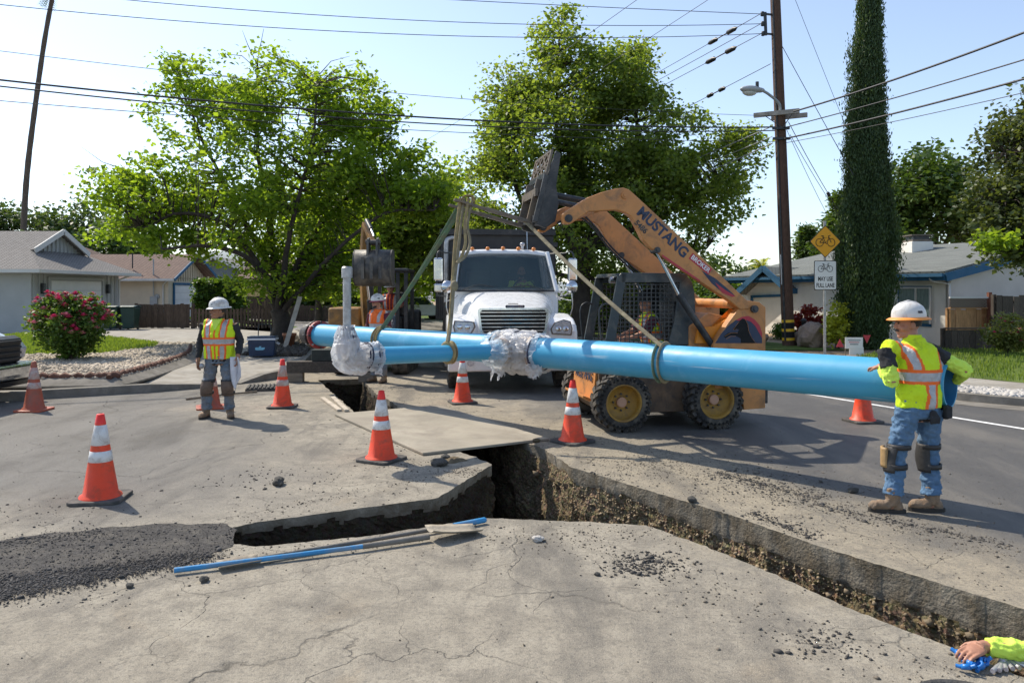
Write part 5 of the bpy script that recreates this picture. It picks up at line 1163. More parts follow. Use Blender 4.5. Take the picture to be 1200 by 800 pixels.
for x in (-.09,.09): e=MB(); e.prism([(-.20,.20),(-.14,.56),(.0,.60),(.10,.36),(-.05,.30)],x-.02,x+.02,Matrix.Translation(bc)@Matrix(((0,0,1,0),(1,0,0,0),(0,1,0,0),(0,0,0,1)))); e.build('bucket_ear',M_bkt,X)
e=MB(); e.tube([bc+V((-.14,-.07,.5)),bc+V((.14,-.07,.5))],.05,10); e.build('bucket_pin',M_bkt,X)
person('excavator operator in red shirt and yellow braces sitting behind the raised bucket',EO+V((.22,.35,.45)),R(180),dict(vox=.013,pel=(0,0,.72),chest=(0,.05,1.05),neck=(0,.07,1.24),head=(0,.09,1.39),
    arms={'R':dict(el=(.27,.1,1.0),wr=(.2,.36,.95),curl=.9,sleeve=.9),'L':dict(el=(-.27,.1,1.0),wr=(-.2,.36,.95),curl=.9,ts=-1,sleeve=.9)},
    legs={'R':((.1,.05,.70),(.14,.4,.72),(.14,.5,.4),None),'L':((-.1,.05,.70),(-.14,.4,.72),(-.14,.5,.4),None)},shirt=M_red,trousers=M_jean2,vest=1,hem=.75,belt=.86,vcol=M_red,hat=M_hat))
# ------------------------------------------------------------- traffic cones
def conemat(name,col,dirt,da): return mat(name,col,.5,.10,5,.08,40,dirt=dirt,da=da,ds=6)
M_co=conemat('cone_orange',(.80,.060,.012),(.28,.07,.03),.46); M_cf=conemat('faded_cone_orange',(.42,.085,.04),(.20,.09,.06),.6)
M_tip=mat('cone_tip',(.85,.03,.02),.45,.05,5,0); M_col=mat('cone_collar',(.70,.70,.69),.5,.06,9,.05,50,dirt=(.30,.24,.20),da=.48,ds=11); M_colf=mat('worn_cone_collar',(.50,.47,.44),.6,.15,9,.1,50,dirt=(.42,.10,.05),da=.75,ds=9)
M_cb=mat('cone_base_rubber',(.05,.048,.045),.85,.25,7,.3,50,dirt=(.17,.15,.13),da=.6,ds=6)
def cr(z): return .150-(.150-.030)*z/.735
def make_cone():
    t=thing('traffic_cone','c','traffic cone',(0,0,0),0,'traffic cones')
    e=MB(); e.prism([(-.21,-.17),(-.17,-.21),(.17,-.21),(.21,-.17),(.21,.17),(.17,.21),(-.17,.21),(-.21,.17)],0,.032); e.build('base',M_cb,t,.008)
    e=MB(); e.lathe([(.172,.030),(.165,.045),(cr(.06),.06),(cr(.3),.3),(cr(.66),.66)],28); e.build('cone_body',M_co,t)
    e=MB(); e.lathe([(cr(.66)+.002,.655),(cr(.735)+.001,.735),(cr(.735)-.008,.74),(cr(.7)-.012,.70)],24); e.build('tip',M_tip,t)
    for a,b in ((.475,.645),(.335,.425)):
        e=MB(); e.lathe([(cr(a)+.0005,a),(cr(a)+.0035,a+.002),(cr(b)+.0035,b-.002),(cr(b)+.0005,b)],28); e.build('collar',M_col,t)
    return t
cone0=make_cone(); used=False
for (px,py,rz,faded,lab) in ((118,585,.15,0,'nearest cone with two white collars standing alone on the left asphalt'),(447,539,-.5,0,'scuffed orange cone with peeling collars between the steel plate and cross trench'),
    (542,472,.3,0,"clean orange cone in front of the truck's left wheel"),(671,518,.7,0,"orange cone at the trench corner in front of the loader's tyre"),
    (1011,494,.2,0,'cone under the pipe on the dark lane beside the man seen from behind'),(331,477,.1,1,'bright cone with torn collars between the facing worker and the far trench'),
    (40,481,.0,2,'dull faded cone beside the front bumper of the parked pickup'),(247,478,.4,2,'faded cone half hidden behind the legs of the facing worker'),(486,379,.2,0,'tiny far cone down the street behind the excavator')):
    t=cone0 if not used else dup(cone0); used=True
    t.location=G(px,py); t.rotation_euler=(random.uniform(-.01,.01),0,rz); t['label']=lab
    if faded:
        for ch in t.children:
            nm=ch.data.materials[0].name
            new={'cone_orange':M_cf if faded==2 else M_co,'cone_tip':M_cf if faded==2 else M_tip,'cone_collar':M_colf,'cone_base_rubber':M_cf if faded==2 else M_cb}[nm]
            ch.data=ch.data.copy(); ch.data.materials[0]=new
# ------------------------------------------------------------- steel plate, planks, tools, stones
M_plate=mat('dusty_plate_steel',(.32,.285,.225),.75,.16,1.6,.25,40,dirt=(.21,.18,.145),da=.55,ds=1.5,spec=.3)
A_=V((-2.54,11.0,0));B_=V((-.97,8.35,0));d_=(B_-A_).normalized();n_=V((-d_.y,d_.x,0)); pc=A_+(B_-A_)*.5+n_*.82
e=MB(); e.add([V((-1.54,-.82,.004)),V((1.54,-.82,.004)),V((1.54,.82,.004)),V((-1.54,.82,.004)),V((-1.54,-.82,.034)),V((1.54,-.82,.034)),V((1.54,.82,.034)),V((-1.54,.82,.034))],[(3,2,1,0),(4,5,6,7),(0,1,5,4),(1,2,6,5),(2,3,7,6),(3,0,4,7)])
o=tag(e.build('steel_plate',M_plate,None,.006),'large dusty steel road plate laid across the open trench','steel plate'); o.location=pc; o.rotation_euler=(0,0,math.atan2(d_.y,d_.x))
M_wood=mat('weathered_timber',(.20,.165,.125),.9,.3,3,.4,60,stretch=(1,8,8)); M_pale=mat('pale_lath',(.46,.40,.32),.9,.2,4,.3,60)
for (a,b,lab) in (((378,467.5),(398,482),'left of two pale laths lying by the left trench edge'),((390,466.5),(406.5,482.5),'right of two pale laths lying on the left trench edge')):
    p,q=G(*a),G(*b); e=MB(); e.bar(V((0,0,.02)),q-p+V((0,0,.02)),.07,.03); o=e.build('lath',M_pale,None,.004); o.location=p; tag(o,lab,'board','laths by the trench')
def beam(lab,c,d,rz,m=M_wood):
    e=MB(); e.box((0,0,0),d); o=e.build('timber',m,None,.012); o.location=c; o.rotation_euler=(0,0,rz); return tag(o,lab,'timber','timbers under the pipe')
M_dtim=mat('dark_timber',(.075,.062,.05),.9,.3,3,.4,60,stretch=(8,1,8)); M_dtim2=mat('green_black_timber',(.035,.042,.038),.9,.3,3,.4)
beam('dark squared timber lying across the far end of the trench under the pipe',V((-3.55,15.1,.30)),(1.7,.22,.22),R(3),M_dtim)
beam('short dark timber block lying on top of the crosswise trench timber',V((-3.62,15.15,.525)),(.62,.26,.22),R(5),M_dtim2)
beam('timber block on the ground holding up the left end of the crosswise timber',V((-4.25,15.1,.095)),(.30,.30,.19),R(8),M_wood)
beam('timber block on the ground holding up the right end of the crosswise timber',V((-2.85,15.15,.095)),(.30,.28,.19),R(-5),M_wood)
M_bh=mat('blue_handle',(.03,.23,.48),.45,.12,6,.1,50,dirt=(.20,.24,.27),da=.5,ds=7); M_gh=mat('dirty_handle',(.17,.155,.135),.75,.25,6,.3,50,dirt=(.08,.07,.06),da=.5); M_bld=mat('muddy_blade',(.33,.285,.215),.7,.25,6,.3,40,dirt=(.15,.12,.09),da=.5)
def gz(px,py,z): return G(px,py,z)
s0,s1,s2,s3=gz(204,668,.03),gz(425,640,.035),gz(503,628.5,.035),gz(556,621,.02)
t=thing('shovel','long blue-handled shovel lying nearest the camera with its muddy blade to the right','shovel',s0,0,'tools on the ground'); Q=lambda p:p-s0
e=MB(); e.tube([Q(s0),Q(s0.lerp(s1,.5)),Q(s1)],[.0175,.0165,.0165],12); e.build('handle',M_bh,t)
e=MB(); e.tube([Q(s1),Q(s2)],[.0185,.021],12); e.build('socket',M_gh,t)
dv=(s3-s2).normalized(); sv=V((-dv.y,dv.x,0)).normalized()
e=MB(); e.grid(9,8,lambda u,v:Q(s2)+dv*(v*.40)+sv*((u-.5)*.20*(.75 if v<.1 else 1))*(1-.15*v**4)+V((0,0,.012+.030*(abs(u-.5)*2)**2-.02*v+.02*(1-v)**3))); po=e.build('blade',M_bld,t); m=po.modifiers.new('t','SOLIDIFY'); m.thickness=.005
s0,s1,s2=gz(304,654,.03),gz(532,616,.03),gz(567.5,609,.03)
t=thing('shovel','grey-handled shovel with blue grip lying behind the blue-handled one','shovel',s0,0,'tools on the ground')
e=MB(); e.tube([Q(s0),Q(s0.lerp(s1,.5)),Q(s1)],[.0155,.0155,.0155],12); e.build('handle',M_gh,t)
e=MB(); e.tube([Q(s1),Q(s2)],[.023,.022],12); e.tube([Q(s2),Q(s2)+(s2-s1).normalized()*.015],[.022,.015],12); e.build('grip',M_bh,t)
dv=(s0-s1).normalized(); sv=V((-dv.y,dv.x,0)).normalized()
e=MB(); e.grid(8,7,lambda u,v:dv*(v*.26)+sv*((u-.5)*.14)+V((0,0,-.012+.02*(abs(u-.5)*2)**2))); po=e.build('blade',M_bld,t); m=po.modifiers.new('t','SOLIDIFY'); m.thickness=.005
M_clod=mat('asphalt_lump',(.085,.08,.07),.95,.4,8,.6,40); M_stn=mat('pale_stone',(.48,.45,.41),.9,.3,8,.4,40); M_bould=mat('brown_boulder',(.30,.22,.165),.95,.25,2,.6,14,dirt=(.14,.11,.09),da=.6,ds=2)
def stone(name,lab,cat,px,py,r,sq,seed,m,z=0,grp=None,sub=3):
    me=rock_mesh(name,seed,sub); o=link(name,me,m); s=(r,r*sq[0],r*sq[1]); o.scale=s; o.location=G(px,py,z)+V((0,0,r*sq[1]*.72)); o.rotation_euler=(0,0,seed*1.7); return tag(o,lab,cat,grp)
stone('asphalt_lump','dark lump of asphalt lying by itself on the left slab','lump',326,568,.085,(.62,.5),3,M_clod)
stone('asphalt_lump','dark broken lump on the slab edge in front of the steel plate','lump',514,545,.10,(.8,.42),5,M_clod)
stone('asphalt_lump','small dark lump touching the near edge of the steel plate','lump',522,538,.055,(.8,.6),8,M_clod)
stone('dirt_lump','small lump of dirt sitting on the plate corner by the trench cone','lump',629,518,.045,(.8,.6),11,M_dirt,.034)
stone('stone','pale stone lying in the middle of the near concrete','stone',630,634,.045,(.7,.55),13,M_stn)
for i,(px,py,r,lab) in enumerate(((152,688,.028,'lone black pebble in front of the asphalt patch'),(240,681,.035,'dark chip beneath the blue shovel handle'),(700,674,.022,'small dark pebble on the near concrete under the dirt patch'),(811,588,.05,'black asphalt scrap beside the long trench, behind the rubble'),(1000,577,.05,'dark asphalt scrap on the dusty lane in front of the boots'))):
    stone('pebble',lab,'pebble',px,py,r,(.8,.6),20+i,M_clod,0,None,2)
# things by the far left kerb
M_mat=mat('black_rubber_mat',(.035,.035,.035),.8,.25,9,.6,40,dirt=(.13,.11,.09),da=.5)
e=MB(); p=G(308,456); e.lim(-.28,.28,-.30,.30,.0,.05); 
for i in range(8): e.lim(-.26+.07*i,-.22+.07*i,-.29,.29,.051,.07)
o=e.build('drain_mat',M_mat,None,.006); o.location=p; o.rotation_euler=(0,0,.25); tag(o,'black ribbed mat lying on the road beyond the torn-collar cone','mat')
p,q=G(218,469),G(301,460); e=MB(); e.tube([V((0,0,.02)),(q-p)*.5+V((0,0,.03)),q-p+V((0,0,.02))],.018,6); o=e.build('stick',M_wood); o.location=p; tag(o,'long thin dark stick on the road behind the facing worker','stick')
p=G(308,417,.155); t=thing('cooler','dark blue cooler with white lid on the bed beside the tree trunk','cooler',p,.12)
M_cool=mat('cooler_blue',(.012,.035,.085),.4,.1,5,.05); M_coolw=mat('cooler_white',(.70,.71,.72),.4,.06,5,.05)
e=MB(); e.add([V((sx*(.30 if z<.2 else .335),sy*(.17 if z<.2 else .20),z)) for z in (0,.40) for sx,sy in ((-1,-1),(1,-1),(1,1),(-1,1))],[(3,2,1,0),(4,5,6,7),(0,1,5,4),(1,2,6,5),(2,3,7,6),(3,0,4,7)]); e.build('cooler_body',M_cool,t,.03,3)
e=MB(); e.lim(-.35,.35,-.21,.21,.402,.455); e.build('lid',M_coolw,t,.015); e=MB(); e.lim(-.345,.345,-.205,.205,.456,.50); e.build('lid_top',M_cool,t,.015)
for s_ in (-1,1): e=MB(); e.tube([V((s_*.33,-.1,.34)),V((s_*.40,-.1,.30)),V((s_*.40,.1,.30)),V((s_*.33,.1,.34))],.015,6); e.build('handle',M_coolw,t)
for x_,z_,w_,h_ in ((-.10,.20,.05,.03),(-.03,.215,.03,.045),(.04,.20,.05,.028),(-.03,.17,.10,.012)): e=MB(); e.prism([(-w_,-h_),(w_*.7,-h_*.8),(w_,h_),(-w_*.8,h_*.9)],0,.004,frame((x_,-.174-.07*z_,z_),(1,0,0),(0,-1,.08))); e.build('printed_mark',mat('pale_blue_print',(.2,.5,.65),.5,.1,5,0),t)
p=G(300,415,.155)+V((.1,.35,0)); t=thing('hand_cart','upright black hand truck standing behind the blue cooler','hand truck',p,.1)
for s_ in (-.16,.16): e=MB(); e.tube([V((s_,0,.05)),V((s_,.05,.75))],.014,6); e.build('rail',M_blk,t)
e=MB(); e.tube([V((-.16,.05,.75)),V((.16,.05,.75))],.014,6); e.build('grip',M_blk,t)
p=V((-6.55,22.6,.16)); M_terra=mat('terracotta',(.38,.15,.075),.85,.15,5,.2); t=thing('plant_pot','terracotta pot standing against the tree trunk','pot',p)
e=MB(); e.lathe([(0,0),(.13,0),(.18,.30),(.205,.30),(.205,.38),(.17,.38),(.16,.30),(0,.29)],20); e.build('pot',M_terra,t)
p=V((-6.5,22.0,.16)); e=MB(); e.bar((0,0,0),(.28,.55,1.45),.13,.03,(0,1,0)); o=e.build('plank',M_pale); o.location=p; tag(o,'weathered plank leaning on the left tree trunk','plank')

# ------------------------------------------------------------- near right corner: blue-headed bolts and a tray
M_bcap=mat('blue_nylon',(.01,.16,.50),.35,.1,8,.05); M_bolt=mat('zinc_bolt',(.52,.50,.54),.35,.15,9,.1,metal=.5)
for i,(px,py) in enumerate(((1125,765),(1131,772),(1137,769),(1138,777),(1146,771),(1148,779),(1153,775),(1132,781))):
    p=G(px,py,.03); t=thing('gland_nut',('leftmost blue ring nut under the fingertips','blue ring nut in the front of the heap, beside the leftmost one','blue ring nut at the back of the heap below the knuckles','blue ring nut in the middle of the heap','blue ring nut below the wrist, at the back right of the heap','blue ring nut at the front right of the heap','rightmost blue ring nut, touching the sleeve cuff','lowest blue ring nut, nearest the rubber tray')[i],'nut',p,random.random()*3,'blue ring nuts'); t.rotation_euler=(random.uniform(-.5,.5),random.uniform(-.5,.5),random.random()*3)
    e=MB(); e.lathe([(.012,-.01),(.022,-.012),(.024,0),(.022,.012),(.012,.01),(.012,-.01)],10); e.build('nut',M_bcap,t)
    for k in (0,1): e=MB(); e.tube([V(((.022 if k else -.022),0,0)),V(((.042 if k else -.042),0,.006))],.010,6); e.build('wing',M_bcap,t)
for i in range(7):
    px=1163+8*i; a=G(px,786-1.0*i,.02); d=V((.10-.035*i*.8,.085-.0*i,0)); e=MB(); e.tube([V((0,0,0)),d],.011,8); e.tube([d,d*1.12],.020,6)
    o=e.build('bolt',M_bolt); o.location=a; tag(o,('leftmost zinc bolt of the fan, next to the blue ring nuts','second zinc bolt from the left in the fan under the sleeve','third zinc bolt from the left in the fan under the sleeve','middle zinc bolt of the seven fanned out under the sleeve','third zinc bolt from the right in the fan under the sleeve','second zinc bolt from the right in the fan under the sleeve','rightmost zinc bolt of the fan, at the edge of the view')[i],'bolt','fanned zinc bolts')
p=G(1128,818); p=V((1.84,3.06,0)); t=thing('rubber_tray','black rubber tray cut by the bottom edge of the view','tray',p)
e=MB(); e.lathe([(0,.012),(.17,.012),(.205,.13),(.225,.14),(.225,.125),(.185,0),(0,0)],32); e.build('tray',M_mat,t)
e=MB(); e.lathe([(0,.05),(.182,.05)],24); e.build('water',mat('grey_water',(.10,.11,.11),.12,.1,5,.02),t)

# ------------------------------------------------------------- utility pole, lamp and wires
M_pole=mat('brown_pole_wood',(.10,.055,.036),.9,.3,6,.5,60,stretch=(9,9,1.2)); M_yel=mat('yellow_band',(.80,.48,.02),.5,.1,6,.05); M_cw=mat('grey_crossarm',(.34,.31,.27),.9,.25,5,.4,50)
M_grey=mat('grey_lamp_metal',(.36,.38,.39),.5,.1,5,.05); M_wire=mat('black_cable',(.02,.02,.022),.5,.1,5,0); M_lite=mat('sunlit_cable',(.36,.37,.38),.4,.1,5,0,metal=.3)  # M_lite: cable colour whitened to paint in the sunlight on it
PB=V((8.29,23,0)); PT=V((7.82,23,12.2)); UP=thing('utility_pole','tall brown wooden utility pole with yellow bands, crossarm and street lamp','utility pole',PB)
pz=lambda z:(PB.lerp(PT,z/12.2)-PB)
e=MB(); e.tube([pz(0),pz(3),pz(6),pz(9),pz(12.2)],[.185,.175,.165,.155,.14],18); e.build('pole',M_pole,UP)
for py in (376,386.5,397):
    z=CH-(py-HOR)/F*23; e=MB(); e.tube([pz(z-.04),pz(z+.04)],.187,18,cap=False); e.build('band',M_yel,UP)
for py in (381.3,391.7): z=CH-(py-HOR)/F*23; e=MB(); e.tube([pz(z-.075),pz(z+.075)],.185,18,cap=False); e.build('band',M_hole,UP)
z=CH-(316-HOR)/F*23; e=MB(); e.bar(pz(z-.45)+V((-.165,-.09,0)),pz(z+.45)+V((-.165,-.09,0)),.05,.02); e.build('conduit_strip',M_wht,UP)
e=MB(); e.tube([pz(.3)+V((-.14,-.13,0)),pz(7)+V((-.13,-.11,0)),pz(11.5)+V((-.10,-.10,0))],.03,6); e.build('conduit',M_blk,UP)
z=CH-(134-HOR)/F*23
for dz,dy,m,l0,l1 in ((0,-.22,M_cw,-.72,.42),(-.06,.22,M_cw,-.15,.75)):
    e=MB(); e.bar(pz(z+dz)+V((l0,dy-l0*.55,-.0)),pz(z+dz)+V((l1,dy-l1*.55,.0)),.10,.13); e.build('crossarm',m,UP)
for l in (-.45,.25): e=MB(); e.bar(pz(z-.45)+V((0,-.2,0)),pz(z-.05)+V((l,-.24-l*.5,0)),.03,.02); e.build('brace',M_blk,UP)
e=MB(); z1=CH-(18-HOR)/F*23; z2=CH-(41-HOR)/F*23; e.bar(pz(z2-.05)+V((-.36,-.1,0)),pz(z1+.05)+V((-.36,-.1,0)),.06,.08); e.bar(pz(z1)+V((-.36,-.1,0)),pz(z1)+V((0,0,0)),.05,.05); e.bar(pz(z2)+V((-.36,-.1,0)),pz(z2)+V((0,0,0)),.05,.05); e.build('bracket',M_blk,UP)
ins=[]
for py in (18,29.5,41):
    zz=CH-(py-HOR)/F*23; c=pz(zz)+V((-.44,-.1,0)); ins.append(PB+c+V((-.06,0,0))); e=MB(); e.lathe([(.03,-.07),(.06,-.05),(.045,-.02),(.065,.0),(.045,.03),(.055,.06),(.0,.08)],10,Matrix.Translation(c)); e.build('insulator',M_blk,UP)
for py in (152,164):
    zz=CH-(py-HOR)/F*23; e=MB(); e.box(pz(zz)+V((-.05,-.2,0)),(.5,.08,.07)); e.build('clamp',M_blk,UP)
za=CH-(136-HOR)/F*23; e=MB(); a0=pz(za)+V((-.05,-.16,0)); hl_=P(893,106,22.3)-PB
e.tube(smoothline([a0,a0+V((-.05,-.08,.30)),a0.lerp(hl_,.6)+V((0,0,.16)),hl_],5),.04,8); lm=e.build('lamp_arm',M_grey,UP)
e=MB(); hd_=P(880,105,22.1)-PB; rot=(hl_-hd_).to_track_quat('X','Z').to_matrix(); e.ell(hd_,(.40,.17,.11),16,rot); e.ell(hl_-(hl_-hd_)*.25,(.2,.1,.075),12,rot); lh=e.build('lamp_head',M_grey,UP)
e=MB(); e.ell(hd_+V((-.04,0,-.07)),(.26,.135,.12),14,rot); e.build('lamp_glass',mat('lamp_glass',(.55,.57,.55),.2,.1,5,0,coat=.4),lh)
e=MB(); e.tube([hd_+V((.18,0,.08)),hd_+V((.18,0,.22))],.05,8); e.build('photo_cell',M_blk,lh)
def wire(lab,a,b,sag,r=.010,m=M_wire,n=24,blob=()):
    a=V(a);b=V(b); t=thing('overhead_wire',lab,'wire',a,0,'overhead wires'); e=MB(); f=lambda t:(b-a)*t-V((0,0,4*sag*t*(1-t)))
    e.tube([f(i/n) for i in range(n+1)],r,5); e.build('cable',m,t)
    for u,l,w in blob:
        e=MB(); p=f(u);q=f(u+l); e.tube([p,p.lerp(q,.1),p.lerp(q,.3),p.lerp(q,.35),p.lerp(q,.65),p.lerp(q,.7),p.lerp(q,.9),q],[.01,w,w,.02,.02,w,w,.01],8); e.build('splice',M_wire,t)
ip=ins
wire('topmost wire running left from the pole bracket out of the top edge',ip[0],P(150,-22,19),.05)
wire('middle wire running left from the pole bracket out of the top edge',ip[1],P(-200,-40,18),.5)
wire('lowest wire running left from the pole bracket to the upper left corner',ip[2],P(-250,-24,17),.55)
wire('thick cable crossing the left tree, upper of the close pair',P(908,149,22.8),P(-200,70,15),.38,.022)
wire('thick cable crossing the left tree, lower of the close pair',P(908,153,22.8),P(-200,77,15),.42,.017)
wire('thin wire below the thick pair crossing the left tree',P(908,166,22.8),P(-200,100,15),.25,.009)
wire('thin wire above the thick pair crossing the upper left sky',P(908,136,22.8),P(-200,34,15),.30,.007)
far_=[P(556,196,64),P(548,205,64),P(536,216,64)]
for i,(lab,bl) in enumerate((('first diagonal wire dropping from the bracket behind the central tree',[(.03,.045,.075)]),('second diagonal wire dropping from the bracket behind the central tree',[]),('third diagonal wire dropping from the bracket behind the central tree',[(.03,.045,.08)]))):
    wire(lab,ip[i],far_[i],.25,.011,M_wire,24,bl)
wire('single diagonal wire leaving the pole just above the street lamp',P(903,75,22.9),P(556,245,64),.2,.011,M_wire,24,[(.06,.03,.07)])
wire('sunlit cable slanting left behind the raised fork, upper one',P(905,148,22.8),P(600,256,48),.35,.016,M_lite)
wire('sunlit cable slanting left behind the raised fork, middle one',P(905,160,22.8),P(600,262,48),.35,.012,M_lite)
wire('thick sunlit cable slanting left behind the loader arm, lowest one',P(905,168,22.8),P(640,262,46),.35,.02,M_lite)
wire('highest cable sweeping right from the crossarm over the cypress',P(930,131,22.3),P(1330,-12,13),.10,.026)
wire('middle cable sweeping right from the pole over the cypress',P(918,150,22.8),P(1330,30,13),.06,.016)
wire('lowest thick cable sweeping right from the pole over the cypress',P(918,163,22.8),P(1330,56,13),.08,.024)
wire('thin wire under the thick cables sweeping right past the cypress',P(918,168,22.8),P(1330,78,13),.06,.009)
wire('thin guy wire falling right from the upper pole to the cypress',P(917,55,22.9),P(1000,205,21.0),.02,.010)
wire('thin wire entering at the top right of the pole and falling right',P(930,-5,22.9),P(1002,175,23.5),.02,.007)
wire('left of the service wires dropping right toward the white house',P(921,150,22.8),P(975,262,27.5),.08,.008)
wire('middle service wire dropping right toward the white house',P(924,143,22.8),P(985,250,27.5),.08,.011,M_wire,20,[(.72,.03,.06)])
wire('right of the service wires dropping right toward the white house',P(926,158,22.8),P(990,262,27.5),.08,.009)
wire('upper thin wire crossing the top of the central tree',P(752,-4,17),P(470,180,42),.2,.007)
wire('lower thin wire crossing the top of the central tree',P(842,-8,17),P(500,200,46),.2,.007)

# ------------------------------------------------------------- bicycle signs on a post
SP=V((8.24,20.2,.12)); sg=thing('road_sign','yellow diamond bicycle sign above a white MAY USE FULL LANE sign on a post','road sign',SP,R(4))
M_sy=mat('sign_yellow',(.78,.36,.01),.45,.04,5,0); M_sw=mat('sign_white',(.72,.73,.72),.45,.04,5,0); M_sb=mat('sign_black',(.012,.012,.012),.5,.05,5,0); M_alu=mat('sign_back',(.45,.46,.46),.5,.1,5,.05,metal=.5)
zt=CH-(258-HOR)/F*20.2-.12
e=MB(); e.box((0,.035,zt/2-.02),(.06,.045,zt)); e.build('post',M_steel,sg)
zc=CH-(283-HOR)/F*20.2-.12; zw=CH-(322.5-HOR)/F*20.2-.12
def rsq(w,h,r):
    return [(cx*(w-r)+r*math.cos(a),cy*(h-r)+r*math.sin(a)) for cx,cy,a0 in ((1,1,0),(-1,1,PI/2),(-1,-1,PI),(1,-1,PI*1.5)) for a in np.linspace(a0,a0+PI/2,5)]
FS=lambda z:Matrix.Translation((0,-.0,z))@Matrix(((1,0,0,0),(0,0,-1,0),(0,1,0,0),(0,0,0,1)))
RD=Matrix.Rotation(R(45),4,'Z')
e=MB(); e.prism(rsq(.305,.305,.04),-.004,.004,FS(zc)@RD); dm=e.build('diamond_plate',M_sb,sg)
e=MB(); e.prism(rsq(.288,.288,.035),.0042,.006,FS(zc)@RD); e.build('face',M_sy,dm)
e=MB(); e.prism(rsq(.305,.385,.035),-.004,.004,FS(zw)); wp=e.build('white_plate',M_sb,sg)
e=MB(); e.prism(rsq(.288,.368,.03),.0042,.006,FS(zw)); e.build('face',M_sw,wp)
def bicycle(M,s,parent):
    T2=lambda x,y:M@V((x*s,y*s,.0085)); th=.026*s
    for x in (-.46,.46):
        e=MB(); c=M@V((x*s,-.08*s,.0085)); nn=M.to_3x3()@V((0,0,1)); e.torus(c,.30*s,th,nn,28,5); e.build('wheel_mark',M_sb,parent)
    e=MB()
    for pth in ([(-.46,-.08),(-.18,.30),(.28,.30),(.02,-.10),(-.18,.30)],[(-.46,-.08),(.02,-.10)],[(-.22,.40),(.0,-.10)],[(.46,-.08),(.27,.36),(.24,.44),(.40,.47)],[(-.34,.42),(-.12,.42)],[(.02,-.10),(.10,-.2)]):
        e.tube([T2(*p) for p in pth],th*1.05,5)
    tag(e.build('bicycle_mark',M_sb,parent),kind='stuff')
bicycle(FS(zc),.34,dm); bicycle(FS(zw+.19)@Matrix.Identity(4),.26,wp)
text('lettering','MAY USE',.155,FS(zw-.10)@Matrix.Translation((0,0,.006)),M_sb,wp,.0015,.004,fit=.40)
text('lettering','FULL LANE',.155,FS(zw-.27)@Matrix.Translation((0,0,.006)),M_sb,wp,.0015,.004,fit=.49)

# ------------------------------------------------------------- pickup at the left edge
CP=V((-7.98,11.75,0)); CT=thing('pickup_truck','front of a silver pickup with black grille parked at the left edge','pickup truck',CP,0)
M_silv=mat('silver_paint',(.42,.44,.46),.25,.05,3,.02,40,metal=.35,coat=.5); M_blkp=mat('black_plastic',(.018,.018,.02),.45,.15,6,.1)
e=MB(); sec=[(-.05,.70,1.02),(-.30,.90,1.14),(-1.1,.95,1.22),(-1.5,.96,1.24)]
def hp2(u,v):
    f=v*(len(sec)-1); i=min(int(f),len(sec)-2); t_=f-i; a=[sec[i][k]*(1-t_)+sec[i+1][k]*t_ for k in range(3)]; th=PI*u
    return V((a[0],a[1]*math.copysign(abs(math.cos(th))**.4,math.cos(th)),.62+(a[2]-.62)*abs(math.sin(th))**.4))
e.grid(30,14,hp2); e.add([hp2(i/29,0) for i in range(30)],[tuple(range(30))],False); e.build('hood',M_silv,CT,clean=False)
e=MB(); e.prism([(-5.4,.45),(-5.4,1.15),(-3.6,1.18),(-3.5,1.80),(-2.2,1.84),(-1.5,1.24),(-.55,1.0),(-.55,.45)],-.96,.96,MXZ); e.build('body',M_silv,CT,.06)
e=MB(); e.prism([(-.10,.62),(.0,.66),(.02,1.02),(-.10,1.08)],-.72,.72,MXZ); gr=e.build('grille',M_blkp,CT,.02)
for k in range(4): e=MB(); e.lim(.005,.05,-.68,.68,.69+.09*k,.73+.09*k); e.build('grille_bar',M_blkp,gr,.008)
e=MB(); e.prism([(-.3,.36),(.08,.38),(.12,.46),(.12,.60),(.05,.64),(-.3,.64)],-.97,.97,MXZ); e.build('bumper',M_chr,CT,.03)
e=MB(); e.prism([(-.3,.25),(.0,.27),(.06,.355),(-.3,.355)],-.9,.9,MXZ); e.build('air_dam',M_blkp,CT,.01)
for s_ in (1,-1):
    e=MB(); e.prism([(-.35,.72),(-.06,.70),(-.02,.86),(-.12,.98),(-.40,.98)],s_*.70,s_*.93,MXZ); e.build('headlight',M_lens,CT,.02)
    for x in (-.95,-4.3):
        e=MB(); Mw=Matrix.Rotation(R(-90),4,'X'); e.lathe([(.22,-.12),(.34,-.12),(.38,-.08),(.38,.08),(.34,.12),(.22,.12)],28,Mw); w=e.build('wheel',M_rub,CT); w.location=(x,s_*.86,.38)
        e=MB(); e.lathe([(.225,.11),(.2,.09),(.1,.06),(0,.07)],20,Matrix.Rotation(R(-90*s_),4,'X')); e.build('rim',M_steel,w)
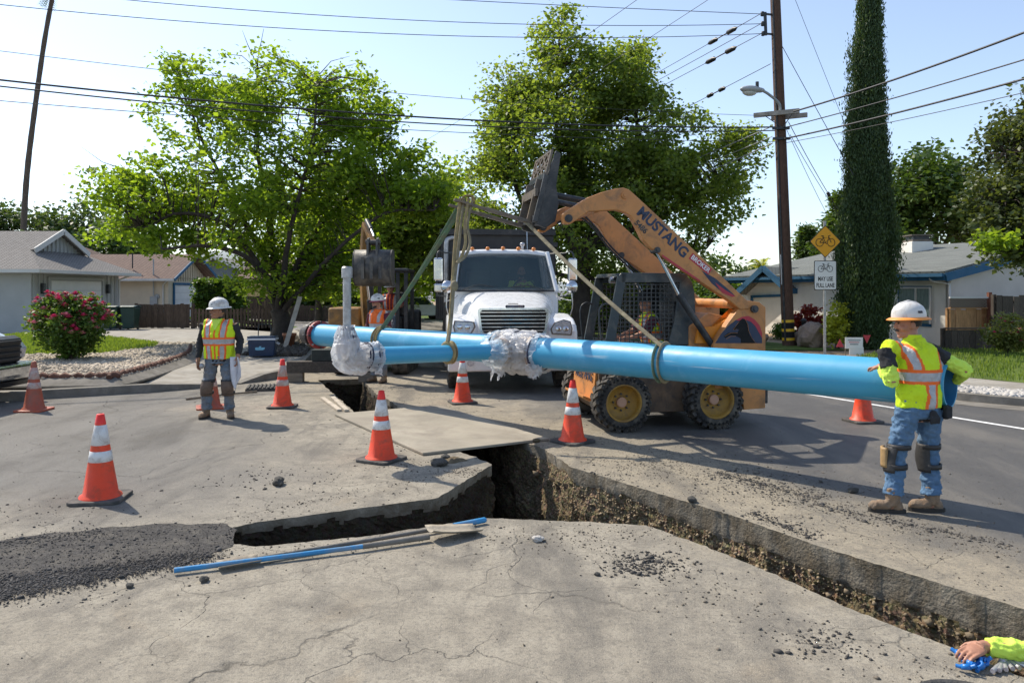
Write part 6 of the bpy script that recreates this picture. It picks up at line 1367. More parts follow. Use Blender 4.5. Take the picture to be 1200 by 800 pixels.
# ------------------------------------------------------------- houses and fences
def shingles(name,c1,c2,zf=6.0):
    m,nt,b=newmat(name); co=coords(nt); sp=nt.nodes.new('ShaderNodeSeparateXYZ'); nt.links.new(co,sp.inputs[0])
    cb=nt.nodes.new('ShaderNodeCombineXYZ'); nt.links.new(mth(nt,'ADD',sp.outputs[0],sp.outputs[1]),cb.inputs[0]); nt.links.new(mth(nt,'MULTIPLY',sp.outputs[2],zf/2.5),cb.inputs[1])
    br=nt.nodes.new('ShaderNodeTexBrick'); nt.links.new(cb.outputs[0],br.inputs['Vector']); br.inputs['Scale'].default_value=2.4; br.inputs['Mortar Size'].default_value=.045
    br.inputs['Color1'].default_value=(*c1,1); br.inputs['Color2'].default_value=(*c2,1); br.inputs['Mortar'].default_value=(*[x*.35 for x in c1],1)
    c=mixc(nt,rmp(nt,nz(nt,co,1.2,7),[(.3,0.0),(.75,.5)]),br.outputs['Color'],tuple(x*.6 for x in c2)); nt.links.new(c,b.inputs['Base Color']); b.inputs['Roughness'].default_value=.95
    addbump(nt,b,mth(nt,'ADD',mth(nt,'MULTIPLY',br.outputs['Fac'],-1.0),nz(nt,co,60,3)),.5,.02); return m
M_sh1=shingles('grey_shingles',(.22,.205,.19),(.30,.28,.26)); M_sh2=shingles('brown_shingles',(.19,.125,.10),(.27,.18,.14)); M_sh3=shingles('green_grey_shingles',(.17,.185,.17),(.25,.265,.245))
def paint(n,c,**k): return mat(n,c,.75,.06,1.5,.15,40,**k)
M_hgrey=paint('grey_house_paint',(.40,.41,.40)); M_htrim=paint('white_trim',(.62,.61,.58)); M_gdoor=paint('garage_door_white',(.74,.73,.70)); M_hcream=paint('cream_stucco',(.64,.55,.42)); M_bluet=paint('blue_trim',(.02,.11,.22))
M_hblue=paint('blue_grey_siding',(.16,.20,.22)); M_hyel=paint('yellow_house_paint',(.50,.40,.18)); M_hwhite=paint('white_stucco',(.80,.77,.70)); M_htan=paint('tan_stucco',(.68,.60,.50)); M_win=glassmat('window_glass',(.03,.045,.045),.05,1.0)
M_fence=mat('brown_fence_board',(.115,.078,.055),.9,.3,3,.4,60,orand=.35,stretch=(9,9,1.5)); M_fenceg=mat('dark_fence_board',(.13,.10,.08),.9,.3,3,.4,60,orand=.4,stretch=(9,9,1.5),dirt=(.03,.026,.022),da=.5); M_fencer=mat('new_fence_board',(.52,.29,.13),.85,.22,3,.3,60,orand=.35,stretch=(9,9,1.5))
def quadpart(name,pts,m,parent,o,th=.06,off=-1):
    e=MB(); e.add([V(p)-o for p in pts],[tuple(range(len(pts)))]); ob=e.build(name,m,parent,clean=False); md=ob.modifiers.new('t','SOLIDIFY'); md.thickness=th; md.offset=off; return ob
def barp(name,a,b,w,h,m,parent,o,up=(0,0,1)):
    e=MB(); e.bar(V(a)-o,V(b)-o,w,h,up); return e.build(name,m,parent)
def limp(name,x0,x1,y0,y1,z0,z1,m,parent,o,bev=0):
    e=MB(); e.lim(x0-o.x,x1-o.x,y0-o.y,y1-o.y,z0-o.z,z1-o.z); return e.build(name,m,parent,bev)
# grey garage house at the left
o=V((-19.1,30.5,.1)); H=thing('house','grey house at far left with a white garage door and a Dutch gable roof','house',o)
limp('wall',-42,-19.1,30.5,37.3,.05,2.62,M_hgrey,H,o)
gd=limp('garage_door',-19.14,-19.075,31.7,35.7,.13,2.22,M_htrim,H,o)
for k in range(5): limp('panel',-19.07,-19.05,31.78,35.62,.16+.41*k,.54+.41*k,M_gdoor,gd,o)
for y0,y1 in ((31.55,31.69),(35.71,35.85)): limp('door_trim',-19.08,-19.02,y0,y1,.1,2.36,M_hgrey,H,o)
limp('door_trim',-19.08,-19.015,31.691,35.709,2.23,2.36,M_hgrey,H,o)
for y in np.arange(30.6,37.2,.35):
    if not 31.5<y<35.9: limp('batten',-19.095,-19.06,y,y+.06,.1,2.6,M_hgrey,H,o)
for y in (31.15,36.15): e=MB(); e.lim(.03,.16,-.08,.08,1.55,1.98); lo=e.build('wall_lamp',M_blk,H,.02); lo.location=(0,y-o.y,0)
quadpart('roof',[(-42,29.85,2.62),(-18.35,29.85,2.62),(-20,31.85,3.48),(-19.75,31.85,3.5),(-19.75,33.8,4.4),(-42,33.8,4.4)],M_sh1,H,o,.08)
quadpart('roof',[(-18.35,29.85,2.62),(-18.35,37.75,2.62),(-20,35.75,3.48),(-20,31.85,3.48)],M_sh1,H,o,.08)
quadpart('roof',[(-42,37.75,2.62),(-42,33.8,4.4),(-19.75,33.8,4.4),(-19.75,35.75,3.5),(-20,35.75,3.48),(-18.35,37.75,2.62)],M_sh1,H,o,.08)
quadpart('gable',[(-20.02,31.85,3.45),(-20.02,35.75,3.45),(-20.02,33.8,4.36)],M_hgrey,H,o,.05)
for y in np.arange(32.2,35.6,.3): barp('batten',(-19.99,y,3.46),(-19.99,y,3.46+max(.03,.88*(1-abs(y-33.8)/1.95))),.05,.04,M_hgrey,H,o,(0,1,0))
for ys in (31.75,35.85): barp('rake_board',(-19.72,ys,3.44),(-19.72,33.8,4.38),.06,.22,M_htrim,H,o)
barp('gutter',(-42,29.80,2.55),(-18.3,29.80,2.55),.12,.13,M_htrim,H,o); barp('gutter',(-18.30,29.80,2.55),(-18.30,37.8,2.55),.12,.13,M_htrim,H,o)
limp('soffit',-18.42,-19.05,29.9,37.6,2.48,2.54,M_htrim,H,o); limp('soffit',-42,-19.05,29.9,30.48,2.48,2.54,M_htrim,H,o)
e=MB(); e.tube([V((.6,6.95,2.45)),V((.12,6.6,2.2)),V((.12,6.6,.1))],.05,8); e.build('downspout',M_htrim,H)
# cream house with brown roof
o=V((-18.8,42,.1)); H=thing('house','cream house with brown shingle roof and blue-trimmed garage gable','house',o)
limp('wall',-30,-18.8,42,47.2,.05,2.5,M_hcream,H,o)
quadpart('gable',[(-18.8,42,2.45),(-18.8,47.2,2.45),(-18.8,44.6,3.78)],M_hcream,H,o,.08)
for y in np.arange(42.3,47.1,.32): barp('batten',(-18.77,y,2.30),(-18.77,y,2.45+max(.04,1.28*(1-abs(y-44.6)/2.6))),.04,.05,M_hcream,H,o,(0,1,0))
gd=limp('garage_door',-18.81,-18.76,42.7,46.4,.1,2.08,M_htrim,H,o)
for k in range(5): limp('panel',-18.755,-18.74,42.75,46.35,.13+.385*k,.49+.385*k,M_gdoor,gd,o)
for a,b in ((42.55,42.69),(46.41,46.55)): limp('door_trim',-18.79,-18.72,a,b,.1,2.22,M_bluet,H,o)
limp('door_trim',-18.79,-18.715,42.691,46.409,2.09,2.22,M_bluet,H,o)
quadpart('roof',[(-30,41.4,2.42),(-18.2,41.4,2.42),(-18.2,44.6,3.88),(-30,44.6,3.88)],M_sh2,H,o,.08); quadpart('roof',[(-30,44.6,3.88),(-18.2,44.6,3.88),(-18.2,47.8,2.42),(-30,47.8,2.42)],M_sh2,H,o,.08)
for y in (41.35,47.85): barp('rake_board',(-18.17,y,2.36),(-18.17,44.6,3.84),.05,.16,M_bluet,H,o)
barp('gutter',(-30,41.33,2.36),(-18.2,41.33,2.36),.1,.12,M_htrim,H,o)
quadpart('upper_roof',[(-36,38.6,2.6),(-24.5,38.6,2.6),(-26.5,42.5,4.35),(-32,42.5,4.35)],M_sh2,H,o,.08); quadpart('upper_roof',[(-24.5,38.6,2.6),(-22.5,48,2.8),(-25.5,46,4.35),(-26.5,42.5,4.35)],M_sh2,H,o,.08)
limp('upper_wall',-35,-25,39.2,47,.1,2.55,M_hcream,H,o)
limp('meter_box',-19.75,-19.35,41.86,41.98,.9,1.45,M_grey,H,o,.02); e=MB(); e.tube([V((-.75,-.12,1.4)),V((-.75,-.12,3.4))],.035,8); e.build('conduit',M_grey,H)
e=MB(); e.tube([V((-.6,.0,1.35)),V((-.6,-.08,1.35))],.14,14); e.build('meter',M_grey,H)
for x,y,z in ((-21,42.5,3.0),(-24.2,42.0,2.9)): e=MB(); e.tube([V((x,y,z))-o,V((x,y,z+.95))-o],.035,8); e.build('vent_pipe',M_blk,H)
e=MB(); e.tube([V((.05,-.15,2.3)),V((-.25,-.06,2.0)),V((-.25,-.06,.1))],.045,8); e.build('downspout',M_htrim,H)
# blue-grey house further back, yellow house behind the trunks
o=V((-21,56,.1)); H=thing('house','blue-grey house with white fascia partly hidden behind the left tree','house',o)
limp('wall',-30,-17.4,56,64,.05,2.7,M_hblue,H,o); quadpart('gable',[(-24.5,55.98,2.65),(-18.5,55.98,2.65),(-21.5,55.98,4.1)],M_hblue,H,o,.08)
quadpart('roof',[(-25.3,55.3,2.45),(-21.5,55.3,4.2),(-21.5,64,4.2),(-25.3,64,2.45)],M_sh1,H,o,.1); quadpart('roof',[(-21.5,55.3,4.2),(-17.2,55.3,2.35),(-17.2,64,2.35),(-21.5,64,4.2)],M_sh1,H,o,.1)
for a,b in (((-25.35,55.25,2.40),(-21.5,55.25,4.18)),((-21.5,55.25,4.18),(-17.1,55.25,2.30))): barp('rake_board',a,b,.06,.26,M_htrim,H,o)
w=limp('window',-20.2,-18.6,55.90,55.99,.95,2.2,M_htrim,H,o); limp('pane',-20.1,-18.7,55.88,55.895,1.05,2.1,M_win,w,o)
for x in (-19.4,-17.9): limp('porch_post',x,x+.12,55.3,55.42,.1,2.4,M_htrim,H,o)
o=V((-14,52,.1)); H=thing('house','yellow house with dark roof glimpsed between the tree trunks','house',o)
limp('wall',-18,-8.2,52,58,.05,2.7,M_hyel,H,o); quadpart('roof',[(-18.6,51.4,2.6),(-7.6,51.4,2.6),(-7.6,55,4.0),(-18.6,55,4.0)],M_sh2,H,o,.1); quadpart('roof',[(-18.6,55,4.0),(-7.6,55,4.0),(-7.6,58.6,2.6),(-18.6,58.6,2.6)],M_sh2,H,o,.1)
w=limp('window',-12.6,-11.4,51.92,51.99,1.0,2.1,M_htrim,H,o); limp('pane',-12.5,-11.5,51.90,51.915,1.1,2.0,M_win,w,o); limp('door',-10.4,-9.5,51.92,51.99,.1,2.15,mat('brown_door',(.12,.06,.04),.6),H,o)
# right: white garage house (gable end faces the street)
T_=V((-.405,.914,0)); N2=V((.914,.405,0))
def onplane(c,px,py,off=0.0):
    c=V(c)-N2*off; k=(px-600)/F; s=(c.x-c.y*k)/(.405+.914*k); p=c+T_*s; return V((p.x,p.y,CH-(py-HOR)/F*p.y))
C1=V((10.5,29,0)); o=V((10.5,29,.1)); H=thing('house','white house with blue trim and pale garage door right of the loader','house',o)
def pl1(px,py,off=0): return onplane(C1,px,py,off)
fc=[pl1(868,400),pl1(925,401),pl1(925,338),pl1(894,314),pl1(868,339)]; quadpart('wall',fc,M_hwhite,H,o,.1)
sw=[C1,C1+N2*7,C1+N2*7+V((0,0,2.0)),C1+V((0,0,1.98))]; quadpart('wall',sw,M_htan,H,o,.1)
gd=quadpart('garage_door',[pl1(883,397,.03),pl1(919,398,.03),pl1(919,348,.03),pl1(883,349,.03)],M_htrim,H,o,.03)
for k in range(4):
    y0=396.5-12*k; quadpart('panel',[pl1(884,y0,.045),pl1(918,y0,.045),pl1(918,y0-11,.045),pl1(884,y0-11,.045)],M_gdoor,gd,o,.02)
for a,b in (((882,398),(882,347)),((920.3,399),(920.3,346)),((881,347.5),(921.5,346))): barp('door_trim',pl1(*a,.06),pl1(*b,.06),.1,.14,M_bluet,H,o,N2)
ap=pl1(894,312.5,.55); le=pl1(862,343,.55); re=pl1(922.5,338.5,.55); D7=N2*8.0
quadpart('roof',[le,ap,ap+D7,le+D7],M_sh3,H,o,.1); quadpart('roof',[ap,re,re+D7,ap+D7],M_sh3,H,o,.1)
barp('rake_board',le-V((0,0,.05)),ap-V((0,0,.05)),.06,.22,M_bluet,H,o); barp('rake_board',ap-V((0,0,.05)),re-V((0,0,.05)),.06,.22,M_bluet,H,o); barp('fascia',re-V((0,0,.08)),re+D7-V((0,0,.08)),.06,.2,M_bluet,H,o)
p=C1+N2*.15+V((.08,-.12,0)); barp('downspout',p+V((0,0,.1)),p+V((0,0,1.9)),.07,.07,M_htrim,H,o)
# right: white house with chimney
C2=V((13.08,23,0)); o=V((13.08,23,.1)); H=thing('house','white stucco house with chimney, blue fascia and window behind the lattice fence','house',o)
S2=T_*-1
zw=2.30; M_hgab=paint('shaded_white_stucco',(.54,.51,.46))  # gable stucco darkened to paint in the shade on the camera side
quadpart('wall',[C2,C2+T_*9,C2+T_*9+V((0,0,zw)),C2+V((0,0,zw))],M_hwhite,H,o,.1,1)
quadpart('wall',[C2,C2+V((0,0,zw)),C2+N2*6+V((0,0,zw+1.15)),C2+N2*12+V((0,0,zw)),C2+N2*12],M_hgab,H,o,.1,1)
E2=V((12.83,22.76,2.27)); up=N2*6.4+V((0,0,1.22))
quadpart('roof',[E2,E2+T_*10,E2+T_*10+up,E2+up],M_sh3,H,o,.1); quadpart('roof',[E2+up,E2+up+T_*10,E2+up+T_*10+N2*6.4-V((0,0,1.22)),E2+up+N2*6.4-V((0,0,1.22))],M_sh3,H,o,.1)
barp('fascia',E2-V((0,0,.08)),E2+T_*10-V((0,0,.08)),.06,.2,M_bluet,H,o); barp('rake_board',E2-V((0,0,.09))+S2*.03,E2+up-V((0,0,.09))+S2*.03,.06,.24,M_bluet,H,o)
barp('gutter',E2-V((.04,.02,.02))-N2*.05,E2+T_*10-V((.04,.02,.02))-N2*.05,.09,.1,M_bluet,H,o)
wa=lambda px,py,off=.03: onplane(C2,px,py,off)
w=quadpart('window',[wa(1052,381),wa(1091,383),wa(1091,335),wa(1052,335)],M_bluet,H,o,.06); 
for a,b in ((1053,1072),(1074,1089)): quadpart('pane',[wa(a,378,.07),wa(b,379.5,.07),wa(b,338,.07),wa(a,338,.07)],mat('curtained_glass',(.16,.22,.20),.12,.25,3,.02,coat=.6,stretch=(8,8,1)),w,o,.02)
for a in (1073,1090): barp('sash',wa(a,379.5,.09),wa(a,337.5,.09),.05,.05,M_htrim,w,o,N2)
barp('sash',wa(1052,337.2,.095),wa(1090,337.2,.095),.05,.06,M_htrim,w,o,N2)
p=C2+S2*.06-N2*.06; e=MB(); e.tube([E2+T_*.5-V((0,0,.12))-o,E2+T_*.4-V((0,0,.2))-o,p+V((0,0,1.98))-o,p+V((0,0,.1))-o],.04,8); e.build('downspout',M_htrim,H)
cc=V((15.35,29.1,0)); limp('chimney',cc.x-.40,cc.x+.40,cc.y-.4,cc.y+.4,2.6,3.62,M_hwhite,H,o,.02)
ch_=limp('chimney_cap',cc.x-.36,cc.x+.36,cc.y-.36,cc.y+.36,3.621,3.70,M_worn,H,o); limp('spark_screen',cc.x-.30,cc.x+.30,cc.y-.30,cc.y+.30,3.701,3.84,M_blk,ch_,o); limp('cap_lid',cc.x-.42,cc.x+.42,cc.y-.42,cc.y+.42,3.841,3.88,M_worn,ch_,o)
# fences: every board is a piece
def fence(lab,a,b,h,bw,gap,m,z=.12,rails=True,top=None):
    a=V((a[0],a[1],z)); b=V((b[0],b[1],z)); L=(b-a).length; d=(b-a)/L; t=thing('fence',lab,'fence',a,math.atan2(d.y,d.x)); n=int(L/(bw+gap))
    e=MB(); e.lim(0,bw,-.012,.012,.03,h); me=e.mesh('board'); me.materials.append(m)
    for i in range(n):
        o_=bpy.data.objects.new('board',me); COL.objects.link(o_); o_.parent=t; o_.location=(i*(bw+gap),random.uniform(-.006,.006),random.uniform(-.012,.012)); o_.scale=(1,1,1+random.uniform(-.012,.012)); o_.rotation_euler=(0,random.uniform(-.008,.008),0)
    for zz in ((.25,h-.22) if rails else ()): e=MB(); e.lim(0,L,.014,.055,zz,zz+.09); e.build('rail',m,t)
    for i in range(int(L/2.2)+2):
        x=min(L,i*2.2); e=MB(); e.lim(x-.05,x+.05,.057,.15,0,h+.04); e.build('post',m,t)
    if top: e=MB(); e.lim(-.02,L+.02,-.05,.06,h+.02,h+.06); e.build('top_rail',top,t)
    return t
fence('low brown board fence joining the two left garages',(-16.7,34.0),(-14.0,33.6),1.06,.15,.004,M_fence,.12)
fence('brown picket fence with gaps running right behind the facing worker',(-13.95,33.4),(-10.2,33.2),.86,.10,.055,M_fence,.12)
fence('weathered fence in shade behind the left tree trunks',(-13.8,42.4),(-7.8,42.6),.85,.15,.02,M_fence,.10)
fence('tall weathered fence section behind the hedge beside the blue-grey house',(-16.0,44.2),(-13.6,44.3),1.35,.15,.01,M_fence,.10)
fence('low dark board fence below the lattice panel at right',(12.05,21.35),(13.75,21.55),.58,.17,.012,M_fenceg,.12,True,M_fenceg)
fence('tall dark board fence at the right edge behind the rose bush',(13.82,21.9),(20,23.5),1.52,.19,.008,M_fenceg,.12,True)
t=fence('reddish board fence panel topped with white lattice by the white house',(12.75,22.35),(13.85,22.42),1.12,.155,.006,M_fencer,.12,True,M_fencer)
M_latt=mat('grey_lattice',(.30,.25,.20),.9,.2,5,.2); e=MB(); e.lim(0,1.12,.02,.03,1.17,1.44); e.build('lattice_backing',M_fenceg,t)
for s_ in (1,-1):
    for i in range(-3,14):
        x=i*.10; x0,x1=(x,x+.30) if s_>0 else (x+.30,x); 
        def clipx(xa,za,xb,zb):
            for _ in range(2):
                if xa<0: za+= (zb-za)*(0-xa)/(xb-xa); xa=0
                if xa>1.1: za+= (zb-za)*(1.1-xa)/(xb-xa); xa=1.1
                xa,za,xb,zb=xb,zb,xa,za
            return xa,za,xb,zb
        if max(x0,x1)<=0.02 or min(x0,x1)>=1.08: continue
        xa,za,xb,zb=clipx(x0,1.19,x1,1.44)
        e=MB(); e.bar((xa,.004*s_,za),(xb,.004*s_,zb),.007,.022,(0,0,1)); e.build('lattice_strip',M_latt,t)
e=MB(); e.lim(-.02,1.14,-.03,.03,1.441,1.49); e.build('cap_rail',M_htrim,t)
e=MB(); e.lim(1.145,1.24,-.05,.05,0,1.62); e.build('gate_post',mat('red_post',(.17,.06,.035),.85,.2,4,.3),t)
# wheelie bins
for (x,y,lab) in ((-16.95,32.6,'left one of two dark green bins by the grey garage'),(-16.25,32.7,'right one of two dark green bins by the grey garage')):
    t=thing('wheelie_bin',lab,'bin',(x,y,.13),.1,'green bins'); M_bin=mat('green_bin_plastic',(.015,.045,.035),.5,.1,5,.05)
    e=MB(); e.add([V((sx*(.24 if z<.5 else .30),sy*(.26 if z<.5 else .34),z)) for z in (.05,.95) for sx,sy in ((-1,-1),(1,-1),(1,1),(-1,1))],[(3,2,1,0),(4,5,6,7),(0,1,5,4),(1,2,6,5),(2,3,7,6),(3,0,4,7)]); e.build('bin_body',M_bin,t,.03)
    e=MB(); e.grid(8,8,lambda u,v:V(((u-.5)*.66,(v-.5)*.76,.965+.06*(1-(2*v-1)**2)))); m=e.build('lid',M_bin,t).modifiers.new('t','SOLIDIFY'); m.thickness=.03
    for s_ in (-.2,.2): e=MB(); e.tube([V((s_-.03,.28,.1)),V((s_+.03,.28,.1))],.1,12); e.build('wheel',M_rub,t)
# small far vehicles
def farcar(lab,loc,rz,m):
    t=thing('parked_car',lab,'car',loc,rz)
    e=MB(); e.prism([(-2.2,.35),(2.2,.35),(2.2,.8),(1.0,.95),(.5,1.4),(-1.2,1.42),(-1.9,.98),(-2.2,.9)],-.85,.85,MXZ); e.build('body',m,t,.08)
    e=MB(); e.prism([(.85,.98),(.45,1.35),(-1.1,1.37),(-1.6,1.0)],-.86,.86,MXZ); e.build('window',M_win,t)
    for x in (-1.35,1.35):
        for s_ in (-1,1): e=MB(); e.tube([V((x,s_*.72,.32)),V((x,s_*.88,.32))],.32,16); e.build('wheel',M_rub,t)
farcar('small white car parked far down the street behind the green sling',(-5.6,44,0),R(20),M_tw)

# ------------------------------------------------------------- boulders, garden bits, small notice
stone('boulder','brown boulder left of the utility pole in the front yard','boulder',884,404,.42,(.7,.62),31,M_bould,.12,'yard boulders'); stone('boulder','large pointed boulder between the pole and the sign post','boulder',951,407,.62,(.7,.72),34,M_bould,.12,'yard boulders')
stone('boulder','small boulder just right of the pole','boulder',937,405,.30,(.8,.8),37,M_bould,.12,'yard boulders'); stone('boulder','low boulder behind the pole and the small boulder','boulder',941,398,.36,(.8,.6),39,M_bould,.12,'yard boulders')
p=V((9.35,24.6,.12)); t=thing('garden_lamp','small black garden lamp on a stake by the red shrub','lamp',p)
e=MB(); e.tube([V((0,0,0)),V((0,0,.55))],.02,8); e.build('stake',M_blk,t); e=MB(); e.lathe([(.05,.55),(.07,.58),(.07,.68),(.12,.70),(.02,.78),(0,.78)],12); e.build('lamp_shade',M_blk,t)
p=V((8.55,19.2,.12)); t=thing('notice_board','small white roadside notice with red triangle flags beside the sign post','notice',p,R(-8))
e=MB(); e.box((.0,0,.36),(.42,.02,.28)); e.build('panel',M_sw,t,.004); e=MB(); e.box((.06,.01,.16),(.34,.02,.20)); e.build('panel',M_sw,t,.004)
for s_ in (-.2,.2): e=MB(); e.tube([V((s_,.02,0)),V((s_,.02,.50))],.012,6); e.build('stake',M_wood,t)
for x,z in ((-.34,.36),(.30,.46)): e=MB(); e.prism([(-.09,-.1),(.09,-.1),(0,.1)] if x<0 else [(-.09,.1),(.09,.1),(0,-.1)],-.006,.006,Matrix.Translation((x,-.02,z))@MXZ); e.build('flag',M_redl,t)
for k in range(3): e=MB(); e.box((0,-.0115,.43-.05*k),(.30-.05*k,.002,.018)); e.build('print_line',M_redl if k==1 else M_navy,t)
# ------------------------------------------------------------- trees and plants
M_bark=mat('grey_brown_bark',(.10,.078,.060),.95,.35,5,.9,30,stretch=(3,3,.8)); M_barkd=mat('dark_bark',(.055,.043,.035),.95,.3,5,.9,30)
M_lfA=leafmat('fresh_leaf',(.125,.215,.03),(.235,.33,.055),.64); M_lfB=leafmat('plane_leaf',(.11,.18,.042),(.215,.275,.08),.60); M_lfD=leafmat('dark_leaf',(.045,.09,.022),(.085,.14,.035),.38)
M_lfO=leafmat('olive_leaf',(.055,.08,.03),(.105,.135,.05),.34); M_lfH=leafmat('hedge_leaf',(.055,.12,.02),(.11,.18,.03),.35); M_lfY=leafmat('yellow_leaf',(.30,.34,.03),(.42,.45,.06),.4); M_lfR=leafmat('red_leaf',(.20,.02,.02),(.30,.05,.03),.3); M_lfC=leafmat('cypress_leaf',(.035,.07,.027),(.08,.125,.045),.22); M_lfBg=leafmat('far_leaf',(.045,.085,.03),(.085,.13,.045),.35)
def leaf_mesh(name,cen,per,sig,size,m,parent,flat=.65,wid=.36,up=0.0,droop=.25,seed=0):
    g=np.random.default_rng(seed); cen=np.asarray(cen,np.float32); c=np.repeat(cen,per,0); n=len(c)
    p=c+g.normal(0,1,(n,3))*sig*np.array([1,1,flat]); d=g.normal(0,1,(n,3)); d[:,2]=d[:,2]*.5-droop+up*2; d/=np.linalg.norm(d,axis=1)[:,None]
    r=g.normal(0,1,(n,3)); r[:,2]+=1.3; s=np.cross(d,r); s/=np.linalg.norm(s,axis=1)[:,None]+1e-6; nn=np.cross(s,d)
    l=(size*g.uniform(.6,1.3,n))[:,None]; w=l*wid
    q=np.stack([p,p+d*l*.45+s*w+nn*l*.10,p+d*l,p+d*l*.45-s*w+nn*l*.10],1).reshape(-1,3)
    i=np.arange(n)[:,None]*4; f=np.concatenate([i+np.array([[0,1,2]]),i+np.array([[0,2,3]])],0)
    return link(name,raw_mesh(name,q,f.astype(np.int32)),m,parent)
def clumps(lobes,seed,freq=.55,thr=-.12,bias=2.3):
    rd=random.Random(seed); out=[]
    for (c,r,n) in lobes:
        k=0;t=0
        while k<n and t<n*8:
            t+=1; v=V((rd.gauss(0,1),rd.gauss(0,1),rd.gauss(0,1))).normalized()*(rd.random()**(1/bias))
            edge=1+.28*noise.noise(V((c[0]+v.x*2,c[1]+v.y*2,c[2]+v.z*2+seed))); p=V((c[0]+v.x*r[0]*edge,c[1]+v.y*r[1]*edge,c[2]+v.z*r[2]*edge))
            if noise.noise(p*freq+V((seed*3.3,0,0)))>thr: out.append(p); k+=1
    return out
def tree(name,label,base,limbs,lobes,m,leaf=.16,per=30,sig=.30,seed=1,bark=None,twigs=True,group=None,cat='tree',freq=.55,thr=-.12,wid=.36,flat=.65,stuffc=None,twig_r=.012,bare=()):
    base=V(base); t=thing(name,label,cat,base,0,group); bark=bark or M_bark
    e=MB(); samp=[]
    for pth,r0,r1 in limbs:
        ps=smoothline([V(p) for p in pth],6); n=len(ps)
        ps=[p+V((noise.noise(p*1.5),noise.noise(p*1.5+V((7,0,0))),0))*min(.12,r0*.5)*(1 if i else 0) for i,p in enumerate(ps)]
        e.tube([p-base for p in ps],[r0+(r1-r0)*(i/(n-1))**.8 for i in range(n)],9); samp+=[(p,r0+(r1-r0)*i/(n-1)) for i,p in enumerate(ps) if i>n*.25]
    cl=clumps(lobes,seed,freq,thr)
    if twigs:
        for p in cl:
            q,r=min(samp,key=lambda s:(s[0]-p).length+.25*max(0,s[0].z-p.z)); L=(p-q).length
            if L>.25:
                mid=q.lerp(p,.5)+V((0,0,.12*L)); e.tube([q-base,mid-base,p-base],[min(r*.6,twig_r*(1+L*.6)),twig_r,twig_r*.4],4,cap=False)
    for pth,r in bare: e.tube([V(p)-base for p in pth],[r*(1-.8*i/(len(pth)-1)) for i in range(len(pth))],5)
    e.build('trunk',bark,t,clean=False)
    tag(leaf_mesh('crown',[tuple(p-base) for p in cl],per,sig,leaf,m,t,flat,wid,seed=seed),kind='stuff')
    return t
def lob(px,py,Y,rx,ry,rz,n): c=P(px,py,Y); s=Y/F; return ((c.x,c.y,c.z),(rx*s,rz,ry*s),n)
# the big sunlit tree at the left
Y=23.3; b=P(327,412,Y); b.z=.1
pp=lambda px,py,dy=0:P(px,py,Y+dy)
limbs=[([b,pp(328,385),pp(326,362)],.33,.24),([pp(326,366),pp(316,335,-.2),pp(296,300,-.6),pp(262,262,-1),pp(212,250,-1.4),pp(165,268,-1.6)],.14,.03),
 ([pp(326,364),pp(322,320,.3),pp(316,262,.4),pp(306,200,.4),pp(300,140,.2),pp(303,70,.2)],.16,.02),([pp(328,366),pp(344,322,.3),pp(372,270,.6),pp(418,222,.8),pp(470,196,1)],.14,.03),
 ([pp(329,368),pp(352,340,-.4),pp(398,290,-.9),pp(452,250,-1),pp(508,246,-1.2)],.10,.025),([pp(320,316,.3),pp(285,258,.6),pp(250,190,.8),pp(215,110,.6)],.12,.025),
 ([pp(326,366),pp(334,310,-.8),pp(345,250,-1.2),pp(365,170,-1),pp(372,100,-1)],.12,.02),([pp(318,330,-.2),pp(286,300,-1.6),pp(240,288,-2.4),pp(190,292,-2.8)],.10,.03),([pp(372,270,.6),pp(400,200,1.4),pp(430,130,1.6)],.09,.02)]
lobes=[lob(315,235,Y,125,95,3.6,320),lob(190,228,Y-.6,78,38,2.6,135),lob(150,268,Y-.8,34,22,1.4,24),lob(318,125,Y,78,60,2.4,110),lob(225,125,Y+.3,42,60,2.0,48),lob(440,212,Y+.4,80,60,2.8,165),lob(500,238,Y,42,34,1.8,80),lob(418,140,Y+.6,58,58,2.2,110),lob(345,318,Y+.5,72,42,2.4,95),lob(210,282,Y-1.2,40,16,1.4,34),lob(400,300,Y+1.2,60,36,2,70)]
tree('tree','big sunlit tree with bright yellow-green leaves and open crown at the left',b,limbs,lobes,M_lfA,.155,40,.21,3,M_barkd,thr=.03,freq=.95,bare=[([pp(303,110),pp(301,75),pp(309,34)],.03),([pp(303,80),pp(290,52),pp(284,36)],.018),([pp(372,90,-1),pp(388,72,-1),pp(410,66,-1)],.018),([pp(150,200,-1),pp(120,190,-1),pp(95,172,-1)],.018),([pp(130,235,-1),pp(90,228,-1),pp(68,224,-1)],.014)])
shoots=[(300,135,303,58),(352,120,358,80),(262,150,255,100),(224,130,208,70),(232,150,226,95),(395,140,402,100),(330,120,328,72),(430,125,440,92),(455,160,470,120),(205,165,178,140),(160,215,128,205),(140,245,108,230),(505,215,540,205),(470,190,500,170)]
shp=[]
for x0,y0,x1,y1 in shoots:
    for i in range(5): u=i/4; shp.append(pp(x0+(x1-x0)*u+random.gauss(0,3),y0+(y1-y0)*u,.3+random.gauss(0,.25)))
tl=[o for o in bpy.data.objects if o.get('label','').startswith('big sunlit tree')][0]; lo_=tl.location
tag(leaf_mesh('shoot_leaves',[tuple(p-lo_) for p in shp],26,.16,.16,M_lfA,tl,seed=88),kind='stuff')
e=MB()
for x0,y0,x1,y1 in shoots: e.tube([pp(x0-(x1-x0)*.6,y0-(y1-y0)*.6,.2)-lo_,pp(x0,y0,.3)-lo_,pp(x1,y1,.3)-lo_],[.02,.014,.005],5)
tag(e.build('shoots',M_barkd,tl),kind='stuff')
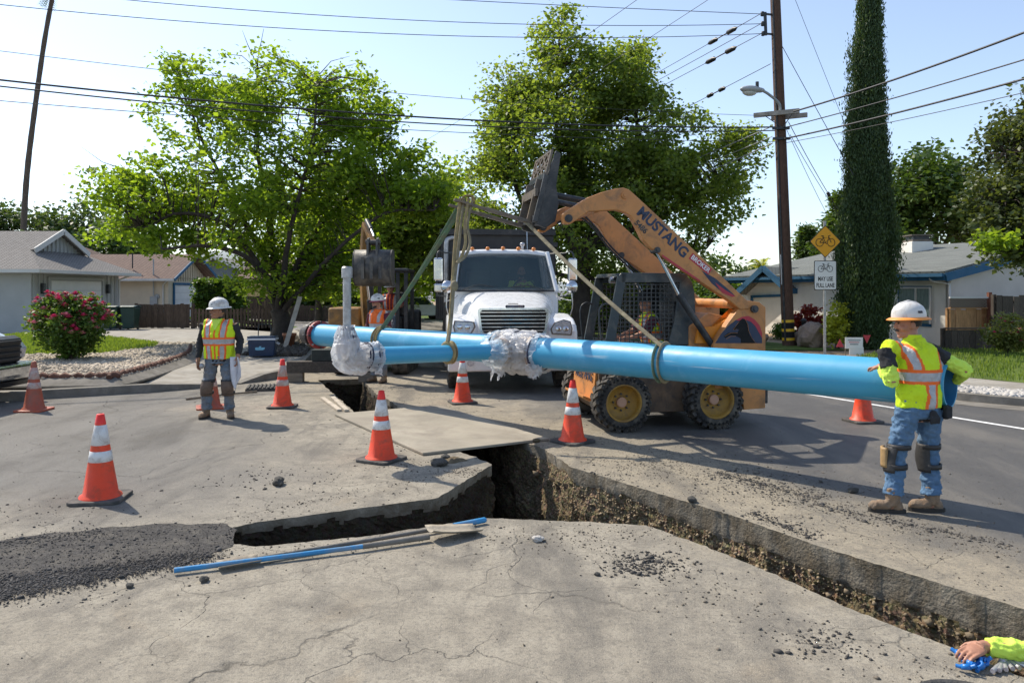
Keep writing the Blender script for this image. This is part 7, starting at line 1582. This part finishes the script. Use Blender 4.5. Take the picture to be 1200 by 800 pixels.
# the tall plane tree behind truck and loader
Y=28; b=P(681,392,Y); b.z=.12
limbs=[([b,pp(681,360,5),pp(684,325,5),pp(690,290,5)],.42,.30)]; pq=lambda px,py,dy=0:P(px,py,28+dy)
limbs=[([b,pq(680,350),pq(684,310),pq(690,280)],.40,.28),([pq(684,310),pq(660,250),pq(652,160),pq(655,40)],.24,.03),([pq(686,300),pq(720,240),pq(745,170),pq(740,90)],.22,.03),([pq(688,290),pq(760,260),pq(820,225),pq(865,190)],.16,.03),([pq(684,318),pq(630,270),pq(600,200),pq(598,110)],.16,.03),([pq(690,285),pq(770,300),pq(830,290)],.13,.03),([pq(682,330),pq(630,310),pq(585,270)],.11,.03),([pq(686,320),pq(715,340),pq(760,345)],.10,.03)]
lobes=[lob(652,52,Y,36,42,1.7,64),lob(603,118,Y,42,52,2.2,110),lob(702,108,Y,58,62,2.4,190),lob(742,100,Y,26,52,1.8,66),lob(640,175,Y,88,88,3.2,380),lob(752,188,Y,80,80,3.4,380),lob(815,222,Y,60,58,2.8,150),lob(862,188,Y,30,36,1.5,46),lob(700,265,Y,110,75,3.4,380),lob(785,285,Y,54,40,2.6,80),lob(578,240,Y,44,66,2.2,130),lob(590,292,Y+1,50,34,2,70),lob(725,335,Y+2,60,30,2,60),lob(880,165,Y,18,14,.9,12)]
tree('tree','tall dense plane tree behind the dump truck and the raised loader arm',b,limbs,lobes,M_lfB,.165,38,.24,5,M_barkd,thr=.02,freq=.85)
# trees further down the street
def backtree(lab,px,py,Y,lobes,m,leaf,per,sig,seed,tr=.22,name='tree',grp='trees along the street'):
    b=P(px,py,Y); b.z=.05; top=V(lobes[0][0]); tree(name,lab,b,[([b,b.lerp(top,.35)+V((.1,0,0)),b.lerp(top,.65),top],tr,.05),([b.lerp(top,.4),b.lerp(top,.7)+V((1.2,.3,.3)),top+V((2.2,.3,.2))],tr*.5,.03),([b.lerp(top,.4),b.lerp(top,.7)+V((-1.2,.3,.3)),top+V((-2.2,.3,.2))],tr*.5,.03)],lobes,m,leaf,per,sig,seed,M_barkd,True,grp,thr=-.2,twig_r=.02)
backtree('shaded street tree with dark trunk behind the left tree',371,395,31,[lob(372,290,31,60,52,2.4,150),lob(415,250,31,70,60,2.6,150)],M_lfB,.26,24,.36,11)
backtree('dark street tree behind the excavator bucket',470,392,34,[lob(470,270,34,62,62,3,220),lob(520,240,34,40,50,2.4,110),lob(440,310,34,36,30,2,70)],M_lfB,.27,24,.38,12)
backtree('low bright tree just left of the dump body',462,390,44,[lob(470,330,44,56,34,3,130),lob(520,310,44,36,40,2.4,90)],M_lfA,.30,22,.42,13,.18)
backtree('street tree filling the gap right of the dump body',560,390,40,[lob(545,290,40,50,52,3,150),lob(505,245,40,40,30,2,60)],M_lfB,.3,22,.42,14)
backtree('dark tree behind the loader cab',760,392,38,[lob(770,350,38,84,42,3,210),lob(700,370,38,60,26,2.2,110)],M_lfD,.3,24,.42,15)
backtree('dark tree behind the loader arm and brown chimney',845,392,46,[lob(838,340,46,50,36,2.6,120)],M_lfD,.34,22,.5,16)
for i,(px,py,Y,lb,m,lab) in enumerate(((20,330,66,[lob(10,272,66,60,38,4,170)],M_lfBg,'far tree rising above the left end of the grey roof'),(85,330,70,[lob(95,270,70,50,30,4,150)],M_lfBg,'far tree rising above the Dutch gable'),(140,330,62,[lob(135,285,62,40,26,3,90),lob(165,295,62,26,18,2,40)],M_lfD,'dark far tree between the grey and brown roofs'),(30,330,58,[lob(45,300,58,40,18,3,60)],M_lfBg,'low far tree behind the grey roof ridge'))):
    backtree(lab,px,py,Y,lb,m,.42,22,.62,40+i,.25,'tree','trees beyond the left houses')
backtree('round tree rising behind the chimney of the white house',1095,340,46,[lob(1098,222,46,52,50,3.4,260),lob(1140,265,46,26,30,2.4,70),lob(1065,255,46,30,50,2.4,110)],M_lfD,.34,24,.5,21,.3,'tree','trees behind the right houses')
b=V((13.9,17.6,.14)); Yr=17.4; pr=lambda px,py:P(px,py,Yr)
tree('tree','dark olive tree reaching in from the right edge',b,[([b,pr(1300,300),pr(1280,220),pr(1260,150)],.26,.08),([pr(1290,270),pr(1230,240),pr(1180,235)],.12,.03),([pr(1280,220),pr(1220,170),pr(1180,180)],.10,.03),([pr(1290,290),pr(1230,290),pr(1180,288)],.08,.02)],
 [lob(1210,170,Yr,52,62,1.6,230),lob(1195,240,Yr,48,58,1.6,210),lob(1290,200,Yr,70,110,2,120),lob(1190,290,Yr,36,22,1,60)],M_lfO,.13,30,.17,23,M_barkd,thr=-.2,freq=.9)
cl=clumps([lob(1168,282,Yr-.9,20,12,.5,26)],77,.9,-.4); t0=bpy.data.objects.get('tree'); 
yt=thing('shoot','bright yellow-green shoots hanging at the low edge of the olive tree','shrub',pr(1168,282)); e=MB(); bb=yt.location
for p in cl: e.tube([V((.25,.3,.1)),(p-bb)*.5+V((.1,.1,.05)),p-bb],[.014,.008,.004],4)
e.build('stem',M_barkd,yt); tag(leaf_mesh('foliage',[tuple(p-bb) for p in cl],26,.11,.11,M_lfY if False else M_lfA,yt,seed=8),kind='stuff')
# tall cypress
Yc=22; cb=P(1018,412,Yc); cb.z=.12; t=thing('cypress','tall narrow dark green Italian cypress between the sign and the white house','tree',cb)
prof=[(0,.25),(.25,.55),(1.2,.76),(2.6,.80),(4,.69),(5.2,.60),(6.5,.47),(7.7,.37),(9,.27),(10.3,.19),(11.6,.06)]
def crad(z):
    for (a,ra),(b_,rb) in zip(prof[:-1],prof[1:]):
        if a<=z<=b_: return ra+(rb-ra)*(z-a)/(b_-a)
    return .02
g=random.Random(4); pts=[]
for _ in range(10500):
    z=11.5*g.random()**1.12; a=g.random()*2*PI
    rr=crad(z)*(.80+.34*noise.noise(V((math.cos(a)*2.6,math.sin(a)*2.6,z*.5)))+.30*noise.noise(V((math.cos(a)*5,math.sin(a)*5,z*1.4)))); rr*=(.86+.14*g.random())*(1.22 if g.random()<.07 else 1)
    lean=-.10+.012*z; pts.append((rr*math.cos(a)+lean,rr*math.sin(a),z))
for _ in range(130): z=g.uniform(5.4,8.8); pts.append((-.66+.06*(z-5.4)+g.gauss(0,.05),-.1+g.gauss(0,.08),z*1.0))
e=MB(); e.tube([V((0,0,0)),V((0,0,5)),V((.03,0,11))],[.22,.14,.03],10); e.build('trunk',M_barkd,t)
tag(leaf_mesh('crown',pts,14,.07,.10,M_lfC,t,1.8,.17,up=1.3,droop=-.2,seed=31),kind='stuff')
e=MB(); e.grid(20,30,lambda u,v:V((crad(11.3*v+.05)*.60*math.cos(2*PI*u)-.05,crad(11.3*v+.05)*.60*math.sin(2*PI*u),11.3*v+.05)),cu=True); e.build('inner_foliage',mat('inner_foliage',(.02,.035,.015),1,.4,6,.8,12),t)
# conifers behind the white garage house
for i,(px,Yk,pyt,hw) in enumerate(((945,58,266,.9),(958,62,276,.8),(985,54,228,1.6),(975,60,258,1.2))):
    b=P(px,345,Yk); b.z=0; top=CH-(pyt-HOR)/F*Yk; t=thing('conifer',('left conifer spire beyond the white garage house','small conifer between the two spires behind the sign','large conifer directly behind the diamond sign and cypress','middle conifer behind the diamond sign')[i],'tree',b,0,'conifers behind the right houses')
    pts=[]
    for _ in range(420):
        z=top*(.15+.85*g.random()); a=g.random()*2*PI; rr=hw*2.0*(1-z/top)**.8*(.5+.5*g.random())*(1+.35*math.sin(z*4)); pts.append((rr*math.cos(a),rr*math.sin(a),z-.12*rr))
    e=MB(); e.tube([V((0,0,0)),V((0,0,top*.98))],[.2,.02],8); e.build('trunk',M_barkd,t); tag(leaf_mesh('crown',pts,14,.25,.42,M_lfD,t,.5,.18,droop=.1,seed=50+i),kind='stuff')
# palms
def palm(lab,b,top,r0,r1,nf,fl,m,seed,skirt=0):
    b=V(b);top=V(top); t=thing('palm_tree',lab,'palm',b); g=random.Random(seed); e=MB()
    n=26; e.tube([(top-b)*(i/n)+V((.10*math.sin(i*.5)*.3-.55*math.sin(PI*i/n)*(1 if r0<.25 else 0),0,0)) for i in range(n+1)],[r0+(r1-r0)*i/n+(.015 if i%2 else 0) for i in range(n+1)],12); e.build('trunk',M_bark,t)
    for k in range(nf):
        a=g.random()*2*PI; el=g.uniform(-.5,1.3); e=MB(); d=V((math.cos(a)*math.cos(el),math.sin(a)*math.cos(el),math.sin(el))); ps=[top-b+d*fl*s-V((0,0,fl*.55*s*s)) for s in np.linspace(0,1,7)]
        e.tube(ps,[.03*(1-s*.8) for s in np.linspace(0,1,7)],4); sd=d.cross(V((0,0,1))).normalized()
        for i in range(1,7):
            for q in np.linspace(0,1,4)[:-1]:
                c=ps[i-1].lerp(ps[i],q); tdir=(ps[i]-ps[i-1]).normalized()
                for s_ in (1,-1):
                    l=fl*.30*(1-.5*i/7); tip=c+(sd*s_*.8+tdir*.7-V((0,0,.35))).normalized()*l; w=tdir*.03; e.add([c-w,c+w,tip],[(0,1,2)])
        e.build('frond',m,t,clean=False)
    return t
palm('very tall slender palm trunk leaning at the upper left',P(24,345,60),P(65,-22,60),.23,.15,26,2.0,M_lfD,61)
palm('small palm crown peeking over the roof behind the loader',P(893,345,48),P(893,314,48),.3,.25,24,1.5,M_lfY,62)
# hedge, roses and shrubs
def leafbox(lab,c,d,m,n,per,leaf,name='hedge',cat='hedge'):
    t=thing(name,lab,cat,c); pts=[]
    for _ in range(n):
        f=random.random(); x,y,z=[random.uniform(-.5,.5) for _ in range(3)]
        k=random.randrange(3)
        if k==0: x=math.copysign(.5,x)
        elif k==1: y=-.5
        else: z=.5
        pts.append((x*d[0],y*d[1],(z+.5)*d[2]))
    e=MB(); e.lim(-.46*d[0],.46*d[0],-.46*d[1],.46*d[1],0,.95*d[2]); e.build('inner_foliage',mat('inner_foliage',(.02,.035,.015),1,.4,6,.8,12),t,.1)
    tag(leaf_mesh('foliage',pts,per,.10,leaf,m,t,seed=len(lab)),kind='stuff'); return t
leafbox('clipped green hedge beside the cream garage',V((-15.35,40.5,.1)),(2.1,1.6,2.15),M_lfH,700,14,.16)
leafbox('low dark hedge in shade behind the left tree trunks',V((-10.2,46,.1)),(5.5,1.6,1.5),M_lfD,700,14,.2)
def shrub(lab,c,r,h,m,n,per,leaf,sig,seed,name='shrub',flower=None,nf=0,stems=12,cat='shrub',fr=.06,grp=None):
    c=V(c); t=thing(name,lab,cat,c,0,grp); g=random.Random(seed); pts=[]
    while len(pts)<n:
        v=V((g.gauss(0,1),g.gauss(0,1),g.gauss(0,1))).normalized()*g.random()**.4; z=h*(.55+.5*v.z); ed=1+.3*noise.noise(v*1.7+V((seed,0,0))); k=(.62+.45*min(1,z/h*1.6))
        p=V((v.x*r*ed*k,v.y*r*ed*k,max(.06,z*(1+.14*noise.noise(V((v.x*3,v.y*3,seed)))))))
        if noise.noise(p*2.2+V((0,seed,0)))>-.25: pts.append(p)
    for i in range(stems):
        p=pts[g.randrange(n)]; e=MB(); e.tube([V((g.gauss(0,.05),g.gauss(0,.05),0)),p*.5+V((0,0,.06)),p],[.016,.010,.004],5); e.build('stem',M_bark,t)
    tag(leaf_mesh('foliage',[tuple(p) for p in pts],per,sig,leaf,m,t,seed=seed),kind='stuff')
    if flower:
        fp=sorted(pts,key=lambda p:-(p.z*1.3+(p.xy.length)*.9-p.y*.55))[:int(n*.45)]; g.shuffle(fp)
        for p in fp[:nf]:
            e=MB(); q=p*1.05+V((0,0,.03)); 
            for (rr,nn_,zz) in ((1.0,6,0),(.62,5,.35),(.3,4,.55)):
                for j in range(nn_):
                    a=2*PI*j/nn_+rr*3; d=V((math.cos(a),math.sin(a),0)); s=V((-math.sin(a),math.cos(a),0)); w=fr*rr*.62; e.add([q+V((0,0,zz*fr*.4)),q+d*fr*rr*.6+s*w+V((0,0,fr*(.25+zz))),q+d*fr*rr+V((0,0,fr*(.45+zz*.8))),q+d*fr*rr*.6-s*w+V((0,0,fr*(.25+zz)))],[(0,1,2,3)])
            e.build('blossom',flower if g.random()<.6 else M_pink2,t,clean=False)
    return t
M_pink=mat('rose_petal',(.64,.06,.18),.6,.2,6,.1); M_pink2=mat('pink_petal',(.78,.28,.36),.6,.2,6,.1); M_lfRose=leafmat('rose_leaf',(.055,.12,.025),(.12,.19,.045),.42)
shrub('large rose bush full of pink-red blooms on the pale gravel bed',G(82,422,.22),.82,1.42,M_lfRose,460,22,.085,.085,71,'rose_bush',M_pink,120,16,'rose bush',.085)
shrub('rose bush with few pink blooms by the dark right-hand fence',V((13.05,20.2,.14)),.55,.95,leafmat('pale_rose_leaf',(.12,.16,.04),(.26,.26,.08),.35),230,18,.08,.08,72,'rose_bush',M_pink,12,9,'rose bush',.06)
shrub('dark red spiky shrub behind the boulders',V((9.95,25.6,.12)),.42,1.05,M_lfR,130,18,.15,.09,73)
shrub('small yellow-green shrub right of the sign post foot',V((10.35,24.8,.12)),.32,.50,M_lfY,80,18,.12,.08,74)
shrub('tall yellow-green shrub at the left foot of the cypress',V((9.2,21.8,.12)),.26,1.35,M_lfY,60,16,.11,.09,75)
shrub('low green shrub between the boulders and the red shrub',V((9.3,26.2,.12)),.4,.5,M_lfH,80,16,.1,.09,76)
shrub('dark bushes under the plane tree behind the loader',V((4.6,31,.12)),2.6,1.9,M_lfD,420,20,.2,.2,77)
shrub('green bushes right of the truck along the lawn',V((3.2,33,.12)),1.2,1.3,M_lfH,160,18,.18,.16,78)
shrub('dark bushes behind the loader tower beside the garage house',V((8.9,33.5,.12)),1.6,1.9,M_lfD,260,20,.2,.2,79)
shrub('dark shrubs against the shaded fence at the far left yard',V((-8.6,41.4,.12)),.9,.8,M_lfD,120,18,.16,.14,80)
sheet('lawn',[(-9.6,34.5),(-9.0,30.2),(-13.0,41.8),(-15.5,41.8),(-13.5,36)],M_lawnb,.17)
